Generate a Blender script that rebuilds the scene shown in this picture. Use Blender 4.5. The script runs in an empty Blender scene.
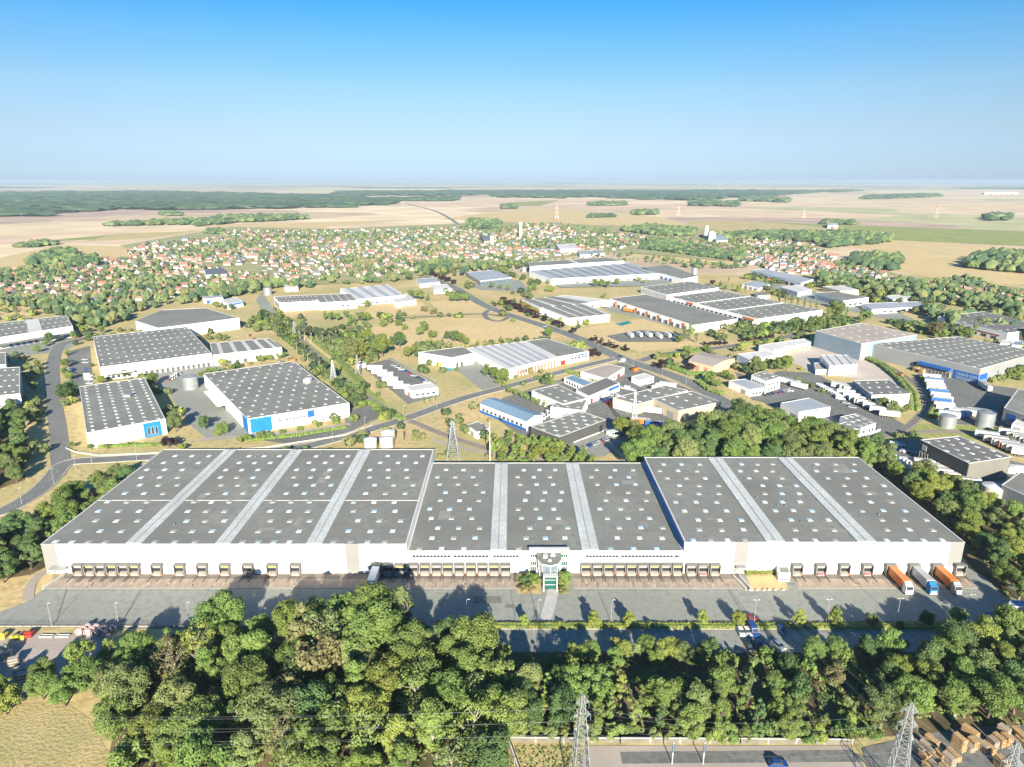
import bpy, math, random
from mathutils import Vector, noise
R = math.radians
sc = bpy.context.scene
COL = sc.collection
random.seed(7)
# ------------------------------------------------------------------ camera
H, F, TH = 125.0, 683.0, R(16.6)
CX, CY = 512.0, 383.5
cam = bpy.data.cameras.new('camera'); camo = bpy.data.objects.new('camera', cam); COL.objects.link(camo)
cam.sensor_width = 36; cam.lens = 36*F/1024; cam.clip_start = 1; cam.clip_end = 200000
camo.location = (0, 0, H); camo.rotation_euler = (math.pi/2-TH, 0, 0); sc.camera = camo
# ------------------------------------------------------------------ sky, sun, exposure
SUN_EL, SHADOW_AZ = R(21), R(-6.5)          # shadows run away from the camera, a little to the left
world = bpy.data.worlds.new('World'); sc.world = world; world.use_nodes = True
wn = world.node_tree; bg = wn.nodes['Background']
sky = wn.nodes.new('ShaderNodeTexSky'); sky.sky_type = 'NISHITA'; sky.sun_disc = False
sky.sun_elevation = SUN_EL; sky.sun_rotation = R(174); sky.air_density = 1.0; sky.dust_density = 0.3; sky.ozone_density = 3.0; sky.altitude = 100
hs = wn.nodes.new('ShaderNodeHueSaturation'); hs.inputs['Saturation'].default_value = 1.25; hs.inputs['Value'].default_value = 1.0
tc = wn.nodes.new('ShaderNodeTexCoord'); sx = wn.nodes.new('ShaderNodeSeparateXYZ'); wn.links.new(tc.outputs['Generated'], sx.inputs[0])
rp = wn.nodes.new('ShaderNodeValToRGB'); rp.color_ramp.interpolation = 'LINEAR'; els = rp.color_ramp.elements
els[0].position = 0.0; els[0].color = (.36, .49, .93, 1); els[1].position = .2231; els[1].color = (.269, .573, .672, 1)
for p_, c_ in ((.022, (.365, .448, .746)), (.0614, (.469, .452, .555)), (.1122, (.586, .540, .545)), (.1724, (.48, .587, .609)), (.30, (.40, .78, .92)), (.7, (.52, .86, 1.0))):
    q_ = els.new(p_); q_.color = (*c_, 1)
for e_ in els:
    if e_.position < .25: e_.color = (e_.color[0]*1.02, e_.color[1]*1.05, e_.color[2]*1.10, 1)
wn.links.new(sx.outputs[2], rp.inputs[0])
ml = wn.nodes.new('ShaderNodeMix'); ml.data_type = 'RGBA'; ml.blend_type = 'MULTIPLY'; ml.inputs[0].default_value = 1
wn.links.new(sky.outputs[0], hs.inputs['Color']); wn.links.new(hs.outputs[0], ml.inputs[6]); wn.links.new(rp.outputs[0], ml.inputs[7]); wn.links.new(ml.outputs[2], bg.inputs[0]); bg.inputs[1].default_value = 0.0655
sl = bpy.data.lights.new('sun', 'SUN'); sl.energy = 5.0; sl.angle = R(0.5); sl.color = (1, .915, .78)
so = bpy.data.objects.new('sun', sl); COL.objects.link(so); so.location = (60, -300, 300)
sd = Vector((math.sin(SHADOW_AZ)*math.cos(SUN_EL), math.cos(SHADOW_AZ)*math.cos(SUN_EL), -math.sin(SUN_EL)))
so.rotation_euler = sd.to_track_quat('-Z', 'Y').to_euler()
vs = sc.view_settings; vs.view_transform = 'Standard'; vs.look = 'None'; vs.exposure = 1.65; vs.gamma = 1
sc.render.engine = 'CYCLES'; sc.cycles.max_bounces = 5; sc.cycles.diffuse_bounces = 2; sc.cycles.glossy_bounces = 2
sc.cycles.transmission_bounces = 2; sc.cycles.volume_bounces = 0; sc.cycles.transparent_max_bounces = 4
# ------------------------------------------------------------------ pixel -> place (surveying the ground through the photograph)
S_, C_ = math.sin(TH), math.cos(TH)
def G(px, py, z=0.0):
    dx, dy = (px-CX)/F, (py-CY)/F
    ry, rz = C_-dy*S_, -S_-dy*C_
    t = (H-z)/(-rz)
    return Vector((dx*t, ry*t, z))
def zat(Y, py):
    dy = (py-CY)/F
    return H - Y*(S_+dy*C_)/(C_-dy*S_)
def hgt(px, ytop, ybase): return zat(G(px, ybase).y, ytop)
def PX(x, y, z=0):
    f = y*C_+(H-z)*S_
    return CX+F*x/f, CY+F*((H-z)*C_-y*S_)/f
# ------------------------------------------------------------------ labels and ids
LAB = {}
def tag(o, label=None, cat=None, group=None, kind=None):
    if label is not None:
        k = label; n = len(label.split())
        if n < 4 or n > 16: print('LABELLEN', n, label)
        if k in LAB: print('DUPLABEL', k)
        LAB[k] = 1; o['label'] = label
    if cat: o['category'] = cat
    if group: o['group'] = group
    if kind: o['kind'] = kind
    return o
def Od(n):
    return '%d%s' % (n, 'th' if 10 <= n % 100 <= 20 else {1: 'st', 2: 'nd', 3: 'rd'}.get(n % 10, 'th'))
WORD = 'first second third fourth fifth sixth seventh eighth ninth tenth'.split()
def OW(n): return WORD[n-1] if n <= 10 else Od(n)
def empty(name, loc=(0, 0, 0), rz=0, scale=None):
    o = bpy.data.objects.new(name, None); COL.objects.link(o); o.location = loc; o.rotation_euler = (0, 0, rz)
    o.empty_display_size = .1
    if scale: o.scale = scale
    return o
def inst(name, me, parent=None, loc=None, rz=0, scale=None, mat=None):
    o = bpy.data.objects.new(name, me); COL.objects.link(o)
    if parent: o.parent = parent
    if loc is not None: o.location = loc
    if rz: o.rotation_euler = (0, 0, rz)
    if scale: o.scale = scale
    if mat:
        o.material_slots[0].link = 'OBJECT'; o.material_slots[0].material = mat
    return o
# ------------------------------------------------------------------ mesh collector
class MB:
    def __init__(s): s.v = []; s.f = []; s.m = []; s.cm = 0
    def face(s, pts, m=None):
        b = len(s.v); s.v += [tuple(p) for p in pts]; s.f.append(tuple(range(b, b+len(pts)))); s.m.append(s.cm if m is None else m)
    def hexa(s, lo, hi, m=None, mt=None):           # lo, hi: rings of points, counter-clockwise
        n = len(lo); b = len(s.v); s.v += [tuple(p) for p in lo]+[tuple(p) for p in hi]
        mm = s.cm if m is None else m
        for i in range(n):
            j = (i+1) % n; s.f.append((b+i, b+j, b+n+j, b+n+i)); s.m.append(mm)
        s.f.append(tuple(b+n+i for i in range(n))); s.m.append(mm if mt is None else mt)
        s.f.append(tuple(b+n-1-i for i in range(n))); s.m.append(mm)
    def box(s, x0, x1, y0, y1, z0, z1, m=None, mt=None):
        s.hexa([(x0, y0, z0), (x1, y0, z0), (x1, y1, z0), (x0, y1, z0)], [(x0, y0, z1), (x1, y0, z1), (x1, y1, z1), (x0, y1, z1)], m, mt)
    def prism(s, poly, z0, z1, m=None, mt=None):
        s.hexa([(p[0], p[1], z0) for p in poly], [(p[0], p[1], z1) for p in poly], m, mt)
    def cyl(s, x, y, z0, z1, r, r2=None, n=12, m=None, mt=None):
        r2 = r if r2 is None else r2
        a = [(math.cos(2*math.pi*i/n), math.sin(2*math.pi*i/n)) for i in range(n)]
        s.hexa([(x+r*c, y+r*d, z0) for c, d in a], [(x+r2*c, y+r2*d, z1) for c, d in a], m, mt)
    def bar(s, a, b, r, r2=None, n=4, m=None):
        a = Vector(a); b = Vector(b); d = (b-a)
        if d.length < 1e-6: return
        d.normalize(); u = d.cross(Vector((0, 0, 1)) if abs(d.z) < .9 else Vector((1, 0, 0))).normalized(); w = d.cross(u)
        r2 = r if r2 is None else r2
        an = [2*math.pi*(i+.5)/n for i in range(n)]
        lo = [a+(u*math.cos(t)+w*math.sin(t))*r for t in an]; hi = [b+(u*math.cos(t)+w*math.sin(t))*r2 for t in an]
        s.hexa(lo[::-1], hi[::-1], m)
    def hcyl(s, x0, x1, y, z, r, n=12, m=None):       # wheel, axis along x
        lo = [(x0, y+r*math.cos(2*math.pi*i/n), z+r*math.sin(2*math.pi*i/n)) for i in range(n)]
        s.hexa([(x0, p[1], p[2]) for p in lo], [(x1, p[1], p[2]) for p in lo], m)
    def mesh(s, name, mats):
        me = bpy.data.meshes.new(name); me.from_pydata(s.v, [], s.f); me.update()
        for m in (mats if isinstance(mats, (list, tuple)) else [mats]): me.materials.append(m)
        if any(s.m): me.polygons.foreach_set('material_index', s.m)
        return me
    def build(s, name, mats, parent=None, loc=None, rz=0):
        return inst(name, s.mesh(name, mats), parent, loc, rz)
# ------------------------------------------------------------------ materials
def mat(name, col, rough=.8, col2=None, sc1=.15, det=6, fac=.5, spec=.3, metal=0, stretch=(1, 1, 1), fine=None, coords='pos', bump=0, bscale=2.0, wave=None, rnd=0):
    m = bpy.data.materials.new(name); m.use_nodes = True; nt = m.node_tree; L = nt.links; N = nt.nodes
    b = N['Principled BSDF']; b.inputs['Roughness'].default_value = rough; b.inputs['Metallic'].default_value = metal
    b.inputs['Specular IOR Level'].default_value = spec
    c = (*col, 1)
    b.inputs['Base Color'].default_value = c
    if coords == 'pos':
        g = N.new('ShaderNodeNewGeometry'); src = g.outputs['Position']
    else:
        g = N.new('ShaderNodeTexCoord'); src = g.outputs['Object']
    mp = N.new('ShaderNodeMapping'); mp.inputs['Scale'].default_value = stretch; L.new(src, mp.inputs[0])
    last = None
    def mix(a, bcol, facsock, mode='MIX'):
        x = N.new('ShaderNodeMix'); x.data_type = 'RGBA'; x.blend_type = mode
        if hasattr(facsock, 'links') or not isinstance(facsock, (int, float)): L.new(facsock, x.inputs[0])
        else: x.inputs[0].default_value = facsock
        for sock, v in ((x.inputs[6], a), (x.inputs[7], bcol)):
            if isinstance(v, tuple): sock.default_value = v
            else: L.new(v, sock)
        return x.outputs[2]
    def nz(scale, detail, lo, hi):
        n = N.new('ShaderNodeTexNoise'); n.inputs['Scale'].default_value = scale; n.inputs['Detail'].default_value = detail
        L.new(mp.outputs[0], n.inputs['Vector'])
        r = N.new('ShaderNodeMapRange'); r.inputs[1].default_value = lo; r.inputs[2].default_value = hi; L.new(n.outputs['Fac'], r.inputs[0])
        return r.outputs[0]
    cur = c
    if col2 is not None: cur = mix(c, (*col2, 1), nz(sc1, det, .5-fac*.4, .5+fac*.4))
    if fine:
        fs, fa = fine
        cur = mix(cur, tuple(max(0, x*(1-fa)) for x in col)+(1,), nz(fs, 3, .45, .7))
    if wave:
        ws, wa, axis = wave
        w = N.new('ShaderNodeTexWave'); w.bands_direction = axis; w.inputs['Scale'].default_value = ws; w.inputs['Distortion'].default_value = 0
        L.new(src, w.inputs['Vector'])
        r = N.new('ShaderNodeMath'); r.operation = 'MULTIPLY'; r.inputs[1].default_value = wa; L.new(w.outputs['Fac'], r.inputs[0])
        cur = mix(cur, tuple(x*.6 for x in col)+(1,), r.outputs[0])
    if rnd:
        oi = N.new('ShaderNodeObjectInfo'); h = N.new('ShaderNodeHueSaturation')
        a = N.new('ShaderNodeMapRange'); a.inputs[3].default_value = 1-rnd; a.inputs[4].default_value = 1+rnd; L.new(oi.outputs['Random'], a.inputs[0]); L.new(a.outputs[0], h.inputs['Value'])
        mm = N.new('ShaderNodeMath'); mm.operation = 'FRACT'; m2 = N.new('ShaderNodeMath'); m2.operation = 'MULTIPLY'; m2.inputs[1].default_value = 7.31
        L.new(oi.outputs['Random'], m2.inputs[0]); L.new(m2.outputs[0], mm.inputs[0])
        a2 = N.new('ShaderNodeMapRange'); a2.inputs[3].default_value = .5-rnd*.09; a2.inputs[4].default_value = .5+rnd*.06; L.new(mm.outputs[0], a2.inputs[0]); L.new(a2.outputs[0], h.inputs['Hue'])
        if isinstance(cur, tuple): h.inputs['Color'].default_value = cur
        else: L.new(cur, h.inputs['Color'])
        cur = h.outputs[0]
    if not isinstance(cur, tuple): L.new(cur, b.inputs['Base Color'])
    if bump:
        n = N.new('ShaderNodeTexNoise'); n.inputs['Scale'].default_value = bscale; n.inputs['Detail'].default_value = 5; L.new(mp.outputs[0], n.inputs['Vector'])
        bp = N.new('ShaderNodeBump'); bp.inputs['Strength'].default_value = bump; bp.inputs['Distance'].default_value = 1; L.new(n.outputs['Fac'], bp.inputs['Height']); L.new(bp.outputs[0], b.inputs['Normal'])
    return m
M = {}
def dm(k, *a, **kw): M[k] = mat(k.replace(' ', '_'), *a, **kw); return M[k]
dm('dry_grass', (.49, .37, .185), .95, (.29, .285, .115), .022, 10, .45, .1, fine=(.35, .35), bump=.25, bscale=.4)
dm('straw', (.54, .41, .21), .95, (.42, .33, .16), .02, 8, .6, .1, fine=(.3, .25))
dm('green_grass', (.19, .25, .065), .95, (.34, .31, .12), .03, 8, .5, .1, fine=(.5, .4))
dm('village_green', (.34, .31, .17), .95, (.19, .21, .085), .03, 8, .5, .1)
dm('scrub', (.44, .34, .17), .95, (.27, .26, .10), .09, 10, .6, .1, fine=(1.2, .35), bump=.3, bscale=1.2)
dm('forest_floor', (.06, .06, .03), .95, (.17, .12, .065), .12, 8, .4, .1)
dm('asphalt', (.208, .216, .182), .9, (.245, .25, .215), .035, 8, .5, .25, fine=(.5, .12))
dm('asphalt_dark', (.118, .120, .108), .9, (.175, .175, .155), .04, 8, .5, .25, fine=(.6, .2))
dm('road', (.13, .133, .124), .9, (.17, .172, .155), .03, 8, .5, .25, fine=(1, .1))
dm('concrete_yard', (.36, .31, .26), .9, (.27, .235, .20), .06, 8, .5, .2, fine=(.7, .15))
dm('pale_gravel', (.46, .40, .34), .95, (.38, .33, .28), .05, 8, .6, .1, fine=(.8, .12))
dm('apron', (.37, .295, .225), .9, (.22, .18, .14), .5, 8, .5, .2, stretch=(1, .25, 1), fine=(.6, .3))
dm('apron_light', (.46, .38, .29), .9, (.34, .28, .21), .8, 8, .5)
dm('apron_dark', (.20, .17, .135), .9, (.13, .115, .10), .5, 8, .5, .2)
dm('shelter_grey', (.13, .128, .118), .7, (.13, .125, .115), .4)
dm('shelter_inner', (.20, .197, .18), .7, (.2, .2, .19), .4)
dm('panel_dim', (.21, .208, .195), .6, (.18, .178, .168), .1)
dm('kerb', (.34, .31, .26), .9, (.26, .24, .20), .3)
dm('paint', (.42, .415, .38), .8, (.26, .26, .24), .5, 5, .5)
dm('white_wall', (.78, .78, .76), .55, (.70, .70, .68), .05, 6, .6, .3, stretch=(1, 1, .15), wave=(.8, .05, 'X'))
dm('cream_wall', (.46, .38, .25), .8, (.40, .33, .22), .08)
dm('grey_wall', (.25, .255, .25), .6, (.21, .215, .215), .06, wave=(1.0, .12, 'DIAGONAL'))
dm('blue_grey_wall', (.20, .26, .30), .6, (.17, .22, .26), .05, wave=(.8, .1, 'DIAGONAL'))
dm('dark_wall', (.075, .077, .07), .6, (.06, .062, .058), .06, wave=(1.0, .15, 'DIAGONAL'))
dm('tan_wall', (.155, .15, .125), .7, (.13, .125, .105), .1)
dm('panel_grey', (.30, .295, .28), .6, (.24, .24, .23), .1, stretch=(1, 1, .1), wave=(1.2, .12, 'X'))
dm('roof', (.205, .207, .180), .92, (.145, .146, .126), .045, 10, .5, .2, fine=(.35, .25))
dm('roof_dark', (.16, .155, .145), .92, (.12, .117, .11), .04, 9, .4, .2, fine=(.25, .2))
dm('roof_beige', (.36, .31, .26), .92, (.28, .25, .21), .03, 9, .4, .2, fine=(.2, .2))
dm('roof_white', (.52, .51, .48), .8, (.38, .37, .35), .04, 9, .5, .2, fine=(.2, .15), stretch=(1, .3, 1))
dm('roof_metal', (.33, .345, .35), .55, (.26, .275, .29), .03, 8, .5, .4, wave=(.35, .15, 'X'))
dm('roof_blue', (.17, .25, .32), .55, (.13, .20, .27), .05, 8, .5, .4, wave=(.5, .1, 'Y'))
dm('roof_strip', (.48, .51, .485), .8, (.36, .375, .355), .15, 9, .5, .2, fine=(1.2, .3), stretch=(1, .5, 1))
dm('coping', (.52, .51, .48), .6, (.42, .41, .39), .2)
dm('blue', (.012, .10, .34), .5, (.012, .08, .28), .2)
dm('blue_light', (.012, .16, .42), .5, (.01, .13, .36), .2)
dm('teal', (.02, .20, .20), .5, (.02, .16, .16), .2)
dm('glass_dark', (.03, .04, .05), .12, spec=.8)
dm('glass_green', (.008, .075, .05), .12, (.01, .07, .06), .5, spec=.8)
dm('glass_pale', (.11, .16, .19), .15, (.05, .09, .12), .6, 6, .4, spec=.8)
dm('light_white', (.52, .55, .54), .25, spec=.6)
dm('light_blue', (.34, .50, .62), .25, spec=.6)
dm('light_grey', (.30, .30, .27), .4, (.25, .25, .22), 1.0)
dm('light_green', (.28, .36, .31), .35, spec=.5)
dm('steel', (.42, .45, .46), .5, (.34, .37, .38), .8, metal=.3)
dm('galv', (.26, .275, .28), .5, (.20, .215, .22), .4, metal=.3)
dm('tank', (.30, .32, .315), .45, (.24, .26, .26), .3, metal=.4, wave=(.5, .1, 'Z'))
dm('tank_cream', (.46, .43, .35), .6, (.38, .33, .26), .25)
dm('orange', (.50, .15, .025), .5, (.42, .12, .02), .3)
dm('red', (.30, .03, .025), .5, (.24, .03, .02), .3)
dm('yellow', (.46, .36, .05), .5, (.38, .30, .04), .3)
dm('white_paint', (.58, .58, .56), .4, (.48, .48, .46), .4)
dm('grey_paint', (.33, .36, .39), .4, (.28, .31, .34), .4)
dm('car_silver', (.42, .44, .46), .3, metal=.4)
dm('car_blue', (.012, .045, .17), .3, spec=.6)
dm('car_black', (.02, .022, .025), .3, spec=.6)
dm('car_red', (.2, .015, .015), .3, spec=.6)
dm('tyre', (.02, .02, .02), .9)
dm('dark_void', (.018, .018, .02), .9)
dm('brick', (.40, .20, .12), .9, (.30, .14, .09), .5)
dm('wood', (.46, .30, .145), .85, (.30, .19, .09), 1.4, 6, .5)
dm('wood_grey', (.36, .29, .21), .85, (.24, .20, .15), 1.4, 6, .5)
dm('bark', (.13, .10, .07), .95, (.08, .065, .05), 2.0)
dm('bark_pale', (.36, .33, .27), .95, (.22, .20, .16), 2.0)
leafmat_soft = 0
dm('mast_red', (.42, .20, .14), .6)
dm('pinkish', (.52, .38, .34), .9, (.42, .30, .26), 1.)
dm('old_concrete', (.17, .155, .12), .9, (.11, .105, .08), .5, 9, .5)
dm('concrete', (.40, .39, .36), .9, (.32, .31, .28), .5)
dm('ballast', (.27, .23, .19), .95, (.20, .17, .14), .2, fine=(1, .3))
dm('rail', (.16, .13, .12), .5, metal=.5)
dm('house_wall', (.34, .30, .25), .9, (.30, .265, .22), .02, 2, .2)
dm('house_white', (.52, .50, .47), .9, (.40, .385, .36), .02, 2, .2)
dm('tile_red', (.26, .12, .09), .9, (.21, .10, .075), .02, 2, .2)
dm('tile_orange', (.27, .175, .135), .9, (.23, .145, .11), .02, 2, .2)
dm('tile_brown', (.24, .15, .11), .9, (.19, .12, .09), .02, 2, .2)
dm('slate', (.12, .13, .15), .8, (.09, .10, .12), .02, 2, .2)
def leafmat(k, c, c2):
    m = dm(k, c, .75, c2, 1.1, 4, .55, .2, coords='obj', rnd=.22)
    b = m.node_tree.nodes['Principled BSDF']; b.inputs['Subsurface Weight'].default_value = 0
    nt = m.node_tree; tr = nt.nodes.new('ShaderNodeBsdfTranslucent'); mx = nt.nodes.new('ShaderNodeMixShader'); mx.inputs[0].default_value = .28
    out = nt.nodes['Material Output']
    src = b.inputs['Base Color'].links[0].from_socket
    nt.links.new(src, tr.inputs[0]); nt.links.new(b.outputs[0], mx.inputs[1]); nt.links.new(tr.outputs[0], mx.inputs[2]); nt.links.new(mx.outputs[0], out.inputs[0])
    return m
leafmat('leaf_mid', (.175, .245, .062), (.115, .175, .045))
leafmat('leaf_yellow', (.215, .26, .058), (.15, .20, .045))
leafmat('leaf_dark', (.115, .180, .062), (.075, .13, .045))
leafmat('leaf_olive', (.20, .25, .085), (.13, .165, .06))
leafmat('leaf_brown', (.20, .195, .08), (.15, .15, .06))
leafmat('leaf_purple', (.045, .022, .028), (.030, .016, .022))
leafmat('shrub_mid', (.115, .155, .055), (.075, .105, .040))
leafmat('shrub_olive', (.17, .185, .080), (.12, .135, .055))
leafmat('shrub_dark', (.065, .105, .045), (.042, .070, .032))
leafmat('leaf_pine', (.085, .110, .060), (.050, .075, .038))
dm('canopy', (.10, .15, .055), .9, (.155, .18, .075), .01, 6, .5, .1, fine=(.05, .5))
dm('canopy_far', (.048, .085, .045), .9, (.072, .110, .050), .0015, 8, .5, .1, fine=(.01, .3))
# ------------------------------------------------------------------ ground
def field_material():
    m = bpy.data.materials.new('fields'); m.use_nodes = True; nt = m.node_tree; N = nt.nodes; L = nt.links; b = N['Principled BSDF']
    b.inputs['Roughness'].default_value = .95; b.inputs['Specular IOR Level'].default_value = .1
    g = N.new('ShaderNodeNewGeometry'); mp = N.new('ShaderNodeMapping'); mp.inputs['Rotation'].default_value = (0, 0, R(24)); mp.inputs['Scale'].default_value = (1/900, 1/620, 1)
    L.new(g.outputs['Position'], mp.inputs[0])
    v = N.new('ShaderNodeTexVoronoi'); v.distance = 'CHEBYCHEV'; v.inputs['Scale'].default_value = 1; v.inputs['Randomness'].default_value = .85; v.voronoi_dimensions = '2D'
    L.new(mp.outputs[0], v.inputs['Vector'])
    s = N.new('ShaderNodeSeparateColor'); L.new(v.outputs['Color'], s.inputs[0])
    r = N.new('ShaderNodeValToRGB'); r.color_ramp.interpolation = 'CONSTANT'; e = r.color_ramp.elements
    cols = [(0, (.54, .41, .26)), (.16, (.46, .35, .23)), (.3, (.60, .48, .31)), (.42, (.38, .36, .19)), (.5, (.52, .38, .26)), (.62, (.38, .28, .21)), (.72, (.56, .45, .29)), (.84, (.20, .27, .12)), (.9, (.50, .39, .25))]
    e[0].position = 0; e[0].color = (*cols[0][1], 1); e[1].position = cols[1][0]; e[1].color = (*cols[1][1], 1)
    for p, c in cols[2:]: x = e.new(p); x.color = (*c, 1)
    L.new(s.outputs[0], r.inputs[0])
    n = N.new('ShaderNodeTexNoise'); n.inputs['Scale'].default_value = .006; n.inputs['Detail'].default_value = 9; L.new(g.outputs['Position'], n.inputs['Vector'])
    mx = N.new('ShaderNodeMix'); mx.data_type = 'RGBA'; mx.blend_type = 'MULTIPLY'; mx.inputs[0].default_value = .6
    mr = N.new('ShaderNodeMapRange'); mr.inputs[1].default_value = .3; mr.inputs[2].default_value = .7; mr.inputs[3].default_value = .65; mr.inputs[4].default_value = 1.25; L.new(n.outputs['Fac'], mr.inputs[0])
    L.new(r.outputs[0], mx.inputs[6]); L.new(mr.outputs[0], mx.inputs[7])
    # woods far out on the plain
    n2 = N.new('ShaderNodeTexNoise'); n2.inputs['Scale'].default_value = .00022; n2.inputs['Detail'].default_value = 3; L.new(mp.outputs[0], n2.inputs['Vector'])
    mp2 = N.new('ShaderNodeMapping'); mp2.inputs['Scale'].default_value = (.00016, .00030, 1); L.new(g.outputs['Position'], mp2.inputs[0]); n2.inputs['Scale'].default_value = 1; L.new(mp2.outputs[0], n2.inputs['Vector'])
    w = N.new('ShaderNodeMapRange'); w.inputs[1].default_value = .535; w.inputs[2].default_value = .555; L.new(n2.outputs['Fac'], w.inputs[0])
    sp = N.new('ShaderNodeSeparateXYZ'); L.new(g.outputs['Position'], sp.inputs[0])
    far = N.new('ShaderNodeMapRange'); far.inputs[1].default_value = 9000; far.inputs[2].default_value = 10500; L.new(sp.outputs[1], far.inputs[0])
    mu = N.new('ShaderNodeMath'); mu.operation = 'MULTIPLY'; L.new(w.outputs[0], mu.inputs[0]); L.new(far.outputs[0], mu.inputs[1])
    m3 = N.new('ShaderNodeMix'); m3.data_type = 'RGBA'; L.new(mu.outputs[0], m3.inputs[0]); L.new(mx.outputs[2], m3.inputs[6]); m3.inputs[7].default_value = (.06, .09, .045, 1)
    L.new(m3.outputs[2], b.inputs['Base Color'])
    return m
M['fields'] = field_material()
mb = MB()
ys = [-400, 60, 120, 200, 300, 450, 700]; rows = []
while ys[-1] < 90000: ys.append(ys[-1]*1.35)
for i in range(len(ys)-1):
    y0, y1 = ys[i], ys[i+1]; w = max(900, y1*1.05)
    xs = [-95000, -w, -w/2, -w/4, 0, w/4, w/2, w, 95000]
    for j in range(8):
        mb.face([(xs[j], y0, 0), (xs[j+1], y0, 0), (xs[j+1], y1, 0), (xs[j], y1, 0)], 0 if y1 < 1200 else 1)
tag(mb.build('ground', [M['dry_grass'], M['fields']]), kind='structure')
CNT = [0]; FOOT = []; ROADP = []
def zlv(far):
    CNT[0] += 1; c = CNT[0]
    return .002*c if far < 900 else (.012*c if far < 2000 else (.05*c if far < 8000 else .3*c))
def clip_side(poly): return poly
def sheet(name, pts, m, lvl=1, px=True, kind='structure', label=None):
    P = [G(*p) for p in pts] if px else [Vector((p[0], p[1], 0)) for p in pts]
    far = max(p.y for p in P); z = zlv(far)
    a = sum(P[i].x*P[(i+1) % len(P)].y-P[(i+1) % len(P)].x*P[i].y for i in range(len(P)))
    if a < 0: P = P[::-1]
    if name in ('yard', 'lorry_yard', 'car_park') or (name == 'grass' and m == 'straw'): FOOT.append([(p.x, p.y) for p in P])
    mb = MB(); mb.face([(p.x, p.y, z) for p in P]); o = mb.build(name, M[m]); return tag(o, label, kind=kind)
# far fields on the plain
for pts, m in [
    ([(-20, 262), (60, 245), (150, 247), (150, 262), (60, 272), (-20, 283)], 'straw'),
    ([(15, 243), (120, 234), (152, 233), (145, 237), (60, 241)], 'green_grass'),
    ([(120, 233.5), (200, 231), (150, 238), (80, 242)], 'dry_grass'),
    ([(300, 237), (190, 225), (320, 222), (412, 219.8), (330, 226)], 'straw'),
    ([(515, 206), (500, 203), (560, 200), (540, 206)], 'green_grass'),
    ([(440, 219), (530, 207), (660, 217), (700, 228), (560, 224)], 'straw'),
    ([(760, 222), (1040, 232), (1040, 247), (890, 240), (760, 228)], 'green_grass'),
    ([(780, 229), (900, 240), (1040, 250), (1040, 285), (960, 283), (890, 270), (895, 258), (860, 248)], 'straw'),
    ([(680, 231), (690, 220), (760, 222), (850, 229), (780, 235)], 'dry_grass'),
    ([(620, 247), (700, 252), (745, 262), (730, 268), (660, 262), (612, 252)], 'straw'),
    ([(760, 238), (830, 242), (840, 250), (790, 247)], 'straw'),
    ([(0, 300), (70, 297), (72, 308), (0, 320)], 'straw'),
    ([(800, 270), (845, 262), (860, 266), (845, 275)], 'straw'),
]: sheet('field', pts, m, 2)
# village ground
for pts in ([(-40, 300), (-40, 272), (60, 262), (150, 258), (120, 246), (230, 227), (330, 229), (500, 222), (700, 229), (760, 238), (840, 255), (740, 262), (610, 252), (500, 264), (410, 280), (260, 288), (150, 305)],
            [(820, 275), (860, 262), (900, 275), (1040, 290), (1040, 312), (900, 300), (840, 290)]):
    sheet('village_ground', pts, 'village_green', 1)
# near fields
for pts, m in [
    ([(358, 330), (430, 318), (545, 318), (555, 338), (440, 345), (380, 350)], 'straw'),
    ([(370, 304), (422, 302), (432, 314), (360, 318)], 'straw'), ([(430, 302), (478, 298), (500, 312), (440, 314)], 'straw'),
    ([(398, 368), (445, 355), (492, 386), (462, 397), (440, 386)], 'dry_grass'),
    ([(570, 330), (650, 318), (700, 345), (640, 352), (600, 342)], 'straw'),
    ([(-60, 735), (20, 705), (62, 700), (92, 720), (104, 745), (140, 800), (-60, 800)], 'scrub'),
    ([(370, 428), (455, 400), (500, 425), (520, 452), (440, 455)], 'dry_grass'),
    ([(262, 320), (300, 318), (392, 408), (405, 416), (365, 422), (300, 350)], 'green_grass'),
    ([(-60, 585), (20, 572), (45, 562), (30, 590), (0, 607), (-60, 612)], 'dry_grass'),
    ([(820, 452), (905, 440), (1030, 440), (1030, 428), (920, 424), (850, 440)], 'green_grass'),
    ([(500, 746), (590, 746), (560, 800), (480, 800)], 'scrub'),
]: sheet('grass', pts, m, 1)
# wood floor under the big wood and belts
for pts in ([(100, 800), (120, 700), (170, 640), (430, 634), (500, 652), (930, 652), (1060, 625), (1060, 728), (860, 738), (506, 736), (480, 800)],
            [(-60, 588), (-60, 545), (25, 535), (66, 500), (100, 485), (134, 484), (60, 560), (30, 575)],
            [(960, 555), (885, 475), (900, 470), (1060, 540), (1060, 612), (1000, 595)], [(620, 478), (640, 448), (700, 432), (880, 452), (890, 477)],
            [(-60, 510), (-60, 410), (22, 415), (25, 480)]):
    sheet('wood_floor', pts, 'forest_floor', 1)
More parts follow.
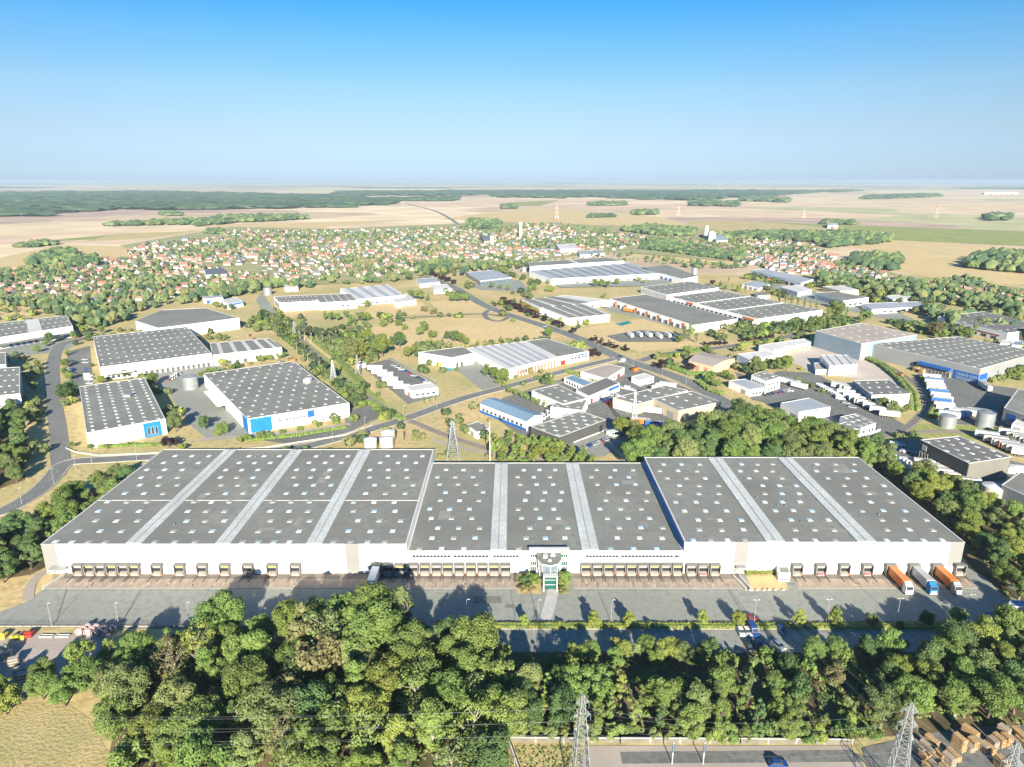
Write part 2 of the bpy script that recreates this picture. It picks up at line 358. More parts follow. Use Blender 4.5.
# ------------------------------------------------------------------ yards and car parks
sheet('lorry_yard', [(-60, 630), (-60, 622), (0, 612), (24, 603), (40, 592), (46, 588), (56, 576), (962, 574), (966, 566), (985, 577), (1010, 603), (1060, 616), (1060, 632), (962, 632), (950, 622), (440, 622), (430, 627)], 'asphalt', 2)
for pts, m in (([(745, 573), (783, 573), (788, 590), (752, 591)], 'straw'), ([(517, 573), (541, 573), (541, 594), (517, 594)], 'dry_grass'), ([(557, 573), (569, 573), (569, 594), (557, 594)], 'green_grass'), ([(40, 575), (56, 572), (50, 588), (42, 588)], 'straw')): sheet('planting_bed', pts, m)
sheet('car_park', [(440, 629.5), (962, 631), (990, 640), (950, 652), (700, 653), (436, 652)], 'asphalt', 3)
sheet('verge', [(434, 622.5), (948, 622.5), (958, 630.5), (440, 629)], 'green_grass', 4)
sheet('verge', [(-60, 627.5), (112, 627.5), (108, 633), (-60, 634)], 'dry_grass', 3)
sheet('storage_yard', [(-60, 634), (110, 633.5), (116, 640), (80, 665), (20, 700), (-60, 720)], 'concrete_yard', 3)
sheet('substation_yard', [(590, 746), (850, 746), (900, 820), (540, 820)], 'concrete_yard', 3)
sheet('timber_yard', [(862, 748), (905, 738), (960, 728), (1080, 722), (1120, 820), (880, 820)], 'asphalt_dark', 2)
sheet('driveway', [(620, 752), (850, 750), (870, 762), (622, 764)], 'asphalt_dark', 4)
for pts, m in [
    ([(150, 372), (212, 362), (230, 372), (206, 378), (246, 425), (250, 437), (210, 441), (190, 425), (168, 392), (158, 386)], 'asphalt'),
    ([(-20, 350), (74, 338), (76, 345), (60, 352), (-20, 360)], 'asphalt'),
    ([(66, 352), (90, 346), (93, 385), (92, 402), (76, 398)], 'asphalt_dark'),
    ([(361, 366), (389, 359), (436, 386), (440, 396), (408, 404)], 'asphalt_dark'),
    ([(446, 364), (478, 356), (489, 370), (502, 388), (482, 390), (462, 374)], 'asphalt'),
    ([(345, 412), (372, 404), (386, 414), (350, 432), (300, 446), (260, 440), (345, 424)], 'asphalt_dark'),
    ([(488, 412), (503, 398), (560, 380), (622, 362), (716, 400), (680, 422), (650, 436), (606, 452), (556, 442), (520, 436)], 'asphalt_dark'),
    ([(560, 437), (608, 422), (628, 440), (606, 456), (580, 458)], 'asphalt'),
    ([(778, 371), (816, 373), (905, 425), (880, 440), (848, 434), (768, 406), (750, 390)], 'asphalt_dark'),
    ([(864, 450), (900, 438), (930, 440), (1040, 468), (1040, 512), (1000, 505), (930, 478)], 'asphalt_dark'),
    ([(912, 378), (930, 366), (990, 385), (1040, 392), (1040, 428), (946, 424), (925, 398)], 'asphalt_dark'),
    ([(766, 354), (792, 346), (818, 345), (880, 366), (902, 386), (812, 372), (800, 366)], 'pale_gravel'),
    ([(596, 306), (625, 300), (700, 328), (690, 332), (640, 318), (612, 312)], 'asphalt'),
    ([(606, 336), (640, 330), (690, 334), (680, 342), (620, 342)], 'asphalt_dark'),
    ([(546, 278), (625, 268), (680, 280), (660, 286), (560, 288)], 'asphalt'),
    ([(735, 372), (760, 380), (800, 398), (790, 408), (752, 400)], 'asphalt_dark'),
    ([(276, 318), (262, 312), (256, 300), (262, 292), (278, 316)], 'asphalt'),
    ([(530, 292), (480, 290), (470, 284), (520, 280)], 'asphalt'),
    ([(760, 280), (880, 305), (920, 322), (880, 318), (800, 300), (745, 285)], 'asphalt'),
]: sheet('yard', pts, m, 2)
ZB = .002*(CNT[0]+1)
# dock apron of stained concrete with bay markings
HX = dict(L=(-154.1, -34.5, 199, 281.1, 10.75), C=(-34.3, 56.2, 199.1, 272.1, 8.2), R=(56.4, 147.9, 198.9, 270.4, 11.5))
mb = MB()
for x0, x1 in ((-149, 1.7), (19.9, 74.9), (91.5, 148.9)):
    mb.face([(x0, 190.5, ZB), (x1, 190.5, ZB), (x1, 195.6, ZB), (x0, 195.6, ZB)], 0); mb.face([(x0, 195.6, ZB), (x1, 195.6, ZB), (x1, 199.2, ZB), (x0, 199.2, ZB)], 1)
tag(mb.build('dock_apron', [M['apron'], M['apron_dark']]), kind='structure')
mb = MB()
def strip(mb, x, y0, y1, w=.16, z=.008, dx=0):
    z += ZB; mb.face([(x-w/2, y0, z), (x+w/2, y0, z), (x+w/2+dx, y1, z), (x-w/2+dx, y1, z)])
DOCKS = {'L': [81.3, 92.8, 103.9, 115.2, 126.5, 137.5, 159.6, 182.2, 204.6, 227, 249.8, 274, 297, 377, 388.7, 400.4],
         'C': [414, 425.5, 437, 448.3, 459.7, 471.3, 482.8, 494.3, 505.6, 585.6, 597, 608.3, 619.5, 630.8, 642.2, 653.6, 665, 676.4],
         'R': [690, 701.6, 713.4, 795, 818.4, 841.8, 864.6, 887.8, 911, 933.8, 956.4]}
DX = {k: [G(p, 573.5).x for p in v] for k, v in DOCKS.items()}
for k in DX:
    for x in DX[k]:
        for s in (-1, 1): strip(mb, x+s*1.45, 191.2, 194.4, .10)
x = -146
while x < 147:
    if not (1.7 < x < 19.9 or 74.9 < x < 91.5): strip(mb, x, 186.8, 189.8, .10)
    x += 3.8
for px in range(446, 740, 8):          # parking bay lines
    a = G(px, 629.8); strip(mb, a.x, a.y-4.6, a.y-.2, .12, .010)
for px in range(800, 962, 8): a = G(px, 631.4); strip(mb, a.x, a.y-4.8, a.y-.4, .12, .010)
for px in range(450, 950, 8): a = G(px, 650.5); strip(mb, a.x, a.y+.2, a.y+4.4, .12, .010)
tag(mb.build('painted_marking', M['paint']), kind='structure')
mb = MB()
for k in DX:
    for x in DX[k]:
        for s in (-1, 1): mb.box(x+s*1.5-.09, x+s*1.5+.09, 193.6, 197.0, ZB-.01, ZB+.22)
tag(mb.build('wheel_guide', M['bark']), kind='structure')
mb = MB(); rs_ = random.Random(4)
for k in DX:
    for x in DX[k]:
        for j in range(3):
            xx = x+rs_.uniform(-1.7, 1.7); y0 = rs_.uniform(190.7, 192.4); strip(mb, xx, y0, y0+rs_.uniform(1.2, 3.4), rs_.uniform(.18, .5), .004, rs_.uniform(-.3, .3))
tag(mb.build('tyre_streaks', M['apron_light']), kind='structure')
mb = MB()                                # dark drain lines and patches in the asphalt
for (a, b) in (((85, 572), (56, 622)), ((140, 590), (122, 622)), ((728, 590), (748, 622)), ((510, 590), (515, 620))):
    A = G(*a); B = G(*b); A.y = min(A.y, 190); mb.face([(B.x, B.y, ZB+.004), (B.x+.25, B.y, ZB+.004), (A.x+.25, A.y, ZB+.004), (A.x, A.y, ZB+.004)])
for px0, px1, py0, py1 in ((473, 501, 596.5, 603.5), (505, 515, 605, 608)):
    a = G(px0, py1); b = G(px1, py0); mb.box(a.x, b.x, a.y, b.y, ZB-.01, ZB+.003)
tag(mb.build('tarmac_patch', M['asphalt_dark']), kind='structure')
mb = MB()
e = G(700, 621.6).y
mb.box(-12, G(950, 621.6).x, e-.1, e+.1, 0, .25); e2 = G(700, 629.4).y; mb.box(-20, G(955, 629.6).x, e2-.1, e2+.1, 0, .25)
mb.box(-149, 1.7, 190.2, 190.5, 0, ZB+.02); mb.box(19.9, 74.9, 190.2, 190.5, 0, ZB+.02); mb.box(91.5, 148.9, 190.2, 190.5, 0, ZB+.02)
a = G(-60, 626.5); b = G(430, 626.5); mb.box(a.x, b.x, a.y-.15, a.y+.15, 0, .35)
tag(mb.build('kerb', M['kerb']), kind='structure')
# ------------------------------------------------------------------ roads
def road(name, pts, w, m='road', lvl=4, dash=False, kerb=False, px=True):
    P = [G(*p) for p in pts] if px else [Vector((*p, 0)) for p in pts]
    Q = []                                  # smooth
    for i in range(len(P)-1):
        p0, p1, p2, p3 = P[max(0, i-1)], P[i], P[i+1], P[min(len(P)-1, i+2)]
        for k in range(6):
            t = k/6; Q.append(.5*((2*p1)+(-p0+p2)*t+(2*p0-5*p1+4*p2-p3)*t*t+(-p0+3*p1-3*p2+p3)*t*t*t))
    Q.append(P[-1]); n = len(Q)
    for i in range(n-1):
        for k in range(max(1, int((Q[i+1]-Q[i]).length/6))): q_ = Q[i].lerp(Q[i+1], k/max(1, int((Q[i+1]-Q[i]).length/6))); ROADP.append((q_.x, q_.y, w/2+2))
    N_ = []
    for i in range(n):
        d = (Q[min(n-1, i+1)]-Q[max(0, i-1)]).normalized(); N_.append(Vector((-d.y, d.x, 0)))
    def ribbon(mb, a, b, z, z1=None):
        for i in range(n-1):
            f = RZ if Q[i].y < 800 else RZ*2.5
            q = [Q[i]+N_[i]*a, Q[i+1]+N_[i+1]*a, Q[i+1]+N_[i+1]*b, Q[i]+N_[i]*b]
            mb.face([(p.x, p.y, f+z) for p in q][::-1])
    RZ = zlv(100)
    mb = MB(); ribbon(mb, -w/2, w/2, 0); tag(mb.build(name, M[m]), kind='structure')
    if kerb:
        mb = MB()
        for s in (-1, 1):
            for i in range(n-1):
                a, b = Q[i]+N_[i]*s*w/2, Q[i+1]+N_[i+1]*s*w/2; a2, b2 = a+N_[i]*s*.7, b+N_[i+1]*s*.7
                ring = [a, b, b2, a2]
                if s > 0: ring = ring[::-1]
                ring = ring[::-1]
                mb.hexa([(p.x, p.y, .001) for p in ring], [(p.x, p.y, .26) for p in ring])
        tag(mb.build('pavement', M['kerb']), kind='structure')
    if dash:
        mb = MB(); acc = 0
        for i in range(n-1):
            L_ = (Q[i+1]-Q[i]).length; t = 0; d = (Q[i+1]-Q[i])/L_
            while t < L_:
                if (acc+t) % 9 < 3:
                    a = Q[i]+d*t; b = Q[i]+d*min(L_, t+1.5); nn = N_[i]*.12
                    mb.face([(p.x, p.y, (RZ if Q[i].y < 800 else RZ*2.5)+.005) for p in (a-nn, b-nn, b+nn, a+nn)][::-1])
                t += 1.5
            acc += L_
        if mb.f: tag(mb.build('lane_marking', M['paint']), kind='structure')
road('road', [(404, 262), (420, 274), (453, 287), (488, 307), (545, 326.5), (580, 339), (620, 358), (680, 378.6), (718, 399), (735, 410)], 10.5, dash=True, kerb=True)
road('road', [(-20, 515), (0, 512), (20, 503), (40, 490), (52, 478), (68, 463), (109, 459.5), (152, 457), (240, 453), (296, 448), (334, 439.5), (400, 420.5), (460, 399.5), (506, 387), (550, 375), (580, 367), (618, 358)], 7, lvl=5, dash=True, kerb=True)
road('road', [(62, 468), (60, 455), (58, 430), (54, 400), (53, 365), (60, 346), (75, 341), (90, 337), (105, 334)], 8, lvl=4)
road('road', [(640, 361), (665, 354), (700, 350), (745, 344), (790, 336), (815, 326)], 7, lvl=3)
road('road', [(1040, 318), (960, 296), (900, 287), (862, 280)], 7, lvl=3)
road('road', [(500, 254), (440, 213), (412, 205), (405, 203)], 12, 'asphalt_dark', lvl=4)
road('path', [(400, 318), (440, 316), (480, 314), (500, 316)], 5, lvl=3)
road('path', [(545, 388), (573, 381), (606, 392)], 2.5, 'concrete_yard', lvl=6)
road('path', [(28, 600), (31, 585), (42, 574), (52, 571)], 3, 'concrete_yard', lvl=4)
road('path', [(545, 620), (549, 608), (552, 596), (554, 588)], 3.6, 'concrete', lvl=6)
road('path', [(432, 440), (470, 450), (510, 456), (560, 462)], 3, 'concrete_yard', lvl=3)
road('path', [(200, 440), (300, 432), (350, 424)], 4, 'concrete_yard', lvl=5)
road('roundabout', [(484, 314), (490, 310), (502, 311), (509, 316), (500, 321), (488, 319), (484, 314)], 5, lvl=5)
road('dirt_track', [(290, 318), (310, 342), (350, 372), (380, 395)], 3, 'straw', lvl=3)
def railway(pts):
    road('railway_ballast', pts, 4.5, 'ballast', lvl=4)
    P = [G(*p) for p in pts]; Q = []
    for i in range(len(P)-1):
        p0, p1, p2, p3 = P[max(0, i-1)], P[i], P[i+1], P[min(len(P)-1, i+2)]
        for k in range(6):
            t = k/6; Q.append(.5*((2*p1)+(-p0+p2)*t+(2*p0-5*p1+4*p2-p3)*t*t+(-p0+3*p1-3*p2+p3)*t*t*t))
    Q.append(P[-1]); mb = MB()
    for i in range(len(Q)-1):
        d = (Q[i+1]-Q[i]).normalized(); nn = Vector((-d.y, d.x, 0))*.72
        for s in (-1, 1):
            a = Q[i]+nn*s; b = Q[i+1]+nn*s; mb.bar((a.x, a.y, .35), (b.x, b.y, .35), .09)
    tag(mb.build('railway_rails', M['rail']), kind='structure')
railway([(300, 338), (330, 368), (366, 396), (397, 415), (420, 425), (453, 438), (509, 455), (560, 466)])
railway([(820, 452), (855, 443), (902, 433.6), (941, 431.5), (990, 433), (1040, 437)])
railway([(898, 434), (912, 424), (922, 414), (926, 400), (916, 384.5), (882, 363), (850, 352), (822, 344)])
# ------------------------------------------------------------------ woods and hedges that read as one mass
def inside(p, poly):
    c = False; n = len(poly); j = n-1
    for i in range(n):
        a, b = poly[i], poly[j]
        if (a[1] > p[1]) != (b[1] > p[1]) and p[0] < (b[0]-a[0])*(p[1]-a[1])/(b[1]-a[1])+a[0]: c = not c
        j = i
    return c
ICO = []
def _ico():
    import bmesh
    bm = bmesh.new(); bmesh.ops.create_icosphere(bm, subdivisions=1, radius=1); bm.verts.ensure_lookup_table()
    v = [x.co.copy() for x in bm.verts]; f = [tuple(q.index for q in x.verts) for x in bm.faces]; bm.free(); return v, f
ICO_V, ICO_F = _ico()
def lump(mb, x, y, z, rx, ry, rz, rng, m=0, jit=.25):
    b = len(mb.v); a = rng.random()*6.28; ca, sa = math.cos(a), math.sin(a)
    for v in ICO_V:
        k = 1+rng.uniform(-jit, jit)
        mb.v.append((x+(v.x*ca-v.y*sa)*rx*k, y+(v.x*sa+v.y*ca)*ry*k, z+v.z*rz*k))
    for f in ICO_F: mb.f.append(tuple(b+i for i in f)); mb.m.append(m)
def mass(name, pts, h, step, label, m='canopy_far', seed=1, mats=None, cat='wood', jit=.3, dens=1.0, px=True):
    rng = random.Random(seed); W = [G(*p) for p in pts] if px else [Vector((*p, 0)) for p in pts]; W2 = [(p.x, p.y) for p in W]
    x0, x1 = min(p[0] for p in W2), max(p[0] for p in W2); y0, y1 = min(p[1] for p in W2), max(p[1] for p in W2)
    mb = MB(); mats = mats or [m]; sy = step
    y = y0
    while y <= y1:
        x = x0
        while x <= x1:
            p = (x+rng.uniform(-.5, .5)*step, y+rng.uniform(-.5, .5)*sy)
            if inside(p, W2) and rng.random() < dens:
                hh = h*rng.uniform(.7, 1.1); r = step*rng.uniform(.55, .85)
                lump(mb, p[0], p[1], hh*.5, r, r*.9, hh*.5, rng, rng.randrange(len(mats)), jit)
            x += step
        y += sy
    if not mb.f: print('EMPTYMASS', label); return
    o = mb.build(name, [M[k] for k in mats]); return tag(o, label, cat, kind='stuff')
mass('far_wood', [(-80, 217), (50, 216), (97, 213.5), (97, 209), (160, 210.5), (345, 208), (400, 203.5), (340, 196.5), (150, 192), (-80, 194)], 22, 120, 'long hazy blue-green forest across the plain beyond the village', seed=3)
mass('far_wood', [(340, 208), (352, 204.5), (393, 203), (400, 201), (457, 201.5), (457, 197.5), (340, 200)], 18, 60, 'dark forest tongue in front of a pale field band', seed=4)
mass('far_wood', [(330, 196), (457, 195.5), (490, 194.7), (600, 197), (690, 192), (560, 191), (340, 192)], 22, 150, 'thin distant forest band close to the horizon', seed=5)
mass('far_wood', [(494, 197.4), (560, 198.5), (590, 197), (640, 199.5), (700, 201), (735, 198.3), (795, 194.5), (825, 191.5), (700, 190.8), (600, 194.5), (494, 194)], 22, 100, 'forest band stretching behind the small field copses', seed=6)
for pts, h, st, lb in [
    ([(689, 206.3), (740, 206.8), (738, 203), (692, 202.5)], 18, 35, 'rectangular dark copse before the far forest band'),
    ([(740, 201.5), (787, 202.6), (787, 198.6), (745, 198)], 18, 50, 'oblong copse at the end of the far forest band'),
    ([(501, 209.2), (518, 209), (518, 206), (502, 206)], 14, 25, 'small round copse in pale fields beyond water tower'),
    ([(589, 206), (626, 205.5), (625, 203), (590, 203.5)], 16, 30, 'slim oblong copse alone in the pale fields'),
    ([(632, 215.6), (657, 215), (656, 212), (636, 212.4)], 16, 22, 'oval copse beside the red and white mast'),
    ([(691, 206), (700, 205.6), (704, 202), (692, 202)], 14, 30, 'little wood fragment touching the rectangular copse'),
    ([(588, 218), (615, 217.6), (612, 215), (590, 215.5)], 10, 14, 'tiny farm copse on the open plain'),
    ([(94, 226.8), (200, 225), (230, 221.8), (210, 220.5), (120, 224)], 14, 22, 'long hedge wood crossing the straw fields'),
    ([(193, 227.3), (233, 223.5), (308, 219.6), (300, 216.6), (225, 217.5), (205, 222)], 15, 22, 'leafy wood strip above the village roofs'),
    ([(205, 234), (226, 234.5), (222, 230.5), (208, 230.5)], 10, 12, 'small clump of trees at village corner'),
    ([(28, 266.5), (60, 266), (75, 262), (76, 253), (60, 252), (30, 261)], 13, 10, 'dark rounded copse standing in the straw field'),
    ([(66, 268), (99, 266), (96, 259), (70, 261)], 12, 8, 'pale poplar copse beside the dark rounded copse'),
    ([(12, 248), (38, 247.5), (62, 244), (45, 242), (20, 245.5)], 9, 10, 'low scrubby hedge in the straw field'),
    ([(161, 216), (180, 216), (178, 213), (162, 213)], 13, 25, 'small copse between forest and hedge wood'),
    ([(824, 248.5), (888, 243.5), (893, 238), (850, 234.5), (800, 234)], 14, 13, 'thick dark wood behind the village houses'),
    ([(700, 240), (760, 240), (824, 243), (850, 235.5), (790, 233), (710, 236)], 12, 14, 'wooded strip bordering the green plain'),
    ([(852, 268), (900, 272), (900, 258), (880, 257), (852, 258)], 13, 10, 'square plantation of trees behind white houses'),
    ([(960, 268), (1060, 277), (1060, 260), (1000, 257), (975, 259)], 17, 12, 'large dark wood at the edge of the brown field'),
    ([(985, 221), (1010, 220.6), (1009, 216), (988, 216.5)], 18, 22, 'round wood alone on the green plain'),
    ([(861, 199.8), (940, 197), (935, 193.6), (870, 195.5)], 12, 60, 'hazy trees around a distant hamlet'),
    ([(828, 192.4), (860, 191), (850, 189.8), (832, 190)], 14, 150, 'hazy wood specks close to the horizon'),
    ([(820, 224.6), (858, 225), (850, 222), (826, 221)], 10, 14, 'trees around a lone white farm'),
    ([(640, 249), (740, 262), (746, 255), (690, 246), (650, 243)], 8, 9, 'green hedge along the brown field near town'),
    ([(618, 231), (655, 236), (692, 237), (695, 231), (650, 226.5)], 12, 11, 'green park trees amid the village roofs'),
    ([(466, 228), (500, 231), (500, 222), (470, 220)], 13, 13, 'dark park wood next to slender water tower'),
]: mass('copse', pts, h, st, lb, mats=['canopy_far', 'canopy'], cat='copse', seed=len(lb)*7)
# ------------------------------------------------------------------ haze
mb = MB(); mb.box(-99000, 99000, -500, 99000, -1, 133)
m = bpy.data.materials.new('haze_air'); m.use_nodes = True; nt = m.node_tree; nt.nodes.clear()
out = nt.nodes.new('ShaderNodeOutputMaterial'); pv = nt.nodes.new('ShaderNodeVolumePrincipled')
pv.inputs['Color'].default_value = (.43, .575, .675, 1); pv.inputs['Density'].default_value = 6.5e-5; pv.inputs['Anisotropy'].default_value = 0
nt.links.new(pv.outputs[0], out.inputs['Volume'])
tag(mb.build('haze', m), kind='stuff')
# ------------------------------------------------------------------ rooflights (shared meshes)
def rl_mesh(w, l, m):
    mb = MB(); mb.box(-w/2, w/2, -l/2, l/2, 0, .14, 1)
    a, b = w/2-.08, l/2-.08
    mb.hexa([(-a, -b, .14), (a, -b, .14), (a, b, .14), (-a, b, .14)], [(-a*.55, -b*.55, .28), (a*.55, -b*.55, .28), (a*.55, b*.55, .28), (-a*.55, b*.55, .28)], 0)
    return mb.mesh('rooflight', [M[m], M['coping']])
RLK = ['light_white', 'light_white', 'light_blue', 'light_grey', 'light_green', 'light_grey']
RL = [rl_mesh(1.75, 2.1, k) for k in RLK]
RLS = [rl_mesh(1.45, 2.1, k) for k in ('light_white', 'light_white', 'light_grey', 'light_green', 'light_grey')]
# ------------------------------------------------------------------ generic building
def wallpiece(mb, a, b, t0, t1, z0, z1, d=.08, m=0, inset=0):
    e = (b-a); L_ = e.length; u = e/L_; n = Vector((u.y, -u.x, 0))   # outward for CCW polygons
    p, q = a+u*(t0*L_), a+u*(t1*L_)
    p0, q0 = p-n*.05, q-n*.05; p1, q1 = p+n*d, q+n*d
    mb.hexa([(p1.x, p1.y, z0), (q1.x, q1.y, z0), (q0.x, q0.y, z0), (p0.x, p0.y, z0)], [(p1.x, p1.y, z1), (q1.x, q1.y, z1), (q0.x, q0.y, z1), (p0.x, p0.y, z1)], m)
def building(name, label, roof, h, wall='white_wall', top='roof', feats=(), rl=None, rlm=None, gable=None, cope='coping', cat='building', group=None, quad=True, strips=(), extra=None, parapet=.15):
    """roof: pixel corners of the roof outline at height h, front-left, front-right, back-right, back-left (counter-clockwise on the ground)"""
    P = [G(p[0], p[1], h) for p in roof]
    if len(P) == 3: P = [P[0], P[1], P[1]+P[2]-P[0], P[2]]        # A, B, D given
    for p in P: p.z = 0
    a = sum(P[i].x*P[(i+1) % len(P)].y-P[(i+1) % len(P)].x*P[i].y for i in range(len(P)))
    if a < 0: P = [P[0]]+P[1:][::-1]; print('CW', label)
    c = sum(P, Vector())/len(P)
    root = tag(empty(name, (c.x, c.y, 0)), label, cat, group)
    Q = [p-c for p in P]; n = len(Q); FOOT.append([(c.x+(p.x)*1.0, c.y+p.y) for p in Q])
    mb = MB()
    hw = h+(parapet if not gable else 0)
    for i in range(n):
        p, q = Q[i], Q[(i+1) % n]; mb.face([(p.x, p.y, 0), (q.x, q.y, 0), (q.x, q.y, hw), (p.x, p.y, hw)])
    if gable:
        gh, ax = gable                                                # ridge parallel to AB (ax=0) or AD (ax=1)
        A, B, Cc, D = Q
        if ax == 1: A, B, Cc, D = B, Cc, D, A
        r0, r1 = (A+D)/2, (B+Cc)/2
        mb.face([(D.x, D.y, h), (A.x, A.y, h), (r0.x, r0.y, h+gh)]); mb.face([(B.x, B.y, h), (Cc.x, Cc.y, h), (r1.x, r1.y, h+gh)])
        mb.build('wall', M[wall], root)
        mb = MB(); t = .15; o = .25
        u = (B-A).normalized()*o; v = (D-A).normalized()*o
        r0 = r0-u; r1 = r1+u
        for (s, e, w) in ((A-u, B+u, -v), (D-u, Cc+u, v)):
            lo = [s+w, e+w, r1, r0]; z = [h-gh*o/((D-A).length/2), h-gh*o/((D-A).length/2), h+gh, h+gh]
            if w == v: lo = lo[::-1]; z = z[::-1]
            mb.hexa([(p.x, p.y, zz+.02) for p, zz in zip(lo, z)], [(p.x, p.y, zz+t) for p, zz in zip(lo, z)])
        mb.build('roof', M[top], root)
    else:
        mb.build('wall', M[wall], root)
        mb = MB(); ins = .12
        mb.face([(p.x*(1-.0), p.y, h) for p in Q]); ro = mb.build('roof', M[top], root)
        mb = MB()
        for i in range(n):
            p, q = Q[i], Q[(i+1) % n]; d = (q-p).normalized(); nn = Vector((d.y, -d.x, 0)); w = .38
            r = [p+nn*.06-d*.06, q+nn*.06+d*.06, q-nn*w+d*.06, p-nn*w-d*.06]
            zz = hw+.002*i
            mb.hexa([(x.x, x.y, h+.005) for x in r], [(x.x, x.y, zz+.04) for x in r])
        mb.build('coping', M[cope], root)
    if rl and n == 4:
        nu, nv, stag = rl; ang = math.atan2((Q[1]-Q[0]).y, (Q[1]-Q[0]).x); rng = random.Random(nu*31+nv); k = 0
        big = (Q[1]-Q[0]).length > 30
        for j in range(nv):
            for i in range(nu):
                uu = (i+.5+(.5 if (stag and j % 2) else 0)-(.25 if stag else 0))/nu; vv = (j+.5)/nv
                p = (Q[0]*(1-uu)+Q[1]*uu)*(1-vv)+(Q[3]*(1-uu)+Q[2]*uu)*vv
                k += 1
                if k > 100: continue
                zz = h
                if gable:
                    gh, ax = gable; w_ = vv if ax == 0 else uu; zz = h+gh*(1-abs(2*w_-1))-.15
                inst('rooflight', rng.choice(RLS if not rlm else rlm), root, (p.x, p.y, zz-.02), ang)
    for f in feats:
        kind, edge, t0, t1, z0, z1, m = f[:7]
        if edge == 3: t0, t1 = 1-t1, 1-t0
        cnt = f[7] if len(f) > 7 else 1; fill = f[8] if len(f) > 8 else .6; d = f[9] if len(f) > 9 else .1
        a, b = Q[edge], Q[(edge+1) % n]
        for k in range(cnt):
            w = (t1-t0)/cnt; s = t0+w*k+w*(1-fill)/2 if cnt > 1 else t0; e = s+w*fill if cnt > 1 else t1
            mb = MB()
            if kind == 'dock_door':
                wallpiece(mb, a, b, s, e, z0, z1, .9, 1); wallpiece(mb, a, b, s+(e-s)*.15, e-(e-s)*.15, z0+.2, z1-.4, .93, 0)
                mb.build('dock_door', [M[m], M['panel_grey']], root)
            elif kind == 'canopy':
                wallpiece(mb, a, b, s, e, z0, z1, d if len(f) > 9 else 3.5); mb.build('canopy', M[m], root)
            else:
                if kind == 'window' and m.startswith('glass'):
                    pd = .25 if any(g[0] in ('blue_panel', 'side_panel') and g[1] == edge for g in feats) else 0; wallpiece(mb, a, b, s, e, z0, z1, .05+pd, 0); L_ = (b-a).length; fr = .09/L_
                    wallpiece(mb, a, b, s-fr, e+fr, z0-.1, z0, .12+pd, 1); wallpiece(mb, a, b, s-fr, e+fr, z1, z1+.1, .12+pd, 1)
                    wallpiece(mb, a, b, s-fr, s, z0, z1, .11+pd, 1); wallpiece(mb, a, b, e, e+fr, z0, z1, .11+pd, 1)
                    mb.build('window', [M[m], M['coping']], root)
                else:
                    wallpiece(mb, a, b, s, e, z0, z1, d); mb.build(kind, M[m], root)
    for s in strips:                                                  # raised roof bands, parallel to AD, at u0..u1
        u0, u1 = s[:2]; m = s[2] if len(s) > 2 else 'roof_strip'; mb = MB()
        r = [Q[0]*(1-u0)+Q[1]*u0, Q[0]*(1-u1)+Q[1]*u1, Q[3]*(1-u1)+Q[2]*u1, Q[3]*(1-u0)+Q[2]*u0]
        cc = sum(r, Vector())/4; r = [cc+(x-cc)*.985 for x in r]
        mb.hexa([(x.x, x.y, h+.01) for x in r], [(x.x, x.y, h+.3) for x in r]); mb.build('roof_band', M[m], root)
    if extra: extra(root, Q, h)
    return root, Q
dm('roof_patch_light', (.25, .24, .21), .92, (.19, .18, .155), .3, 9, .5, .2)
dm('roof_patch_dark', (.17, .16, .14), .92, (.20, .19, .165), .3, 9, .5, .2)
# ------------------------------------------------------------------ the big logistics halls
def dock_shelter(root, x, y, red):
    mb = MB()                                             # local: front face at y, looking towards -y
    w, d, hh = 1.75, 1.9, 4.2
    mb.box(x-w, x-w+.28, y-d, y-.02, .9, hh); mb.box(x+w-.28, x+w, y-d, y-.02, .9, hh); mb.box(x-w+.28, x+w-.28, y-d, y-.02, hh-.3, hh-.002)
    mb.box(x-w+.1, x-w+.26, y-d-.03, y-d-.003, .9, hh-.2, 1)
    s = mb.build('dock_shelter', [M['shelter_grey'], M['shelter_inner']], root)
    mb = MB(); mb.box(x-1.45, x+1.45, y-.5, y-.03, 1.25, 2.6, 0); mb.box(x-1.45, x+1.45, y-1.0, y-.03, 2.601, hh-.35, 2); mb.box(x-1.2, x+1.2, y-1.12, y-1.01, 2.9, 3.2, 1)
    mb.build('dock_door', [M['dark_void'], M['yellow' if red == 2 else 'panel_grey'], M['shelter_inner']], s)
    mb = MB(); mb.box(x-1.4, x+1.4, y-d+.3, y-.03, .0, 1.2, 0); mb.box(x-1.4, x-1.1, y-d-.12, y-d+.28, .45, 1.3, 1); mb.box(x+1.1, x+1.4, y-d-.12, y-d+.28, .45, 1.3, 1); mb.box(x-.9, x+.9, y-d+.2, y-d+.29, .6, 1.1, 1)
    mb.build('dock_leveller', [M['concrete'], M['red' if red == 1 else 'brick']], s)
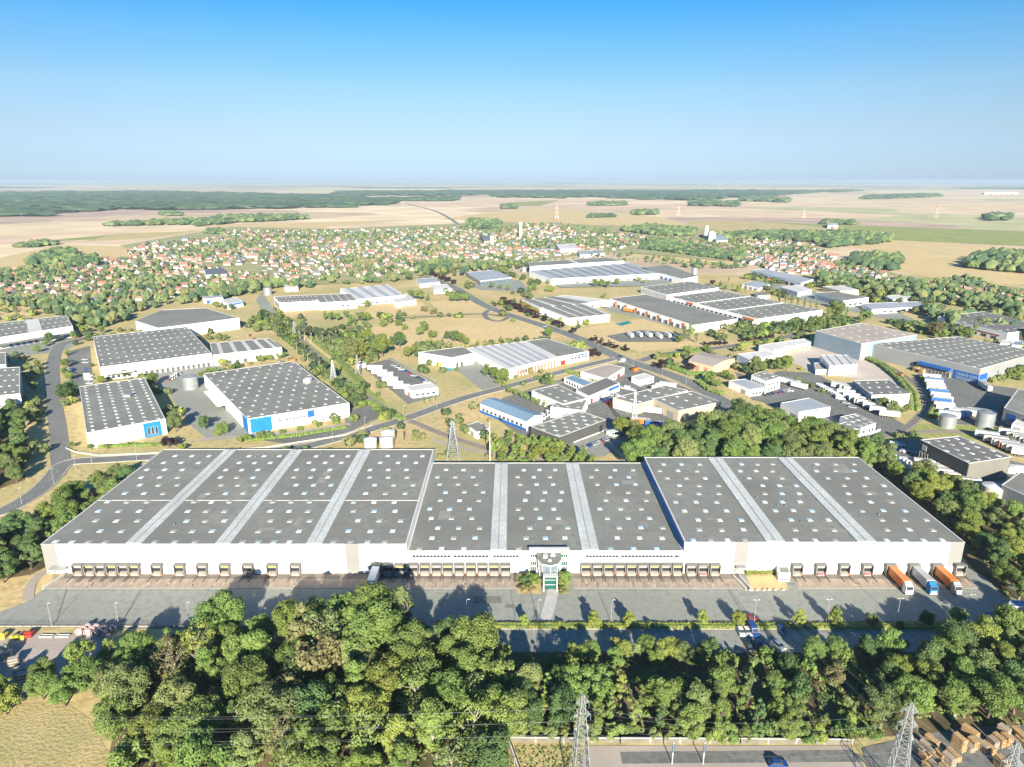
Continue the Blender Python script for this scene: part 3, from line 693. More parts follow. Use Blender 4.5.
def hall(key, label, sections, bands, nrow, cope, wallm='white_wall'):
    x0, x1, y0, y1, h = HX[key]; cx = (x0+x1)/2; root = tag(empty('warehouse', (cx, y0, 0)), label, 'warehouse')
    X0, X1, D = x0-cx, x1-cx, y1-y0; g = .25
    mb = MB(); T = h+.12
    mb.face([(X0, 0, 0), (X1, 0, 0), (X1, 0, T), (X0, 0, T)]); mb.face([(X1, 0, 0), (X1, D, 0), (X1, D, T), (X1, 0, T)])
    mb.face([(X1, D, 0), (X0, D, 0), (X0, D, T), (X1, D, T)]); mb.face([(X0, D, 0), (X0, 0, 0), (X0, 0, T), (X0, D, T)])
    mb.build('wall', M[wallm], root)
    mb = MB(); mb.face([(X0, 0, h), (X1, 0, h), (X1, D, h), (X0, D, h)]); mb.build('roof', M['roof'], root)
    mb = MB()
    mb.box(X0-.06, X1+.06, -.07, .4, h+.004, T+.05); mb.box(X0-.07, X0+.45, .4, D-.4, h+.004, T+.04)
    mb.box(X1-.45, X1+.07, .4, D-.4, h+.004, T+.04); mb.box(X0-.06, X1+.06, D-.4, D+.07, h+.004, T+.05)
    mb.build('coping', [M[cope if cope != 'blue' else 'coping']], root)
    for b0, b1 in bands:
        mb = MB(); mb.box(b0-cx, b1-cx, .45, D-.45, h+.01, h+.28)
        y = 2
        while y < D-2:                                   # joints across the band
            mb.box(b0-cx+.05, b1-cx-.05, y, y+.07, h+.281, h+.31, 1); y += 3.4
        mb.box((b0+b1)/2-cx-.12, (b0+b1)/2-cx+.12, .6, D-.6, h+.331, h+.42, 1)
        mb.build('roof_band', [M['roof_strip'], M['panel_grey']], root)
    rng = random.Random(ord(key)); cells = []
    for si, (s0, s1) in enumerate(sections):
        for r in range(nrow):
            yy = 1.6+(D-4)*(r)/(nrow-.3)
            nn = 4 if (r == 0 and s1-s0 > 23 and key != 'C') else 3
            sp = min(7.7, (s1-s0-3)/nn); off = [-.28, .12, .34, -.1][r % 4]*sp+(rng.random()-.5)*.5
            for i in range(nn):
                cells.append((yy+rng.uniform(-.2, .2), (s0+s1)/2-cx+(i-(nn-1)/2)*sp+off))
    cells.sort()
    for k in range(9):                                    # repair patches in the membrane
        pw, pl_ = rng.uniform(2, 6), rng.uniform(1.5, 9); xx, yy = rng.uniform(X0+4, X1-4), rng.uniform(4, D-12)
        if any(b0-cx-3.2 < xx < b1-cx+3.2 for b0, b1 in bands): continue
        mb = MB(); mb.face([(xx-pw/2, yy, h+.004), (xx+pw/2, yy, h+.004), (xx+pw/2, yy+pl_, h+.004), (xx-pw/2, yy+pl_, h+.004)]); mb.build('roof_patch', M[('roof_patch_light', 'roof_patch_dark')[k % 2]], root)
    rest = MB()
    for k, (yy, xx) in enumerate(cells):
        j = rng.randrange(6)
        if k < 100: inst('rooflight', RL[j], root, (xx, yy, h-.02))
        else:
            me = RL[j]; b = len(rest.v); rest.v += [(v.co.x+xx, v.co.y+yy, v.co.z+h-.02) for v in me.vertices]
            for p in me.polygons: rest.f.append(tuple(b+i for i in p.vertices)); rest.m.append(0 if p.material_index == 0 else 1)
    if rest.f: tag(rest.build('rooflights', [M['light_white'], M['coping']], root), kind='stuff')
    for i, x in enumerate(DX[key]): dock_shelter(root, x-cx, 0, [0, 1, 2, 0, 1][i % 5] if key == 'R' else (2 if i % 2 else 0))
    mb = MB()                                             # small vents on the roof
    for k in range(11):
        xx, yy = rng.uniform(X0+3, X1-3), rng.uniform(3, D-3)
        if any(b0-cx-1 < xx < b1-cx+1 for b0, b1 in bands) or min((yy-c[0])**2+(xx-c[1])**2 for c in cells) < 6: continue
        v = MB(); v.cyl(xx, yy, h, h+.4, .16, n=8); v.cyl(xx, yy, h+.4, h+.5, .26, n=8); v.build('roof_vent', M['galv'], root)
    return root, cx, h, D
lr, lcx, lh, lD = hall('L', 'largest white logistics hall with grey roof and three pale roof bands', [(-153, -128), (-120.7, -98), (-91.5, -68), (-61.5, -36)], [(-126.6, -121.5), (-97.2, -92.3), (-67.4, -62.2)], 11, 'coping')
mb = MB(); mb.box(-153.9-lcx, -126.7-lcx, 32-.15, 32+.15, lh+.01, lh+.12)
for a, b in ((-121.4, -97.3), (-92.2, -67.5), (-62.1, -34.8)): mb.box(a-lcx, b-lcx, 31.85, 32.15, lh+.01, lh+.12)
mb.build('expansion_joint', M['coping'], lr)
for a, b in ((G(347, 573.5).x, G(360.5, 573.5).x), (-154.05, -149.6)):
    mb = MB(); mb.box(a-lcx, b-lcx, -.1, -.004, .3, lh+.35); mb.build('grey_panel', M['panel_dim'], lr)
mb = MB(); mb.box(-151.5-lcx, -146.5-lcx, -3, -.02, 2.8, 3.1); mb.bar((-151-lcx, -2.8, 0), (-151-lcx, -2.8, 2.8), .1); mb.bar((-147-lcx, -2.8, 0), (-147-lcx, -2.8, 2.8), .1); mb.build('side_canopy', M['panel_grey'], lr)
for i in range(5, 12):                                     # white buffers between the sparse docks
    x = (DX['L'][i]+DX['L'][i+1])/2-lcx
    mb = MB(); mb.box(x-2.1, x+2.1, -.5, -.01, .1, 3.0); mb.build('raised_panel', M['white_wall'], lr)
cr, ccx, ch, cD = hall('C', 'lower middle logistics hall with ribbon windows behind the glass entrance', [(-33.5, -8.5), (-.8, 22), (29.5, 55.4)], [(-7.2, -1.8), (23, 28.6)], 10, 'coping')
rr, rcx, rh, rD = hall('R', 'white logistics hall with blue edge strip and orange lorries docked', [(57, 82.5), (90, 112.5), (120, 147.4)], [(83.2, 89.3), (113, 119.1)], 10, 'coping')
mb = MB(); mb.box(56.4-rcx-.12, 56.4-rcx-.008, .2, rD-.2, ch+.4, rh+.1); mb.build('blue_fascia', M['blue_light'], rr)
for a, b in ((G(731, 571).x, G(744, 571).x), (143.4, 147.85)):
    mb = MB(); mb.box(a-rcx, b-rcx, -.1, -.004, .3, rh+.35); mb.build('grey_panel', M['panel_dim'], rr)
a = G(733, 571).x-rcx; b = G(742, 571).x-rcx
mb = MB(); mb.box(a, b, -2.2, -.11, 3.0, 3.3); mb.build('side_canopy', M['panel_grey'], rr)
mb = MB(); mb.box(a+.4, b-.4, -.2, -.102, .1, 2.9); mb.build('roller_door', M['grey_wall'], rr)
for i in range(3, 10):
    x = (DX['R'][i]+DX['R'][i+1])/2-rcx
    mb = MB(); mb.box(x-1.9, x+1.9, -.45, -.01, .1, 2.9); mb.build('raised_panel', M['white_wall'], rr)
def ribbon(root, x0, x1, z0, z1, n, y=-.02):
    w = (x1-x0)/n
    for i in range(n):
        mb = MB(); mb.box(x0+w*i+.05, x0+w*(i+1)-.05, y-.03, y, z0, z1, 0); mb.box(x0+w*i+.06, x0+w*(i+1)-.06, y-.09, y-.005, z0-.1, z0, 1); mb.box(x0+w*i+.06, x0+w*(i+1)-.06, y-.09, y-.005, z1, z1+.08, 1)
        mb.build('window', [M['glass_dark'], M['coping']], root)
for a, b, n in ((413, 451, 11), (454, 489, 10), (493, 519, 8), (585, 618, 10), (620, 672, 15), (673, 678, 1)):
    ribbon(cr, G(a, 573.5).x-ccx, G(b, 573.5).x-ccx, 5.9, 6.8, n)
# ------------------------------------------------------------------ glass entrance
ent = tag(empty('office_entrance', (12.1, 199, 0)), 'white entrance block with green glass and splayed glazed prow', 'entrance building')
mb = MB(); mb.box(-6.4, 6.4, -.7, 1.2, 0, 8.6); mb.box(-6.6, 6.6, -1.3, .1, 8.6, 9.8, 1)
mb.build('wall', [M['white_wall'], M['coping']], ent)
top = [(-3.9, -.72), (-3.7, -4.4), (-2.4, -7.2), (0, -8.3), (2.4, -7.2), (3.7, -4.4), (3.9, -.72)]
lo = [(-3.4, -.72), (-2.9, -4.4), (-1.7, -8.6), (0, -8.8), (1.7, -8.6), (2.9, -4.4), (3.4, -.72)]
mb = MB()
mb.hexa([(x, y, 0) for x, y in lo], [(x, y, 7.7) for x, y in top], 0)
for (a, b), (c, d) in zip(lo, top):
    mb.bar((a*1.02, b*1.015, 0), (c*1.02, d*1.015, 7.7), .09, m=1)
for i in range(6):
    for t in (.0, .33, .66):
        l2 = [lo[i], lo[i+1]]; t2 = [top[i], top[i+1]]
    for k in range(1, 5):
        q = k/5; p0 = [lo[i][j]*(1-q)+lo[i+1][j]*q for j in (0, 1)]; p1 = [top[i][j]*(1-q)+top[i+1][j]*q for j in (0, 1)]
        mb.bar((p0[0]*1.01, p0[1]*1.008, .05), (p1[0]*1.01, p1[1]*1.008, 7.68), .04, m=1)
mb.build('glazed_prow', [M['glass_pale'], M['coping']], ent)
mb = MB(); mb.prism([(x*1.05, y*1.04) for x, y in top], 7.7, 8.15, 1, 0); mb.box(-2.1, -.6, -4.2, -2.4, 8.16, 8.9, 1); mb.box(.4, 1.9, -3.2, -1.7, 8.16, 8.7, 1); mb.box(-.6, .5, -6.2, -5.2, 8.16, 8.7, 1)
mb.build('roof', [M['roof'], M['coping']], ent)
mb = MB(); mb.box(-1.75, 1.75, -9.3, -8.7, .0, 5.2, 0); mb.box(-2.3, 2.3, -10.6, -8.8, 5.25, 5.6, 1); mb.box(-2.3, -1.9, -10.5, -8.9, 0, 5.24, 1); mb.box(1.9, 2.3, -10.5, -8.9, 0, 5.24, 1)
for z in (1.7, 3.4): mb.box(-1.7, 1.7, -9.42, -9.31, z, z+.15, 1)
mb.build('entrance_door', [M['glass_green'], M['coping']], ent)
for x0 in (-6.1, 4.1):
    for z0, z1, m in ((1.0, 2.9, 'glass_dark'), (3.5, 4.9, 'glass_green'), (6.6, 7.6, 'glass_dark' if x0 < 0 else 'glass_green')):
        for k in range(3):
            mb = MB(); mb.box(x0+k*.68, x0+k*.68+.58, -.78, -.71, z0, z1, 0); mb.box(x0+k*.68-.04, x0+k*.68+.62, -.83, -.712, z0-.09, z0-.01, 1); mb.build('window', [M[m], M['coping']], ent)
mb = MB(); mb.box(-1.2, .6, .25, 1.1, 8.61, 9.4); mb.build('roof_unit', M['galv'], ent)
# ------------------------------------------------------------------ other buildings of the estate
def hh(*a): return max(3.2, min(14, hgt(*a)))
W = building
W('warehouse', 'long white shed with paler roof square at the picture edge beyond the road', [(-10, 339), (72.5, 326), (66.5, 315.5), (-10, 324)], 9, rl=(12, 3, 1), strips=[(.45, .62, 'roof_white')], feats=[('canopy', 0, 0, 1, 3.9, 4.3, 'roof', 1, 1, 6), ('dock_door', 0, .18, .55, .2, 3.2, 'blue', 5), ('blue_panel', 0, .66, .74, .4, 3.0, 'blue'), ('blue_panel', 0, .86, .95, .4, 3.6, 'blue_light')])
W('warehouse', 'warehouse cut by the picture edge beside a shady tree belt', [(-30, 398.5), (20, 393.8), (20, 367), (-30, 370)], 9.5, rl=(6, 5, 1), feats=[('window', 0, .3, .98, .8, 2, 'glass_dark', 12), ('window', 0, .3, .98, 2.8, 3.6, 'glass_dark', 12), ('side_panel', 1, 0, 1, .1, 9.7, 'blue_grey_wall')])  # side panel: bluish shade of the right-hand wall, put in as blue-grey colour
W('warehouse', 'small blue-sided block behind the edge warehouse', [(-30, 366), (6, 364.5), (5.5, 352.5), (-30, 353.5)], 9, wall='blue_grey_wall', feats=[('blue_panel', 1, 0, 1, .1, 9, 'blue_grey_wall')])
W('warehouse', 'wide grey-roofed warehouse with a row of small dock doors facing the round tank', [(99.7, 367.3), (211.5, 353.3), (186.5, 326.8), (92.9, 336.8)], 9, rl=(14, 7, 0), feats=[('dock_door', 0, .36, .98, .3, 3.2, 'dark_wall', 13, .6), ('canopy', 0, .02, .28, 4.6, 5.0, 'coping', 1, 1, 5), ('window', 0, .03, .26, .6, 2.4, 'glass_dark', 5)])
W('warehouse', 'white extension with five pale roof stripes joined to the wide warehouse', [(212.8, 355.2), (281.7, 347.3), (269.5, 338.3), (210, 343.2)], 7.6, rl=None, strips=[(.1, .16, 'roof_white'), (.3, .36, 'roof_white'), (.5, .56, 'roof_white'), (.7, .76, 'roof_white'), (.88, .93, 'roof_white')], feats=[('dock_door', 0, .05, .5, .2, 3, 'dark_wall', 4), ('door', 0, .7, .78, 0, 3.4, 'grey_paint')])
W('warehouse', 'five-cornered white warehouse with an angled corner behind the wide one', [(135.5, 321), (158.3, 328.2), (239, 318), (205.5, 308), (162, 310)], 9.5, feats=[('window', 0, .1, .5, .5, 3, 'glass_dark', 2), ('door', 0, .6, .8, 0, 3.6, 'panel_grey')], quad=False)
W('warehouse', 'white hall with blue corner frame and paired columns of rooflights', [(86.4, 433.2), (165.2, 418.8), (144.7, 377.8), (79.2, 386.6)], 8, rl=(6, 14, 0), feats=[('blue_panel', 0, .70, .93, 0.1, 7.6, 'blue_light', 1, 1, .25), ('window', 0, .74, .89, 1.2, 5, 'glass_dark', 3), ('blue_panel', 1, .0, .06, .1, 8, 'blue_light')], extra=lambda r, Q, h: (lambda mb: (mb.box(-2, 2, 8, 12, h, h+1.6), mb.build('roof_unit', M['galv'], r)))(MB()))
W('warehouse', 'square white hall with dotted grey roof, blue window frame and single blue square', [(247.4, 419.2), (349.1, 403), (293.4, 361.1), (203.5, 373.9)], 8, rl=(8, 12, 1), feats=[('blue_panel', 0, .02, .22, .2, 7.8, 'blue_light', 1, 1, .3), ('window', 0, .28, .55, 4.2, 4.9, 'glass_dark', 8), ('window', 0, .68, .97, .8, 1.5, 'glass_dark', 10), ('blue_panel', 0, .57, .64, 3.6, 7.4, 'blue', 1, 1, .2), ('blue_panel', 3, 0, .1, .2, 7.9, 'blue_light'), ('canopy', 3, .4, .72, 4.5, 4.9, 'white_wall', 1, 1, 6), ('dock_door', 3, .42, .7, .3, 3.4, 'dark_wall', 4)], extra=lambda r, Q, h: (lambda mb: (mb.box(16, 20, 8, 13, h, h+2), mb.build('roof_unit', M['white_paint'], r)))(MB()))
mbw = MB()
W('warehouse', 'white factory block with louvred flank beside a gravel track', [(279.7, 303), (318.8, 300.8), (317, 294.7), (273.8, 296.7)], 8.5, rl=(10, 2, 0), feats=[('door', 0, .05, .08, 0, 4, 'dark_wall'), ('side_panel', 3, .1, .9, 1, 6, 'panel_grey')])
W('warehouse', 'second white factory block with ribbed dark roof', [(319.8, 302.8), (357, 300.6), (350, 293.6), (315, 294.8)], 7.5, top='roof', strips=[(.2, .22, 'roof_white'), (.4, .42, 'roof_white'), (.6, .62, 'roof_white'), (.8, .82, 'roof_white')], feats=[('window', 0, .55, .95, 2.5, 4, 'glass_dark', 3)])
W('warehouse', 'wide pale saw-tooth factory with white zigzag walls', [(357, 299.5), (405, 295.5), (388, 284.5), (340, 289)], 6.5, top='roof_white', strips=[(.1, .2, 'roof_metal'), (.35, .45, 'roof_metal'), (.6, .7, 'roof_metal'), (.85, .93, 'roof_metal')], feats=[('window', 0, .05, .95, 1, 2.4, 'glass_dark', 9)])
W('warehouse', 'low white annexe closing the end of saw-tooth factory', [(396, 303), (416, 300), (408, 294), (390, 296)], 5, top='roof_white', feats=[('door', 0, .3, .6, 0, 3, 'panel_grey')])
W('workshop', 'small white workshop with bright blue lean-to near the village', [(228, 304.5), (243, 301.5), (237, 297), (222, 300)], 5, top='roof_white', feats=[('blue_panel', 0, .02, .98, 3.2, 4.8, 'blue_light')])
W('workshop', 'narrow white depot behind the blue lean-to workshop', [(204, 299), (223, 297.5), (221, 293.5), (202, 295)], 5, top='roof_metal', feats=[('door', 0, .1, .3, 0, 3.6, 'blue')])
# courtyard works
W('factory', 'white block with open loading court and blue skips outside', [(388, 366.5), (418.5, 361), (408, 348.5), (418.5, 352.2)][:0] or [(452, 357.8), (474, 353.2), (463, 346.8), (418.5, 352.2)], 7.5, feats=[('dock_door', 0, .1, .5, .2, 3.6, 'dark_wall', 2)])
W('factory', 'flat annexe on the open loading court with rusty containers', [(419, 356), (452, 357.8), (444, 352), (419, 352.5)], 5.5, feats=[('door', 0, .3, .9, 0, 3.6, 'dark_void')])
W('factory', 'white ribbed-roof works with brick pillars along its street front', [(508, 369.3), (557, 357.2), (527, 341.2), (467, 348.2)], 6.5, top='roof_white', strips=[(u, u+.05, 'roof_metal') for u in (.1, .24, .38, .52, .66, .8)], feats=[('brick_pier', 0, .16, .98, .1, 4.6, 'brick', 12, .5, .25), ('window', 0, .2, .98, 1.2, 3.6, 'glass_dark', 12, .35)])
W('factory', 'dark flat-roofed store behind ribbed-roof works', [(557.5, 357), (589, 351.3), (546, 338.5), (526, 341)], 6.3, feats=[('door', 0, .1, .25, 0, 3.2, 'red'), ('window', 0, .4, .95, 2.6, 4, 'glass_dark', 5), ('blue_panel', 0, .62, .95, 4.3, 5.4, 'blue')])
W('office', 'white yard office at the end of the trailer park', [(412.4, 391), (438, 387.5), (431, 382.5), (404.5, 386.5)], 4.6, top='roof_white', feats=[('window', 0, .08, .92, 1.2, 2.4, 'glass_dark', 4), ('door', 3, .3, .6, 0, 2.4, 'brick')])
W('shed', 'blue metal-roofed shed with white gable next to the junction', [(526.5, 421.5), (542.6, 415), (496.5, 398.3), (479.8, 403.2)], 5.5, gable=(1.6, 1), top='roof_blue', wall='white_wall', feats=[('window', 3, .05, .95, 2.0, 3.4, 'glass_dark', 10), ('side_panel', 3, 0, 1, .1, 1.6, 'blue'), ('door', 3, .5, .58, 0, 2.4, 'dark_wall')])
W('warehouse', 'charcoal hall with white dotted roof in front of the white workshops', [(559, 437.2), (606, 419.8), (580.6, 411), (530.8, 426.6)], 6, wall='dark_wall', rl=(5, 4, 1), feats=[('door', 0, .86, .92, 0, 4, 'dark_void'), ('white_plinth', 0, .3, 1, .05, .7, 'coping')])
W('workshop', 'stepped white workshop above the charcoal hall', [(550.5, 407), (582, 410.5), (587.4, 398.2), (559, 401)], 6, rl=(3, 2, 0), feats=[('door', 0, .4, .6, 0, 3.4, 'panel_grey')])
W('workshop', 'white workshop with grey patchwork roof beside clipped trees', [(563, 404.2), (587.6, 398.2), (558, 384.6), (531.7, 390.4)], 6.5, rl=(2, 4, 0), feats=[('window', 0, .1, .9, 2, 3, 'glass_dark', 4), ('side_panel', 3, 0, 1, 5.2, 6.6, 'coping')])
W('depot', 'pale flat-roofed depot by the crossroads with skips in front', [(606, 378.8), (624.5, 367.5), (608, 364), (580.6, 371.3)], 4.5, top='roof_beige', feats=[('window', 0, .1, .5, 1, 2.4, 'glass_dark', 3), ('door', 0, .6, .75, 0, 2.6, 'red')])
W('showroom', 'little blue-roofed showroom inside a hedge', [(584, 386.3), (592.4, 382.8), (572.6, 374.8), (564, 377.8)], 3.6, top='roof_blue', feats=[('window', 3, .1, .9, .8, 2.4, 'glass_dark', 6), ('window', 0, .1, .9, .8, 2.4, 'glass_dark', 2)])
W('workshop', 'dark-roofed workshop with blue corner sign band', [(589, 396.3), (619.7, 383.2), (606, 377.5), (576, 389.5)], 5, top='roof_dark', feats=[('blue_panel', 0, .62, .98, 2.6, 4.4, 'blue'), ('door', 0, .05, .12, 0, 3, 'red'), ('door', 0, .3, .42, 0, 3.4, 'panel_grey')])
W('warehouse', 'brown-roofed cream warehouse joined to its striped twin', [(637, 404.5), (688, 390.5), (665, 385.3), (613, 398)], 6, wall='cream_wall', rl=(4, 3, 0), feats=[('door', 0, .2, .35, 0, 4, 'panel_grey'), ('side_panel', 3, .1, 1, .2, 5.4, 'coping')])
W('warehouse', 'cream warehouse with long slanting rooflights by the avenue', [(678.4, 411), (721, 402), (692, 391.2), (652.5, 399)], 6.3, wall='cream_wall', rl=(3, 3, 0), feats=[('door', 3, .15, .4, 0, 4, 'panel_grey'), ('door', 3, .55, .8, 0, 4, 'panel_grey')])
W('workshop', 'small flat white workshop with gleaming roof beside the avenue', [(640, 380.3), (654, 376.5), (645, 373.2), (631.5, 376.5)], 4, top='roof_white', feats=[('door', 0, .2, .5, 0, 3, 'panel_grey'), ('window', 0, .6, .9, 1, 2.2, 'glass_dark', 2)])
W('hall', 'beige hall with low gable and garage doors by dark purple trees', [(713.3, 366.3), (735, 358.3), (702, 352.3), (688.8, 360.3)], 5.5, gable=(1.4, 1), top='roof_beige', wall='cream_wall', feats=[('door', 3, .2, .35, 0, 3.4, 'brick'), ('door', 3, .55, .7, 0, 3.4, 'brick'), ('side_panel', 0, .05, .95, .3, 4.5, 'cream_wall')])
W('shed', 'long white open-fronted shed on the pale gravel yard', [(774, 350.3), (811, 342), (804.5, 338.6), (759, 345.4)], 5.5, top='roof_white', rl=(7, 2, 0), feats=[('door', 0, .3, .98, 0, 3.4, 'wood', 5)])
W('depot', 'white-roofed depot with shaded blue end behind bushy trees', [(750, 360.5), (775, 355.2), (764, 351), (737, 354.2)], 5, top='roof_white', feats=[('window', 0, .1, .9, 1, 2.4, 'glass_dark', 4), ('blue_panel', 1, .05, .95, .3, 4, 'blue')])
W('warehouse', 'bright white gravel-yard warehouse with pale roof', [(829.6, 366.3), (857.3, 364.2), (848, 355), (820.6, 355.3)], 6.5, top='roof_white', strips=[(.2, .23, 'roof_metal'), (.5, .53, 'roof_metal'), (.8, .83, 'roof_metal')], feats=[('door', 0, .1, .2, 0, 4, 'panel_grey'), ('window', 0, .3, .5, 3.5, 4.2, 'glass_dark', 2)])
W('annexe', 'low brown-roofed annexe attached to gravel-yard warehouse', [(816, 369.8), (829, 369.5), (825, 363), (814, 363)], 3.4, top='roof_beige', feats=[('door', 0, .3, .6, 0, 2.5, 'panel_grey')])
W('office', 'two-storey white office block with lift tower roof', [(767, 381), (780.7, 377), (762.5, 371.3), (751.4, 374.9)], 7.5, feats=[('window', 0, .1, .9, 1, 2.2, 'glass_dark', 4), ('window', 0, .1, .9, 4, 5.2, 'glass_dark', 4), ('window', 3, .1, .9, 4, 5.2, 'glass_dark', 6)], rl=(2, 2, 0))
W('office', 'low white wing in front of the two-storey office', [(750.4, 389.6), (767, 387.3), (745, 379), (729, 380.8)], 4.5, top='roof_metal', feats=[('window', 0, .1, .9, 1, 2.4, 'glass_dark', 4), ('door', 3, .2, .4, 0, 2.8, 'panel_grey')])
W('shed', 'white box shed with silvery roof beside the wood', [(799, 412.2), (830.5, 407), (809, 398), (780.7, 403)], 5.5, top='roof_metal', feats=[('door', 0, .4, .55, 0, 3.6, 'panel_grey'), ('side_panel', 3, .05, .4, .2, 3.2, 'panel_grey')])
W('office', 'single-storey haulage office with grey rooflights and purple sign', [(861, 428), (876, 423), (856, 413.6), (840, 417)], 4.6, rl=(3, 3, 0), feats=[('window', 0, .5, .9, 1, 2.4, 'glass_dark', 2), ('sign', 0, .12, .3, 1, 2.8, 'blue')])
W('office', 'lower flat annexe of the haulage office', [(852.5, 434.2), (862, 430.2), (848, 421.5), (835, 425)], 3.4, wall='white_wall', rl=(2, 2, 0), feats=[('window', 3, .05, .95, .8, 2.2, 'glass_dark', 6)])
W('warehouse', 'dark-roofed warehouse with blue slanting flank behind parked lorries', [(872, 395.3), (910, 394), (888.5, 380), (853.3, 380.6)], 7, top='roof_dark', rl=(4, 3, 1), feats=[('blue_panel', 3, 0, 1, .1, 6.8, 'blue_grey_wall'), ('window', 0, .5, .62, 2.5, 4.2, 'glass_dark', 2), ('blue_panel', 0, .02, .2, .2, 2.5, 'blue')])
W('warehouse', 'huge pale-beige roofed warehouse with tall blue-grey flank', [(861.5, 343.8), (917, 334.8), (861, 323), (815.5, 331)], 12.5, wall='blue_grey_wall', top='roof_beige', rl=(6, 4, 1), feats=[('side_panel', 0, 0, .12, .2, 12.4, 'panel_grey')])
W('warehouse', 'vast grey warehouse with blue dock canopies and blue glazed corner', [(980.4, 369), (1040, 352), (958, 336.6), (870, 343.6)], 10.5, wall='grey_wall', rl=(12, 8, 1), feats=[('canopy', 3, .22, .50, 4.8, 6.6, 'blue', 1, 1, 2.5), ('dock_door', 3, .22, .5, .2, 3.8, 'dark_wall', 9, .7), ('blue_panel', 3, .0, .20, .6, 6.4, 'blue', 1, 1, .25), ('window', 3, .01, .18, 1.2, 2.6, 'glass_pale', 5), ('window', 3, .01, .18, 3.8, 5.0, 'glass_pale', 5), ('blue_panel', 0, .01, .13, .6, 6.4, 'blue', 1, 1, .25), ('window', 0, .02, .12, 1.2, 2.6, 'glass_pale', 3)])
W('depot', 'grey depot with two deep blue windows at the picture edge', [(1004, 408), (1050, 424), (1068, 400), (1018, 389)], 8, wall='grey_wall', feats=[('blue_window', 3, .2, .5, 2.5, 6, 'blue'), ('blue_window', 0, .1, .3, 2.5, 6, 'blue'), ('blue_window', 0, .45, .65, 2.5, 6, 'blue')])
W('warehouse', 'brown-roofed retail hall with white front beside poplars', [(1008, 333), (1050, 328), (985, 311.5), (938, 316.5)], 8, top='roof_dark', rl=(6, 4, 1), feats=[('window', 3, .1, .9, .8, 3, 'glass_dark', 6), ('red_stripe', 3, .1, .9, 3.6, 4.6, 'red')])
W('warehouse', 'dark green-grey haulage hall with white domed rooflights and truck bays', [(968.8, 463.6), (1011.5, 457), (959, 436.2), (920.5, 440)], 10, wall='dark_wall', rl=(4, 5, 1), top='roof_dark', feats=[('side_panel', 0, .01, .98, .4, 10, 'tan_wall', 1, 1, .12), ('roller_door', 3, .2, .3, 0, 4.6, 'dark_void', 1, 1, .15), ('roller_door', 3, .4, .5, 0, 4.6, 'dark_void', 1, 1, .15), ('roller_door', 3, .58, .68, 0, 4.6, 'dark_void', 1, 1, .15), ('roller_door', 3, .06, .15, 0, 4.6, 'dark_void', 1, 1, .15), ('sign', 3, .84, .94, 6, 8.6, 'coping'), ('window', 3, .78, .98, 1, 5, 'glass_dark', 3)])
W('depot', 'pale depot with raised parapet next to the cream tank', [(1001.6, 485), (1060, 512), (1075, 486), (1020, 472)], 7.5, wall='grey_wall', feats=[('side_panel', 0, .3, .9, 1, 3, 'panel_grey')])
# north of the avenue
W('factory', 'tall upper hall of a long white factory with twin roof panels', [(530, 266.5), (624, 260.8), (606, 257.2), (528.5, 262.4)], 11, strips=[(.48, .52, 'roof_white')])
W('factory', 'long lower factory hall of many roof bays with green stripe', [(552, 279), (660, 273.5), (629, 262.5), (529, 270.8)], 7.5, top='roof_metal', strips=[(u, u+.02, 'roof') for u in (.1, .2, .3, .4, .5, .6, .7, .8, .9)], feats=[('teal_stripe', 0, .17, .45, 3.8, 4.8, 'teal', 1, 1, .3), ('window', 0, .2, .9, 1, 2.4, 'glass_dark', 12)])
W('factory', 'teal-edged factory wing with recessed blue loading bays', [(683, 278.8), (698, 276), (666, 265), (640, 268)], 7.5, wall='white_wall', cope='teal', feats=[('dock_door', 3, .2, .98, .3, 4, 'blue', 8)])
W('factory', 'white depot with yellow end and grid of dark roof panels', [(540, 309), (610, 300.3), (566.5, 295.3), (521.5, 299.8)], 5.5, top='roof_white', rl=None, strips=[(.05, .2, 'roof'), (.26, .46, 'roof'), (.52, .72, 'roof')], feats=[('window', 0, .2, .8, 1, 2.4, 'glass_dark', 6), ('side_panel', 3, 0, 1, .2, 4.8, 'yellow')])
W('factory', 'white flat-roofed building with checker of dark roof squares near the avenue', [(569.4, 318.3), (610, 314.4), (585, 303.8), (541, 307.6)], 6.5, top='roof_white', strips=[(.04, .22, 'roof'), (.28, .46, 'roof'), (.52, .7, 'roof'), (.76, .92, 'roof')], feats=[('window', 0, .1, .9, 3.4, 4.2, 'glass_dark', 6)])
W('warehouse', 'long dark-roofed dock building with orange door posts', [(694, 325.2), (737, 319), (645, 294.4), (609.5, 298.6)], 6.5, feats=[('orange_post', 3, .03, .97, .2, 5.6, 'orange', 7, .16, .6), ('dock_door', 3, .05, .95, .3, 3.6, 'dark_wall', 14, .5)])
W('warehouse', 'white-fronted hall at the back of the dock building', [(667, 294.8), (719, 287.6), (690, 281.2), (641, 287)], 7, rl=(8, 3, 1), feats=[('side_panel', 3, 0, 1, 1, 6, 'coping')])
W('warehouse', 'triple-section warehouse with row of black dock openings', [(757.5, 319), (822.7, 310), (719, 290.4), (670, 296.6)], 8.5, rl=(7, 12, 1), strips=[(0, 1)][:0], feats=[('dock_opening', 3, .04, .96, .3, 5.4, 'dark_void', 18, .66, .12), ('red_stripe', 3, .03, .14, 5.8, 7.8, 'orange', 1, 1, .3), ('red_stripe', 3, .70, .78, 5.8, 7.8, 'orange', 1, 1, .3)], extra=lambda r, Q, h: [(lambda mb, a, b: (mb.bar((a.x, a.y, h+.2), (b.x, b.y, h+.2), .5), mb.build('roof_upstand', M['coping'], r)))(MB(), Q[0]*(1-v)+Q[3]*v, Q[1]*(1-v)+Q[2]*v) for v in (.33, .66)])
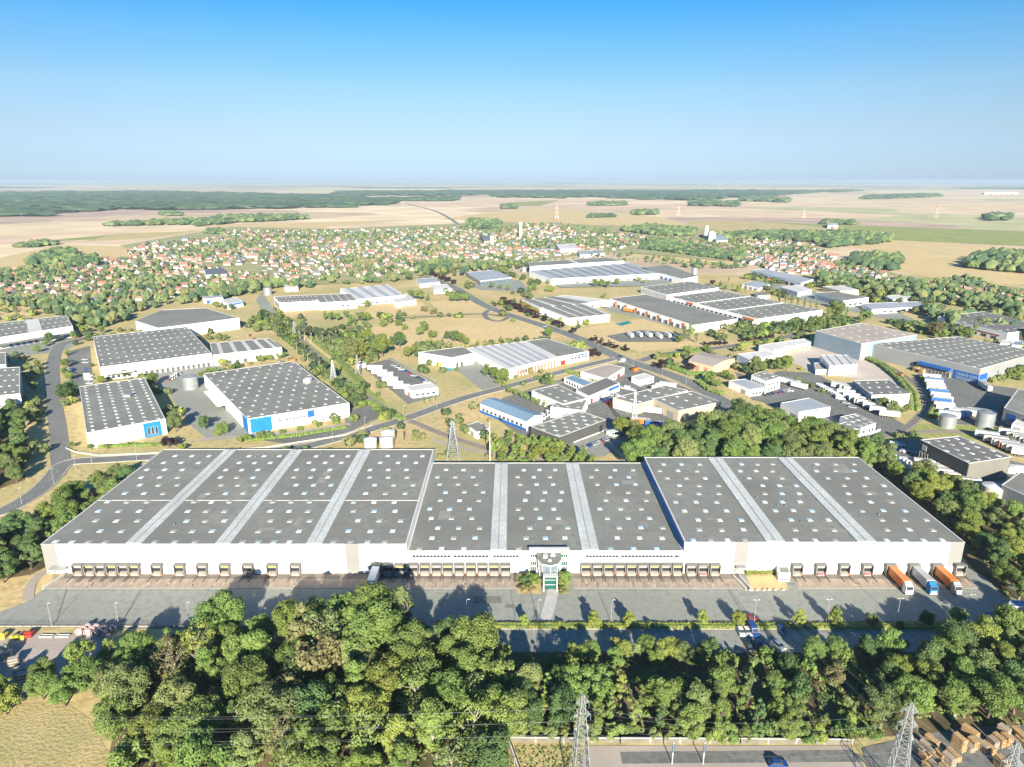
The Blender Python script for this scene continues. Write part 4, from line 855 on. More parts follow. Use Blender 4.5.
W('warehouse', 'very long narrow silver shed near the far village', [(801, 283), (813.5, 279.3), (766, 269), (750.3, 270.4)], 6.5, top='roof_metal', feats=[('door', 3, .1, .9, 0, 4, 'dark_wall', 8)])
W('depot', 'off-white low depot between poplars and the silver shed', [(798, 292.5), (812, 289.5), (800, 285), (780, 287)], 5, top='roof_white', feats=[('door', 0, .2, .7, 0, 3.4, 'panel_grey', 2)])
W('warehouse', 'dark-topped white warehouse behind the poplar row', [(843, 301), (868.8, 297.4), (836, 291.5), (815, 292.8)], 7, feats=[('window', 0, .2, .8, 1, 3, 'glass_dark', 3), ('side_panel', 3, .1, .9, 1, 5, 'coping')])
W('depot', 'cream flat-roofed depot beyond the dark-topped warehouse', [(840, 291), (859, 290), (845, 285.6), (822, 286.5)], 5.5, wall='cream_wall', top='roof_white', feats=[('door', 0, .2, .8, 0, 3, 'panel_grey', 3)])
W('depot', 'low pale building complex beside the railway loop wood', [(872, 309.5), (930, 306.5), (918, 301.5), (862, 303.5)], 4.5, top='roof_metal', feats=[('window', 0, .05, .95, 1, 2.4, 'glass_dark', 8)])
W('office', 'pale blue glass office building set among lawns', [(480, 281), (512, 277.5), (494, 270), (466, 272.5)], 5.5, wall='glass_pale', top='roof_metal', feats=[('white_band', 0, 0, 1, 4.6, 5.5, 'coping'), ('window', 0, .05, .95, 1, 2.6, 'glass_dark', 8)])
W('hall', 'white sports hall between village trees', [(560, 249.5), (577.5, 248.5), (576, 243.5), (556, 244.5)], 7, top='roof_white', feats=[('window', 0, .1, .9, 3, 4, 'glass_dark', 5)])
W('school', 'low village school with pale roofs near the sports hall', [(580, 255), (605, 253), (600, 249.5), (578, 251)], 4.5, top='roof_metal', feats=[('window', 0, .05, .95, 1, 2.4, 'glass_dark', 8)])
W('hall', 'dark-roofed market hall in the middle of the village', [(206, 275), (227, 274), (222, 268), (204, 269)], 5, gable=(2.5, 0), top='slate', feats=[('window', 0, .1, .9, 1, 2.6, 'glass_dark', 5)])
W('church', 'pale village church with steep slate roof', [(484, 241), (492, 240.5), (487, 236.5), (479, 237)], 9, gable=(6, 0), top='slate', wall='house_wall', feats=[('window', 0, .2, .8, 2, 6, 'glass_dark', 3)], extra=lambda r, Q, h: (lambda mb: (mb.box(Q[1].x-4, Q[1].x+4, Q[1].y, Q[1].y+8, 0, 18), mb.hexa([(Q[1].x-4, Q[1].y, 18), (Q[1].x+4, Q[1].y, 18), (Q[1].x+4, Q[1].y+8, 18), (Q[1].x-4, Q[1].y+8, 18)], [(Q[1].x-.2, Q[1].y+3.8, 28), (Q[1].x+.2, Q[1].y+3.8, 28), (Q[1].x+.2, Q[1].y+4.2, 28), (Q[1].x-.2, Q[1].y+4.2, 28)], 1), mb.build('bell_tower', [M['house_wall'], M['slate']], r)))(MB()))
W('factory', 'grey mill building at the foot of the grain silos', [(716, 241), (728, 240), (724, 233.5), (712, 234.5)], 9, wall='concrete', top='roof_metal', feats=[('window', 0, .1, .9, 2, 4, 'glass_dark', 4)])
W('barn', 'white farm barn alone on the far plain', [(828, 225.4), (838, 225), (836, 222.6), (827, 223)], 8, gable=(3, 0), top='roof_metal', feats=[('door', 0, .3, .6, 0, 5, 'dark_wall')])
W('factory', 'long white distribution centre far out near the horizon', [(985, 192.4), (1018, 192.2), (1018, 191.3), (985, 191.5)], 16, top='roof_white', feats=[('door', 0, .1, .9, 0, 8, 'dark_wall', 5)])
W('workshop', 'little white unit with blue awning at the meadow behind the vast grey warehouse', [(1000, 343.5), (1010, 344), (1012, 340.5), (1003, 340)], 4, top='roof_white', feats=[('blue_panel', 0, .05, .95, 2.6, 3.6, 'blue')])
W('workshop', 'blue-roofed small unit next to the little white one', [(1012, 345), (1022, 345.5), (1023, 341), (1014, 341)], 4, top='roof_blue', feats=[('door', 0, .3, .6, 0, 2.8, 'panel_grey')])
W('workshop', 'low workshop with yellow-edged roof beside the poplar row', [(758, 296), (770, 295), (766, 291), (755, 292)], 4.5, cope='yellow', feats=[('door', 0, .3, .6, 0, 2.8, 'panel_grey')])
W('workshop', 'grey-roofed unit between silver shed and triple warehouse', [(742, 284), (760, 288), (770, 284.5), (752, 281)], 4.5, top='roof_metal', feats=[('door', 0, .1, .9, 0, 3, 'panel_grey', 3)])
W('office', 'small office with pale roof at the head of the avenue', [(434, 290), (452, 289), (447, 284), (431, 285)], 4.5, top='roof_white', feats=[('window', 0, .1, .9, 1, 2.2, 'glass_dark', 5)])
W('office', 'second pale-roofed office along the avenue head', [(420, 284), (440, 282), (434, 277.5), (416, 279)], 4.5, top='roof_metal', feats=[('window', 0, .1, .9, 1, 2.2, 'glass_dark', 5)])
W('workshop', 'low white workshop among trees behind the factory louvres', [(285, 288), (298, 287), (296, 283.5), (284, 284)], 4.5, top='roof_white', feats=[('door', 0, .3, .6, 0, 2.8, 'panel_grey')])
W('workshop', 'white lorry workshop beside the wide scrapyard fence', [(1012, 424), (1036, 430), (1040, 423), (1018, 418)], 4.5, top='roof_white', feats=[('door', 0, .1, .4, 0, 3.4, 'panel_grey')])
W('depot', 'white-roofed low store beyond the dark-roofed warehouse yard', [(893, 300), (915, 298), (905, 294), (885, 296)], 4.5, top='roof_white', feats=[('door', 0, .3, .6, 0, 2.8, 'panel_grey')])
W('substation', 'flat-roofed white substation in the dry grass triangle', [(477, 432.5), (490, 428), (478, 421.5), (466.5, 425)], 3.6, feats=[('window', 0, .2, .8, 1, 2, 'glass_dark', 2), ('door', 3, .3, .6, 0, 2.4, 'panel_grey')])
W('kiosk', 'white transformer kiosk standing next to the fenced grass patch', [(779.5, 573.5), (790.5, 573.5), (788, 566.5), (777, 566.5)], 3.0, feats=[('window', 0, .08, .92, .6, 1.3, 'glass_dark', 5)])
W('hut', 'tiny white hut by the trailer park gate', [(357, 364.5), (366, 363.5), (364, 361.6), (355.5, 362.5)], 2.8, feats=[('door', 0, .2, .5, 0, 2.1, 'panel_grey')])
W('canopy_shed', 'teal-roofed gatehouse shelter by the yard exit', [(1008, 607), (1030, 607.5), (1030, 601), (1010, 600.5)], 3.4, top='roof_blue', wall='grey_wall', feats=[('window', 0, .1, .9, .9, 2.2, 'glass_dark', 4)])
# ------------------------------------------------------------------ tree meshes
def leaf_crown(seed, n, blobs, leaf, rx, rz, zc, taper=0, flat=1.0):
    """crown as many small leaf clumps spread over an uneven cluster of boughs; unit tree height 1"""
    rng = random.Random(seed); B = []
    for i in range(blobs):
        while True:
            p = Vector((rng.uniform(-1, 1), rng.uniform(-1, 1), rng.uniform(-1, 1)))
            if p.length < 1 and p.length > .2: break
        k = 1-taper*(p.z+1)/2
        B.append((Vector((p.x*rx*.82*k, p.y*rx*.82*k, zc+p.z*rz*.84)), rng.uniform(.13, .33)*rx*(1-.4*taper*(p.z+1)/2)))
    mb = MB(); tries = 0; got = 0
    tot = sum(b[1]**2 for b in B)
    while got < n and tries < n*6:
        tries += 1
        t = rng.random()*tot; j = 0
        while t > B[j][1]**2 and j < blobs-1: t -= B[j][1]**2; j += 1
        c, r = B[j]
        d = Vector((rng.gauss(0, 1), rng.gauss(0, 1), rng.gauss(0, 1)))
        if d.length < .01: continue
        d.normalize()
        if d.z < -.35 and rng.random() < .6: continue
        p = c+Vector((d.x*r, d.y*r, d.z*r*.85))*rng.uniform(.72, 1.28)
        if any((p-c2).length < r2*.6 for c2, r2 in B if c2 is not c): continue
        nn = (d+Vector((rng.gauss(0, .45), rng.gauss(0, .45), rng.gauss(0, .45)+.25))).normalized()
        u = nn.cross(Vector((rng.gauss(0, 1), rng.gauss(0, 1), rng.gauss(0, 1)))).normalized(); w = nn.cross(u)
        s = leaf*rng.uniform(.6, 1.35); s2 = s*rng.uniform(.6, 1)
        q = [p+u*s+w*s2*.3, p+w*s2-u*s*.2, p-u*s*.9-w*s2*.2, p-w*s2*.9+u*s*.3]
        mb.face([(x.x, x.y, x.z) for x in q]); got += 1
    return mb, B
def trunk_mesh(seed, B, r, h0, pale=False):
    rng = random.Random(seed); mb = MB(); top = max(b[0].z for b in B)
    pts = [Vector((0, 0, 0))]
    for k in range(1, 5): pts.append(Vector((rng.uniform(-.02, .02)*k, rng.uniform(-.02, .02)*k, top*.9*k/4)))
    for k in range(4): mb.bar(pts[k], pts[k+1], r*(1-k*.22), r*(1-(k+1)*.22), 7)
    for c, br in B:
        z = min(top*.8, max(h0, c.z-.18)); k = min(3, int(z/(top*.9)*4)); f = z/(top*.9)*4-k
        a = pts[k]*(1-f)+pts[k+1]*f; m = (a+c)/2+Vector((0, 0, -.03)); mb.bar(a, m, r*.34, r*.22, 5); mb.bar(m, c, r*.22, r*.09, 5)
    return mb.mesh('trunk', [M['bark_pale' if pale else 'bark']])
TREES = {}
def mk(kind, i, n, blobs, leaf, rx, rz, zc, m, taper=0, r=.028, pale=False):
    mb, B = leaf_crown(hash_(kind, i), n, blobs, leaf, rx, rz, zc, taper)
    TREES.setdefault(kind, []).append((mb.mesh('crown', [M[m]]), trunk_mesh(i*7+1, B, r, .12, pale)))
def hash_(s, i): return sum(ord(c)*(k+3) for k, c in enumerate(s))*13+i*101
for i in range(6): mk('broad', i, 9500, 48+3*i, .0175, .40, .40, .58, 'leaf_mid')
for i in range(4): mk('tall', i, 8500, 46, .0165, .30, .44, .55, 'leaf_mid', pale=i % 2 == 0)
for i in range(3): mk('column', i, 2000, 22, .022, .15, .46, .53, 'leaf_mid', taper=.4, r=.02)
for i in range(3): mk('pine', i, 1500, 18, .026, .26, .22, .74, 'leaf_pine', r=.022, pale=True)
for i in range(3): mk('cone', i, 1900, 24, .024, .26, .46, .50, 'leaf_dark', taper=.85, r=.025)
for i in range(3): mk('sparse', i, 1500, 26, .017, .32, .44, .56, 'leaf_olive', r=.022, pale=True)
for i in range(3): mk('ovate', i, 2600, 28, .026, .37, .44, .54, 'leaf_mid', taper=.6, r=.022)
for i in range(4): mk('small', i, 2200, 20, .032, .46, .40, .56, 'leaf_mid', r=.03)
for i in range(3): mk('bush', i, 1500, 16, .045, .62, .46, .46, 'leaf_mid', r=.03)
TONE = {'mid': 'leaf_mid', 'yellow': 'leaf_yellow', 'dark': 'leaf_dark', 'olive': 'leaf_olive', 'brown': 'leaf_brown', 'purple': 'leaf_purple', 'pine': 'leaf_pine'}
WT = {'mid': 'mid green', 'yellow': 'yellow-green', 'dark': 'dark green', 'olive': 'pale olive', 'brown': 'brownish', 'purple': 'dark purple', 'pine': 'grey-green'}
NM = {'broad': ('broadleaf_tree', 'broad tree'), 'tall': ('broadleaf_tree', 'tall tree'), 'column': ('poplar_tree', 'columnar tree'), 'sparse': ('bare_tree', 'half-bare tree'), 'pine': ('pine_tree', 'bare-stemmed pine'), 'cone': ('conifer_tree', 'conical tree'), 'ovate': ('young_tree', 'egg-shaped young tree'), 'small': ('small_tree', 'small tree'), 'bush': ('bush', 'rounded bush')}
TR = random.Random(99); NT = [0]; OCC = []
def tree(x, y, h, kind, tone, label, group=None, wide=1.0):
    me = TR.choice(TREES[kind]); s = h
    o = empty(NM[kind][0], (x, y, -.05), TR.random()*6.28, (s*wide*TR.uniform(.84, 1.14), s*wide*TR.uniform(.84, 1.14), s))
    tag(o, label, 'bush' if kind == 'bush' else 'tree', group)
    inst('crown', me[0], o, mat=M[TONE[tone]]); inst('trunk', me[1], o); NT[0] += 1; OCC.append((x, y)); return o
def wood(place, group, pts, spacing, hr, kinds, tones, seed, px=True, skip=None, order='y', maxn=999, hf=None, keep=None, wide=1.0):
    rng = random.Random(seed); P = [tuple(G(*p).xy) if px else p for p in pts]
    x0, x1 = min(p[0] for p in P), max(p[0] for p in P); y0, y1 = min(p[1] for p in P), max(p[1] for p in P); S = []
    for t in range(6000):
        q = (rng.uniform(x0, x1), rng.uniform(y0, y1))
        if not inside(q, P): continue
        if any((q[0]-s[0])**2+(q[1]-s[1])**2 < spacing**2 for s in S): continue
        if keep and not keep(*q): continue
        S.append(q)
    S = S[:maxn]; S.sort(key=lambda q: q[1]); n = len(S); nr = max(1, round(math.sqrt(n)/2.0)); per = math.ceil(n/nr)
    for r in range(nr):
        row = sorted(S[r*per:(r+1)*per], key=lambda q: PX(q[0], q[1])[0])
        for i, q in enumerate(row):
            h = rng.uniform(*hr); k = rng.choice(kinds); tn = rng.choice(tones)
            if hf: h = h*hf(*q)
            rw = '' if nr == 1 else ('%s row of ' % ('front' if r == 0 else 'back' if r == nr-1 else OW(r+1)))
            tree(q[0], q[1], h, k, tn, '%s %s, %s from left in %s%s' % (WT[tn], NM[k][1], OW(i+1), rw, place), group, wide)
    print('wood', place, n)
G1 = 'trees of the wood below the lorry yard'
def beyond_wall(x, y): return y > 133.5
wood('tall wood under left hall', G1, [(112, 700), (136, 662), (158, 650), (200, 642), (275, 634), (400, 634), (425, 645), (478, 660), (505, 700), (512, 728), (502, 800), (430, 800), (130, 800), (116, 745)], 6.9, (10, 17), ['broad', 'broad', 'tall', 'broad', 'small', 'tall', 'sparse'], ['mid', 'mid', 'mid', 'olive', 'mid', 'yellow', 'mid', 'dark', 'mid', 'olive', 'mid', 'mid', 'yellow', 'olive', 'mid', 'brown'], 11, hf=lambda x, y: 1.12 if (y > 154 and -68 < x < -28) else .95, wide=1.02)
wood('small wood by dry field', G1, [(-60, 700), (30, 690), (85, 665), (128, 662), (128, 700), (112, 728), (95, 716), (62, 706), (30, 706), (-30, 734)], 5.6, (7.5, 10), ['broad', 'small', 'broad'], ['mid', 'mid', 'yellow', 'olive'], 12)
wood('dense row behind bottom wall', G1, [(507, 702), (780, 704), (796, 740), (507, 739.5)], 4.6, (8.5, 12.5), ['tall', 'tall', 'broad', 'column', 'column'], ['mid', 'mid', 'yellow', 'mid', 'olive', 'mid', 'dark'], 13, wide=1.1)
wood('bushy row against bottom wall', G1, [(508, 733.5), (865, 734.5), (868, 742), (508, 741)], 3.0, (3, 5.5), ['small', 'bush', 'small'], ['mid', 'mid', 'yellow', 'olive'], 44)
wood('low thicket facing car park', G1, [(480, 657), (905, 657), (925, 668), (880, 700), (510, 698)], 6.4, (4, 7), ['small', 'bush', 'broad'], ['mid', 'dark', 'mid', 'olive', 'brown'], 14)
wood('open scrub by timber yard', G1, [(786, 702), (868, 702), (872, 740), (800, 740)], 5.0, (3.5, 6.5), ['small', 'bush', 'small', 'sparse'], ['mid', 'yellow', 'olive', 'brown', 'mid'], 24)
wood('wood under docked lorries', G1, [(868, 702), (905, 668), (948, 655), (985, 642), (1060, 635), (1060, 708), (990, 718), (940, 724), (885, 735)], 6.6, (9.5, 13), ['broad', 'broad', 'tall'], ['mid', 'mid', 'dark', 'olive', 'mid', 'yellow'], 15, wide=1.1)
wood('tree belt beside right hall', 'trees of the belt beside the right hall', [(892, 476), (912, 474), (960, 496), (1060, 540), (1060, 606), (1005, 598), (980, 562), (965, 545)], 8.0, (8, 11.5), ['broad', 'broad', 'tall'], ['mid', 'mid', 'dark', 'olive', 'yellow'], 16, keep=lambda x, y: x > 152.5, wide=1.15)
wood('tree belt beside left hall', 'trees of the belt beside the left hall', [(98, 492), (118, 482), (134, 484), (60, 560), (42, 562), (22, 582), (-60, 590), (-60, 545), (28, 535), (66, 500)], 7.4, (8, 11), ['broad', 'broad', 'small'], ['mid', 'mid', 'dark', 'olive', 'mid'], 17, keep=lambda x, y: x < -158, wide=1.15)
wood('shady roadside clump', 'trees of the clump beside the estate road', [(-60, 510), (-60, 412), (16, 412), (26, 440), (24, 478), (0, 494)], 8.5, (8, 12), ['broad', 'tall'], ['mid', 'dark', 'olive', 'mid'], 18, wide=1.1)
wood('grove behind right hall', 'trees of the grove behind the right hall', [(632, 470), (636, 450), (660, 442), (700, 436), (735, 426), (800, 440), (872, 455), (892, 474)], 8.2, (11, 17), ['broad', 'broad', 'tall'], ['mid', 'mid', 'dark', 'olive', 'mid'], 19, keep=lambda x, y: y > 277.5, wide=1.1)
wood('hedge row behind halls', 'hedge trees behind the middle hall', [(494, 450), (510, 440), (545, 444), (592, 458), (592, 470), (497, 464)], 5.0, (5.5, 8), ['small', 'ovate', 'small'], ['yellow', 'mid', 'mid'], 20)
T_ = {}
def T(px, py, hp, kind, tone, place, wide=1.0):
    p = G(px, py); h = max(2.5, zat(p.y, py-hp)); T_.setdefault((tone, kind, place), []).append((px, p.x, p.y, h, wide))
def flushT(group=None):
    for (tone, kind, place), L_ in T_.items():
        L_.sort()
        for i, (px, x, y, h, w) in enumerate(L_):
            lab = '%s %s %s' % (WT[tone], NM[kind][1], place) if len(L_) == 1 else '%s %s %s, %s from left' % (WT[tone], NM[kind][1], place, OW(i+1))
            tree(x, y, h, kind, tone, lab, 'trees about the industrial estate' if not ('verge' in place or 'avenue' in place) else ('avenue trees' if 'avenue' in place else 'young trees in the yard verge'), w)
    T_.clear()
for px, py, hp, k, tn in ((524, 628, 16, 'ovate', 'yellow'), (593.5, 629, 21, 'ovate', 'yellow'), (628.3, 628.5, 20, 'ovate', 'yellow'), (702, 626, 18, 'ovate', 'yellow'), (738.5, 627, 17, 'broad', 'yellow'), (798.5, 626, 19, 'ovate', 'yellow'), (833.5, 626, 22, 'ovate', 'yellow'), (871.5, 627, 14, 'small', 'olive'), (925, 627, 17, 'broad', 'dark'), (956.5, 627, 19, 'broad', 'mid'), (900, 628, 8, 'bush', 'brown'), (561, 626, 7, 'bush', 'yellow'), (649, 628, 6, 'bush', 'mid'), (890, 660, 30, 'broad', 'mid')):
    T(px, py, hp, k, tn, 'on grass verge between yard and car park' if py < 640 else 'at car park end')
for px, py, hp, k, tn in ((812, 663, 26, 'broad', 'mid'), (835, 662, 24, 'broad', 'mid'), (868, 660, 26, 'broad', 'dark'), (576, 665, 24, 'broad', 'mid'), (590, 664, 23, 'broad', 'mid'), (619, 656, 20, 'small', 'yellow'), (646, 656, 20, 'broad', 'mid'), (668, 660, 23, 'broad', 'yellow'), (680, 662, 22, 'broad', 'olive'), (443, 640, 20, 'broad', 'mid')):
    T(px, py, hp, k, tn, 'standing up from low thicket', 1.1)
for px, py in ((15, 365), (27, 372), (40, 380), (65, 388), (80, 395), (95, 402), (120, 413), (145, 425), (170, 433), (195, 444), (232, 460), (285, 484), (312, 494), (375, 522), (480, 562), (517, 574), (550, 588), (585, 598), (645, 610)): T(500+px/5.115, 232+py/5.115, 7.5, 'small', 'purple', 'lining the avenue towards crossroads', 1.35)
for px, py in ((455, 530), (470, 536), (488, 544), (512, 553), (530, 560), (548, 567), (580, 580)): T(340+px/5.115, 171+py/5.115, 5.5, 'small', 'purple', 'in far stretch of avenue', 1.4)
for px, py, hp in ((661, 369, 10), (689, 372, 10), (593, 357.5, 10), (655, 368, 6), (599, 357, 6)): T(px, py, hp, 'small', 'purple', 'at avenue crossroads', 1.25)
for x in range(705, 728, 5): T(x, 345+(718-x)*.02, 5, 'bush', 'purple', 'in purple hedge beyond crossroads')
for x in range(742, 778, 6): T(x, 342-(x-742)*.12, 5, 'bush', 'purple', 'in purple hedge beside yard')
data = """37 353 8 small mid|29 369 9 small mid|37.5 367 8 small mid|32 377 8 small olive|39 377 8 small mid|35 391 11 small mid|37.6 406 9 broad mid|45 347 7 small mid|26 362 7 small purple|16 356 6 small mid#between the edge warehouse and road
67.7 356 8 small mid|66.6 368 10 broad mid|64.5 375 9 small mid|68.7 381 10 small yellow|66 401 19 broad dark|71 398 18 broad dark#on the strip beside the estate road
74 339 9 broad mid|80 333 10 broad mid|85 334 10 small yellow|89 340 9 broad dark|102 334 9 broad mid|50.3 344 13 broad dark|96 328 8 broad mid|106 325 8 broad mid|115 322 7 small mid|125 318 7 small olive#near the top of the estate road
102 384 9 broad yellow|125 378 9 broad mid|154.5 386 15 broad mid|148 386 9 small mid#against the dock wall of the wide warehouse
176 432 23 broad olive|205.7 430 16 small dark|223.5 435 14 broad mid|217 436 8 bush mid#on the islands between two white halls
169 448 13 small purple|176 447 10 small purple|183 450 9 bush yellow|241 442 9 bush mid|249 441 8 bush mid|262 440 11 small olive|268 438 7 bush mid|283 434 6 bush mid|300 431 6 bush mid|318 427 7 bush mid|336 424 7 bush mid|355 422 9 bush mid#along the frontage hedge
200 376 7 bush yellow|208 375 8 small mid|216 374 8 small mid|224 373 8 small yellow|232 371 7 small mid|262 362 7 small mid|270 361 8 small yellow|279 359 8 small mid|284 358 7 small mid#in the gap behind the dotted roof
216 308 8 small mid|224 309 8 small olive|232 310 7 small mid|250 325 7 small mid|258 322 8 small mid|266 327 9 small mid|256 332 8 small mid#along the lane behind the warehouses
300 340 16 pine pine|305 341 17 pine pine|311 342 17 pine pine|317 342 16 pine pine|323 343 16 pine pine|330 342 15 pine pine|336 340 14 pine pine|342 336 13 pine pine|350 333 12 pine dark|356 331 11 pine dark#in the pine clump behind rails
297 352 13 pine pine|303 357 14 pine pine|308 362 15 pine pine|314 367 15 pine pine|320 371 15 pine pine|326 376 15 pine pine|333 381 13 pine dark|341 386 12 pine mid|348 390 12 small mid|355 393 10 small dark|361 397 10 small mid|345 402 6 bush mid|375 411 6 bush mid|381 414 6 bush olive|287 340 10 small mid|291 346 11 small dark#in the belt following the railway
344 361 22 broad olive|352 362 25 broad olive|361 359 22 broad yellow|383 357 25 broad yellow|400 348 18 broad dark|408 358 12 broad yellow|368 341 15 small yellow|393 347 12 small dark|417 355 12 small olive#in the copse above the trailer park
325 320 12 cone mid|331 321 10 small mid|338 321 9 small mid|352 324 10 small mid|362 322 11 small mid|368 321 10 small yellow|347 318 8 small dark|368 307 8 bush mid|384 327 8 bush mid|399 326 8 bush mid|425 332 12 small mid|420 336 10 small mid|432 338 9 bush mid|405 330 7 bush mid#on the dry meadow by the factory
452 302 9 small mid|459 302 10 small mid|466 302 10 small mid|404 299 8 small mid|412 299 10 small dark|420 300 11 small mid|428 301 8 small mid|425 312 8 bush brown|433 314 8 bush brown#round the short meadow hedge
448 340 10 small dark|455 342 13 broad dark|461 343 11 small mid|467 345 9 small mid|437 349 10 small olive|430 347 9 small mid|443 346 9 small dark|501 343 9 cone mid|513 322 5 bush mid|478 346 5 cone dark|484 346 5 cone mid#in front of the straw meadow
486 377 12 small mid|494 380 14 broad mid|503 384 17 broad mid|499 384 9 small mid|424 404 9 column mid|436 402 11 column mid|430 403 7 column mid#by the works entrance
510 394 8 small mid|516 396 8 small mid|522 398 8 small mid|527 400 7 small mid|533 403 7 small mid|538 405 7 small mid|544 407 8 small mid|505 388 8 small yellow|549 337 11 small mid|558 364 13 column mid|550 411 7 small mid#in the clipped row by the workshops
621 437 22 broad yellow|632 438 21 broad brown|640 440 10 small mid|708.6 384 14 small mid|717 388 10 small yellow|724 379 10 small mid|731 381 8 small mid#near the orange containers
689 341 20 column mid|684 342 18 column mid|696 343 14 column dark|718 340 12 column mid|752 340 15 column dark|757 338 12 column mid|688 355 11 small mid|707 353 9 small mid|679 343 9 small mid#in the loose poplars past the crossroads
755 375 20 broad olive|746 374 13 small dark|763 372 12 small mid|786 371 17 broad yellow|778 370 14 broad mid|797 383 7 bush mid|806 386 7 bush mid|812 388 6 bush brown|822 393 6 bush mid#around the white office blocks
774 327 8 bush yellow|781 328 9 small mid|795 331 12 small dark|803 332 9 small mid|809 330 13 small mid|819 331 14 broad mid|830 328 10 small mid|840 326 12 small dark|848 324 9 small mid|860 323 10 small mid|765 326 7 small mid#in the thicket beside the beige roof
779 303 12 column mid|785 305 13 column olive|791 306 13 column olive|797 307 12 column olive|804 309 13 column mid|810 310 14 column mid|816 311 12 column dark|827 320 18 column mid|836 320 20 broad mid|846 319 15 column mid|860 322 17 column mid|866 322 13 small mid#in the poplar row behind triple warehouse
725 290 7 small mid|732 291 9 column mid|745 293 11 column mid|738 292 7 small yellow|712 286 7 small purple|720 287 7 small dark|765 285 8 small mid|772 287 8 small dark|728 284 9 column mid#in the garden strip by the silver shed
866 357 6 cone dark|875 358 9 cone dark|893 362 8 cone dark|915 369 13 cone dark|901 363 6 cone dark#against the grey warehouse flank
871 407 10 small dark|883 411 15 broad mid|893 415 15 broad olive|901 414 8 small mid|906 412 8 small mid#shading the parked lorries
1004 382 13 small mid|1013 378 13 small mid|1021 375 12 small dark|934.5 337 17 broad brown|959 339 20 column mid|951 340 15 column dark|973 337 19 column mid|965 339 14 small mid|940 340 8 small mid|925 334 8 small mid|908 332 7 small mid|898 330 7 small mid#behind the vast grey warehouse
1012 525 16 small purple|1020 517 9 small mid|1006 512 8 small purple|1024 530 12 small mid|1000 506 8 small mid#beside the cream tank
604 298 6 small mid|595 287 9 broad mid|601 287 9 broad mid|607 288 8 broad mid|617 285 8 broad mid|552 292 6 small mid|548 284 6 small mid|533 288 6 small mid|506 274 8 small mid|638 282 8 small mid|644 284 6 small mid|550 292 8 bush mid|530 292 5 bush mid|492 288 7 small olive|500 289 6 small mid|508 290 6 small mid#on lawns around the long factory
525 586 12 bush dark|520 584 9 bush brown|531 583 12 bush mid|537 584 11 bush mid|528 580 9 bush olive|560 584 13 bush mid|565 582 12 bush mid|562 590 7 bush yellow|523 591 4 bush brown|531 591 4 bush brown|563 593 3 bush brown#in the beds by the glass entrance
72 448 7 small mid|90 449 6 bush mid|108 448 6 bush mid|130 446 6 bush mid|20 344 9 small mid|8 347 8 small purple#by the white paired-rooflight hall""".replace('|', '\n').split('\n')
pend = []
for ln in data:
    place = None
    if '#' in ln: ln, place = ln.split('#')
    q = ln.split(); pend.append((float(q[0]), float(q[1]), float(q[2]), q[3], q[4]))
    if place:
        for a in pend: T(*a, place)
        pend = []
flushT()
print('TREES', NT[0])
def hedge(name, pts, w, h, label, tones=('leaf_mid',), seed=5, step=1.3, cat='hedge'):
    rng = random.Random(seed); mb = MB(); P = [G(*p) for p in pts]
    for a, b in zip(P, P[1:]):
        L_ = (b-a).length; n = max(1, int(L_/step)); d = (b-a)/L_; nn = Vector((-d.y, d.x, 0))
        for i in range(n+1):
            for s in ((0,) if w < 1.6 else (-.3, .3)):
                p = a+d*(i*L_/n)+nn*(s*w+rng.uniform(-.2, .2))
                lump(mb, p.x, p.y, h*.45, step*.8, w*.45+.1, h*.55*rng.uniform(.8, 1.15), rng, rng.randrange(len(tones)), .22)
    return tag(mb.build(name, [M[t] for t in tones]), label, cat, kind='stuff')
hedge('hedge', [(446, 626), (590, 626.3), (700, 626.3), (950, 627)], 2.0, .9, 'low yellow-green hedge along the verge between yard and car park', ('leaf_yellow', 'leaf_mid', 'leaf_yellow'), 3, 1.1)
hedge('hedge', [(745, 572.5), (776, 572)], 2.5, 1.6, 'bright clipped hedge by the grass patch at the white hall', ('leaf_yellow',), 4, 1.0)
hedge('hedge', [(249, 441), (300, 436), (345, 428)], 2.5, 1.6, 'long clipped hedge before the square white hall', ('leaf_mid', 'leaf_yellow'), 5)
hedge('hedge', [(100, 447), (163, 445)], 2.5, 1.4, 'clipped hedge before the paired-rooflight hall', ('leaf_mid', 'leaf_yellow'), 6)
hedge('hedge', [(566, 372), (600, 383)], 3, 2.4, 'thick green hedge enclosing the little showroom', ('leaf_mid', 'leaf_yellow'), 7)
hedge('hedge', [(537, 378), (553, 384)], 3, 2, 'short green hedge near showroom and street', ('leaf_mid',), 8)
hedge('hedge', [(663, 357), (686, 354), (702, 350)], 3.5, 2.4, 'bright hedge along the side road off the crossroads', ('leaf_yellow', 'leaf_mid'), 9, 1.8)
hedge('hedge', [(668, 367), (690, 375), (712, 374)], 3.5, 2.2, 'hedge curving round the beige gabled hall', ('leaf_mid',), 10, 1.8)
hedge('hedge', [(740, 346), (762, 343), (783, 340)], 3.5, 2.6, 'bright hedge bordering the long gravel-yard shed', ('leaf_yellow', 'leaf_mid'), 11, 1.8)
hedge('hedge', [(698, 383), (710, 391), (722, 395)], 3, 2.6, 'hedge at the bend of the avenue', ('leaf_mid',), 12, 1.8)
hedge('scrub', [(862, 357), (882, 366), (900, 380), (912, 395), (914, 410)], 5, 2.6, 'scrubby bushes along the inside of the railway curve', ('leaf_mid', 'leaf_olive'), 13, 2)
hedge('scrub', [(925, 380), (934, 392), (938, 408), (932, 418)], 5, 3, 'scrubby bushes along the outside of the railway curve', ('leaf_mid', 'leaf_olive'), 14, 2)
hedge('scrub', [(370, 403), (385, 412), (402, 420)], 4, 2, 'patchy bushes lining the railway crossing', ('leaf_olive', 'leaf_mid'), 15, 2)
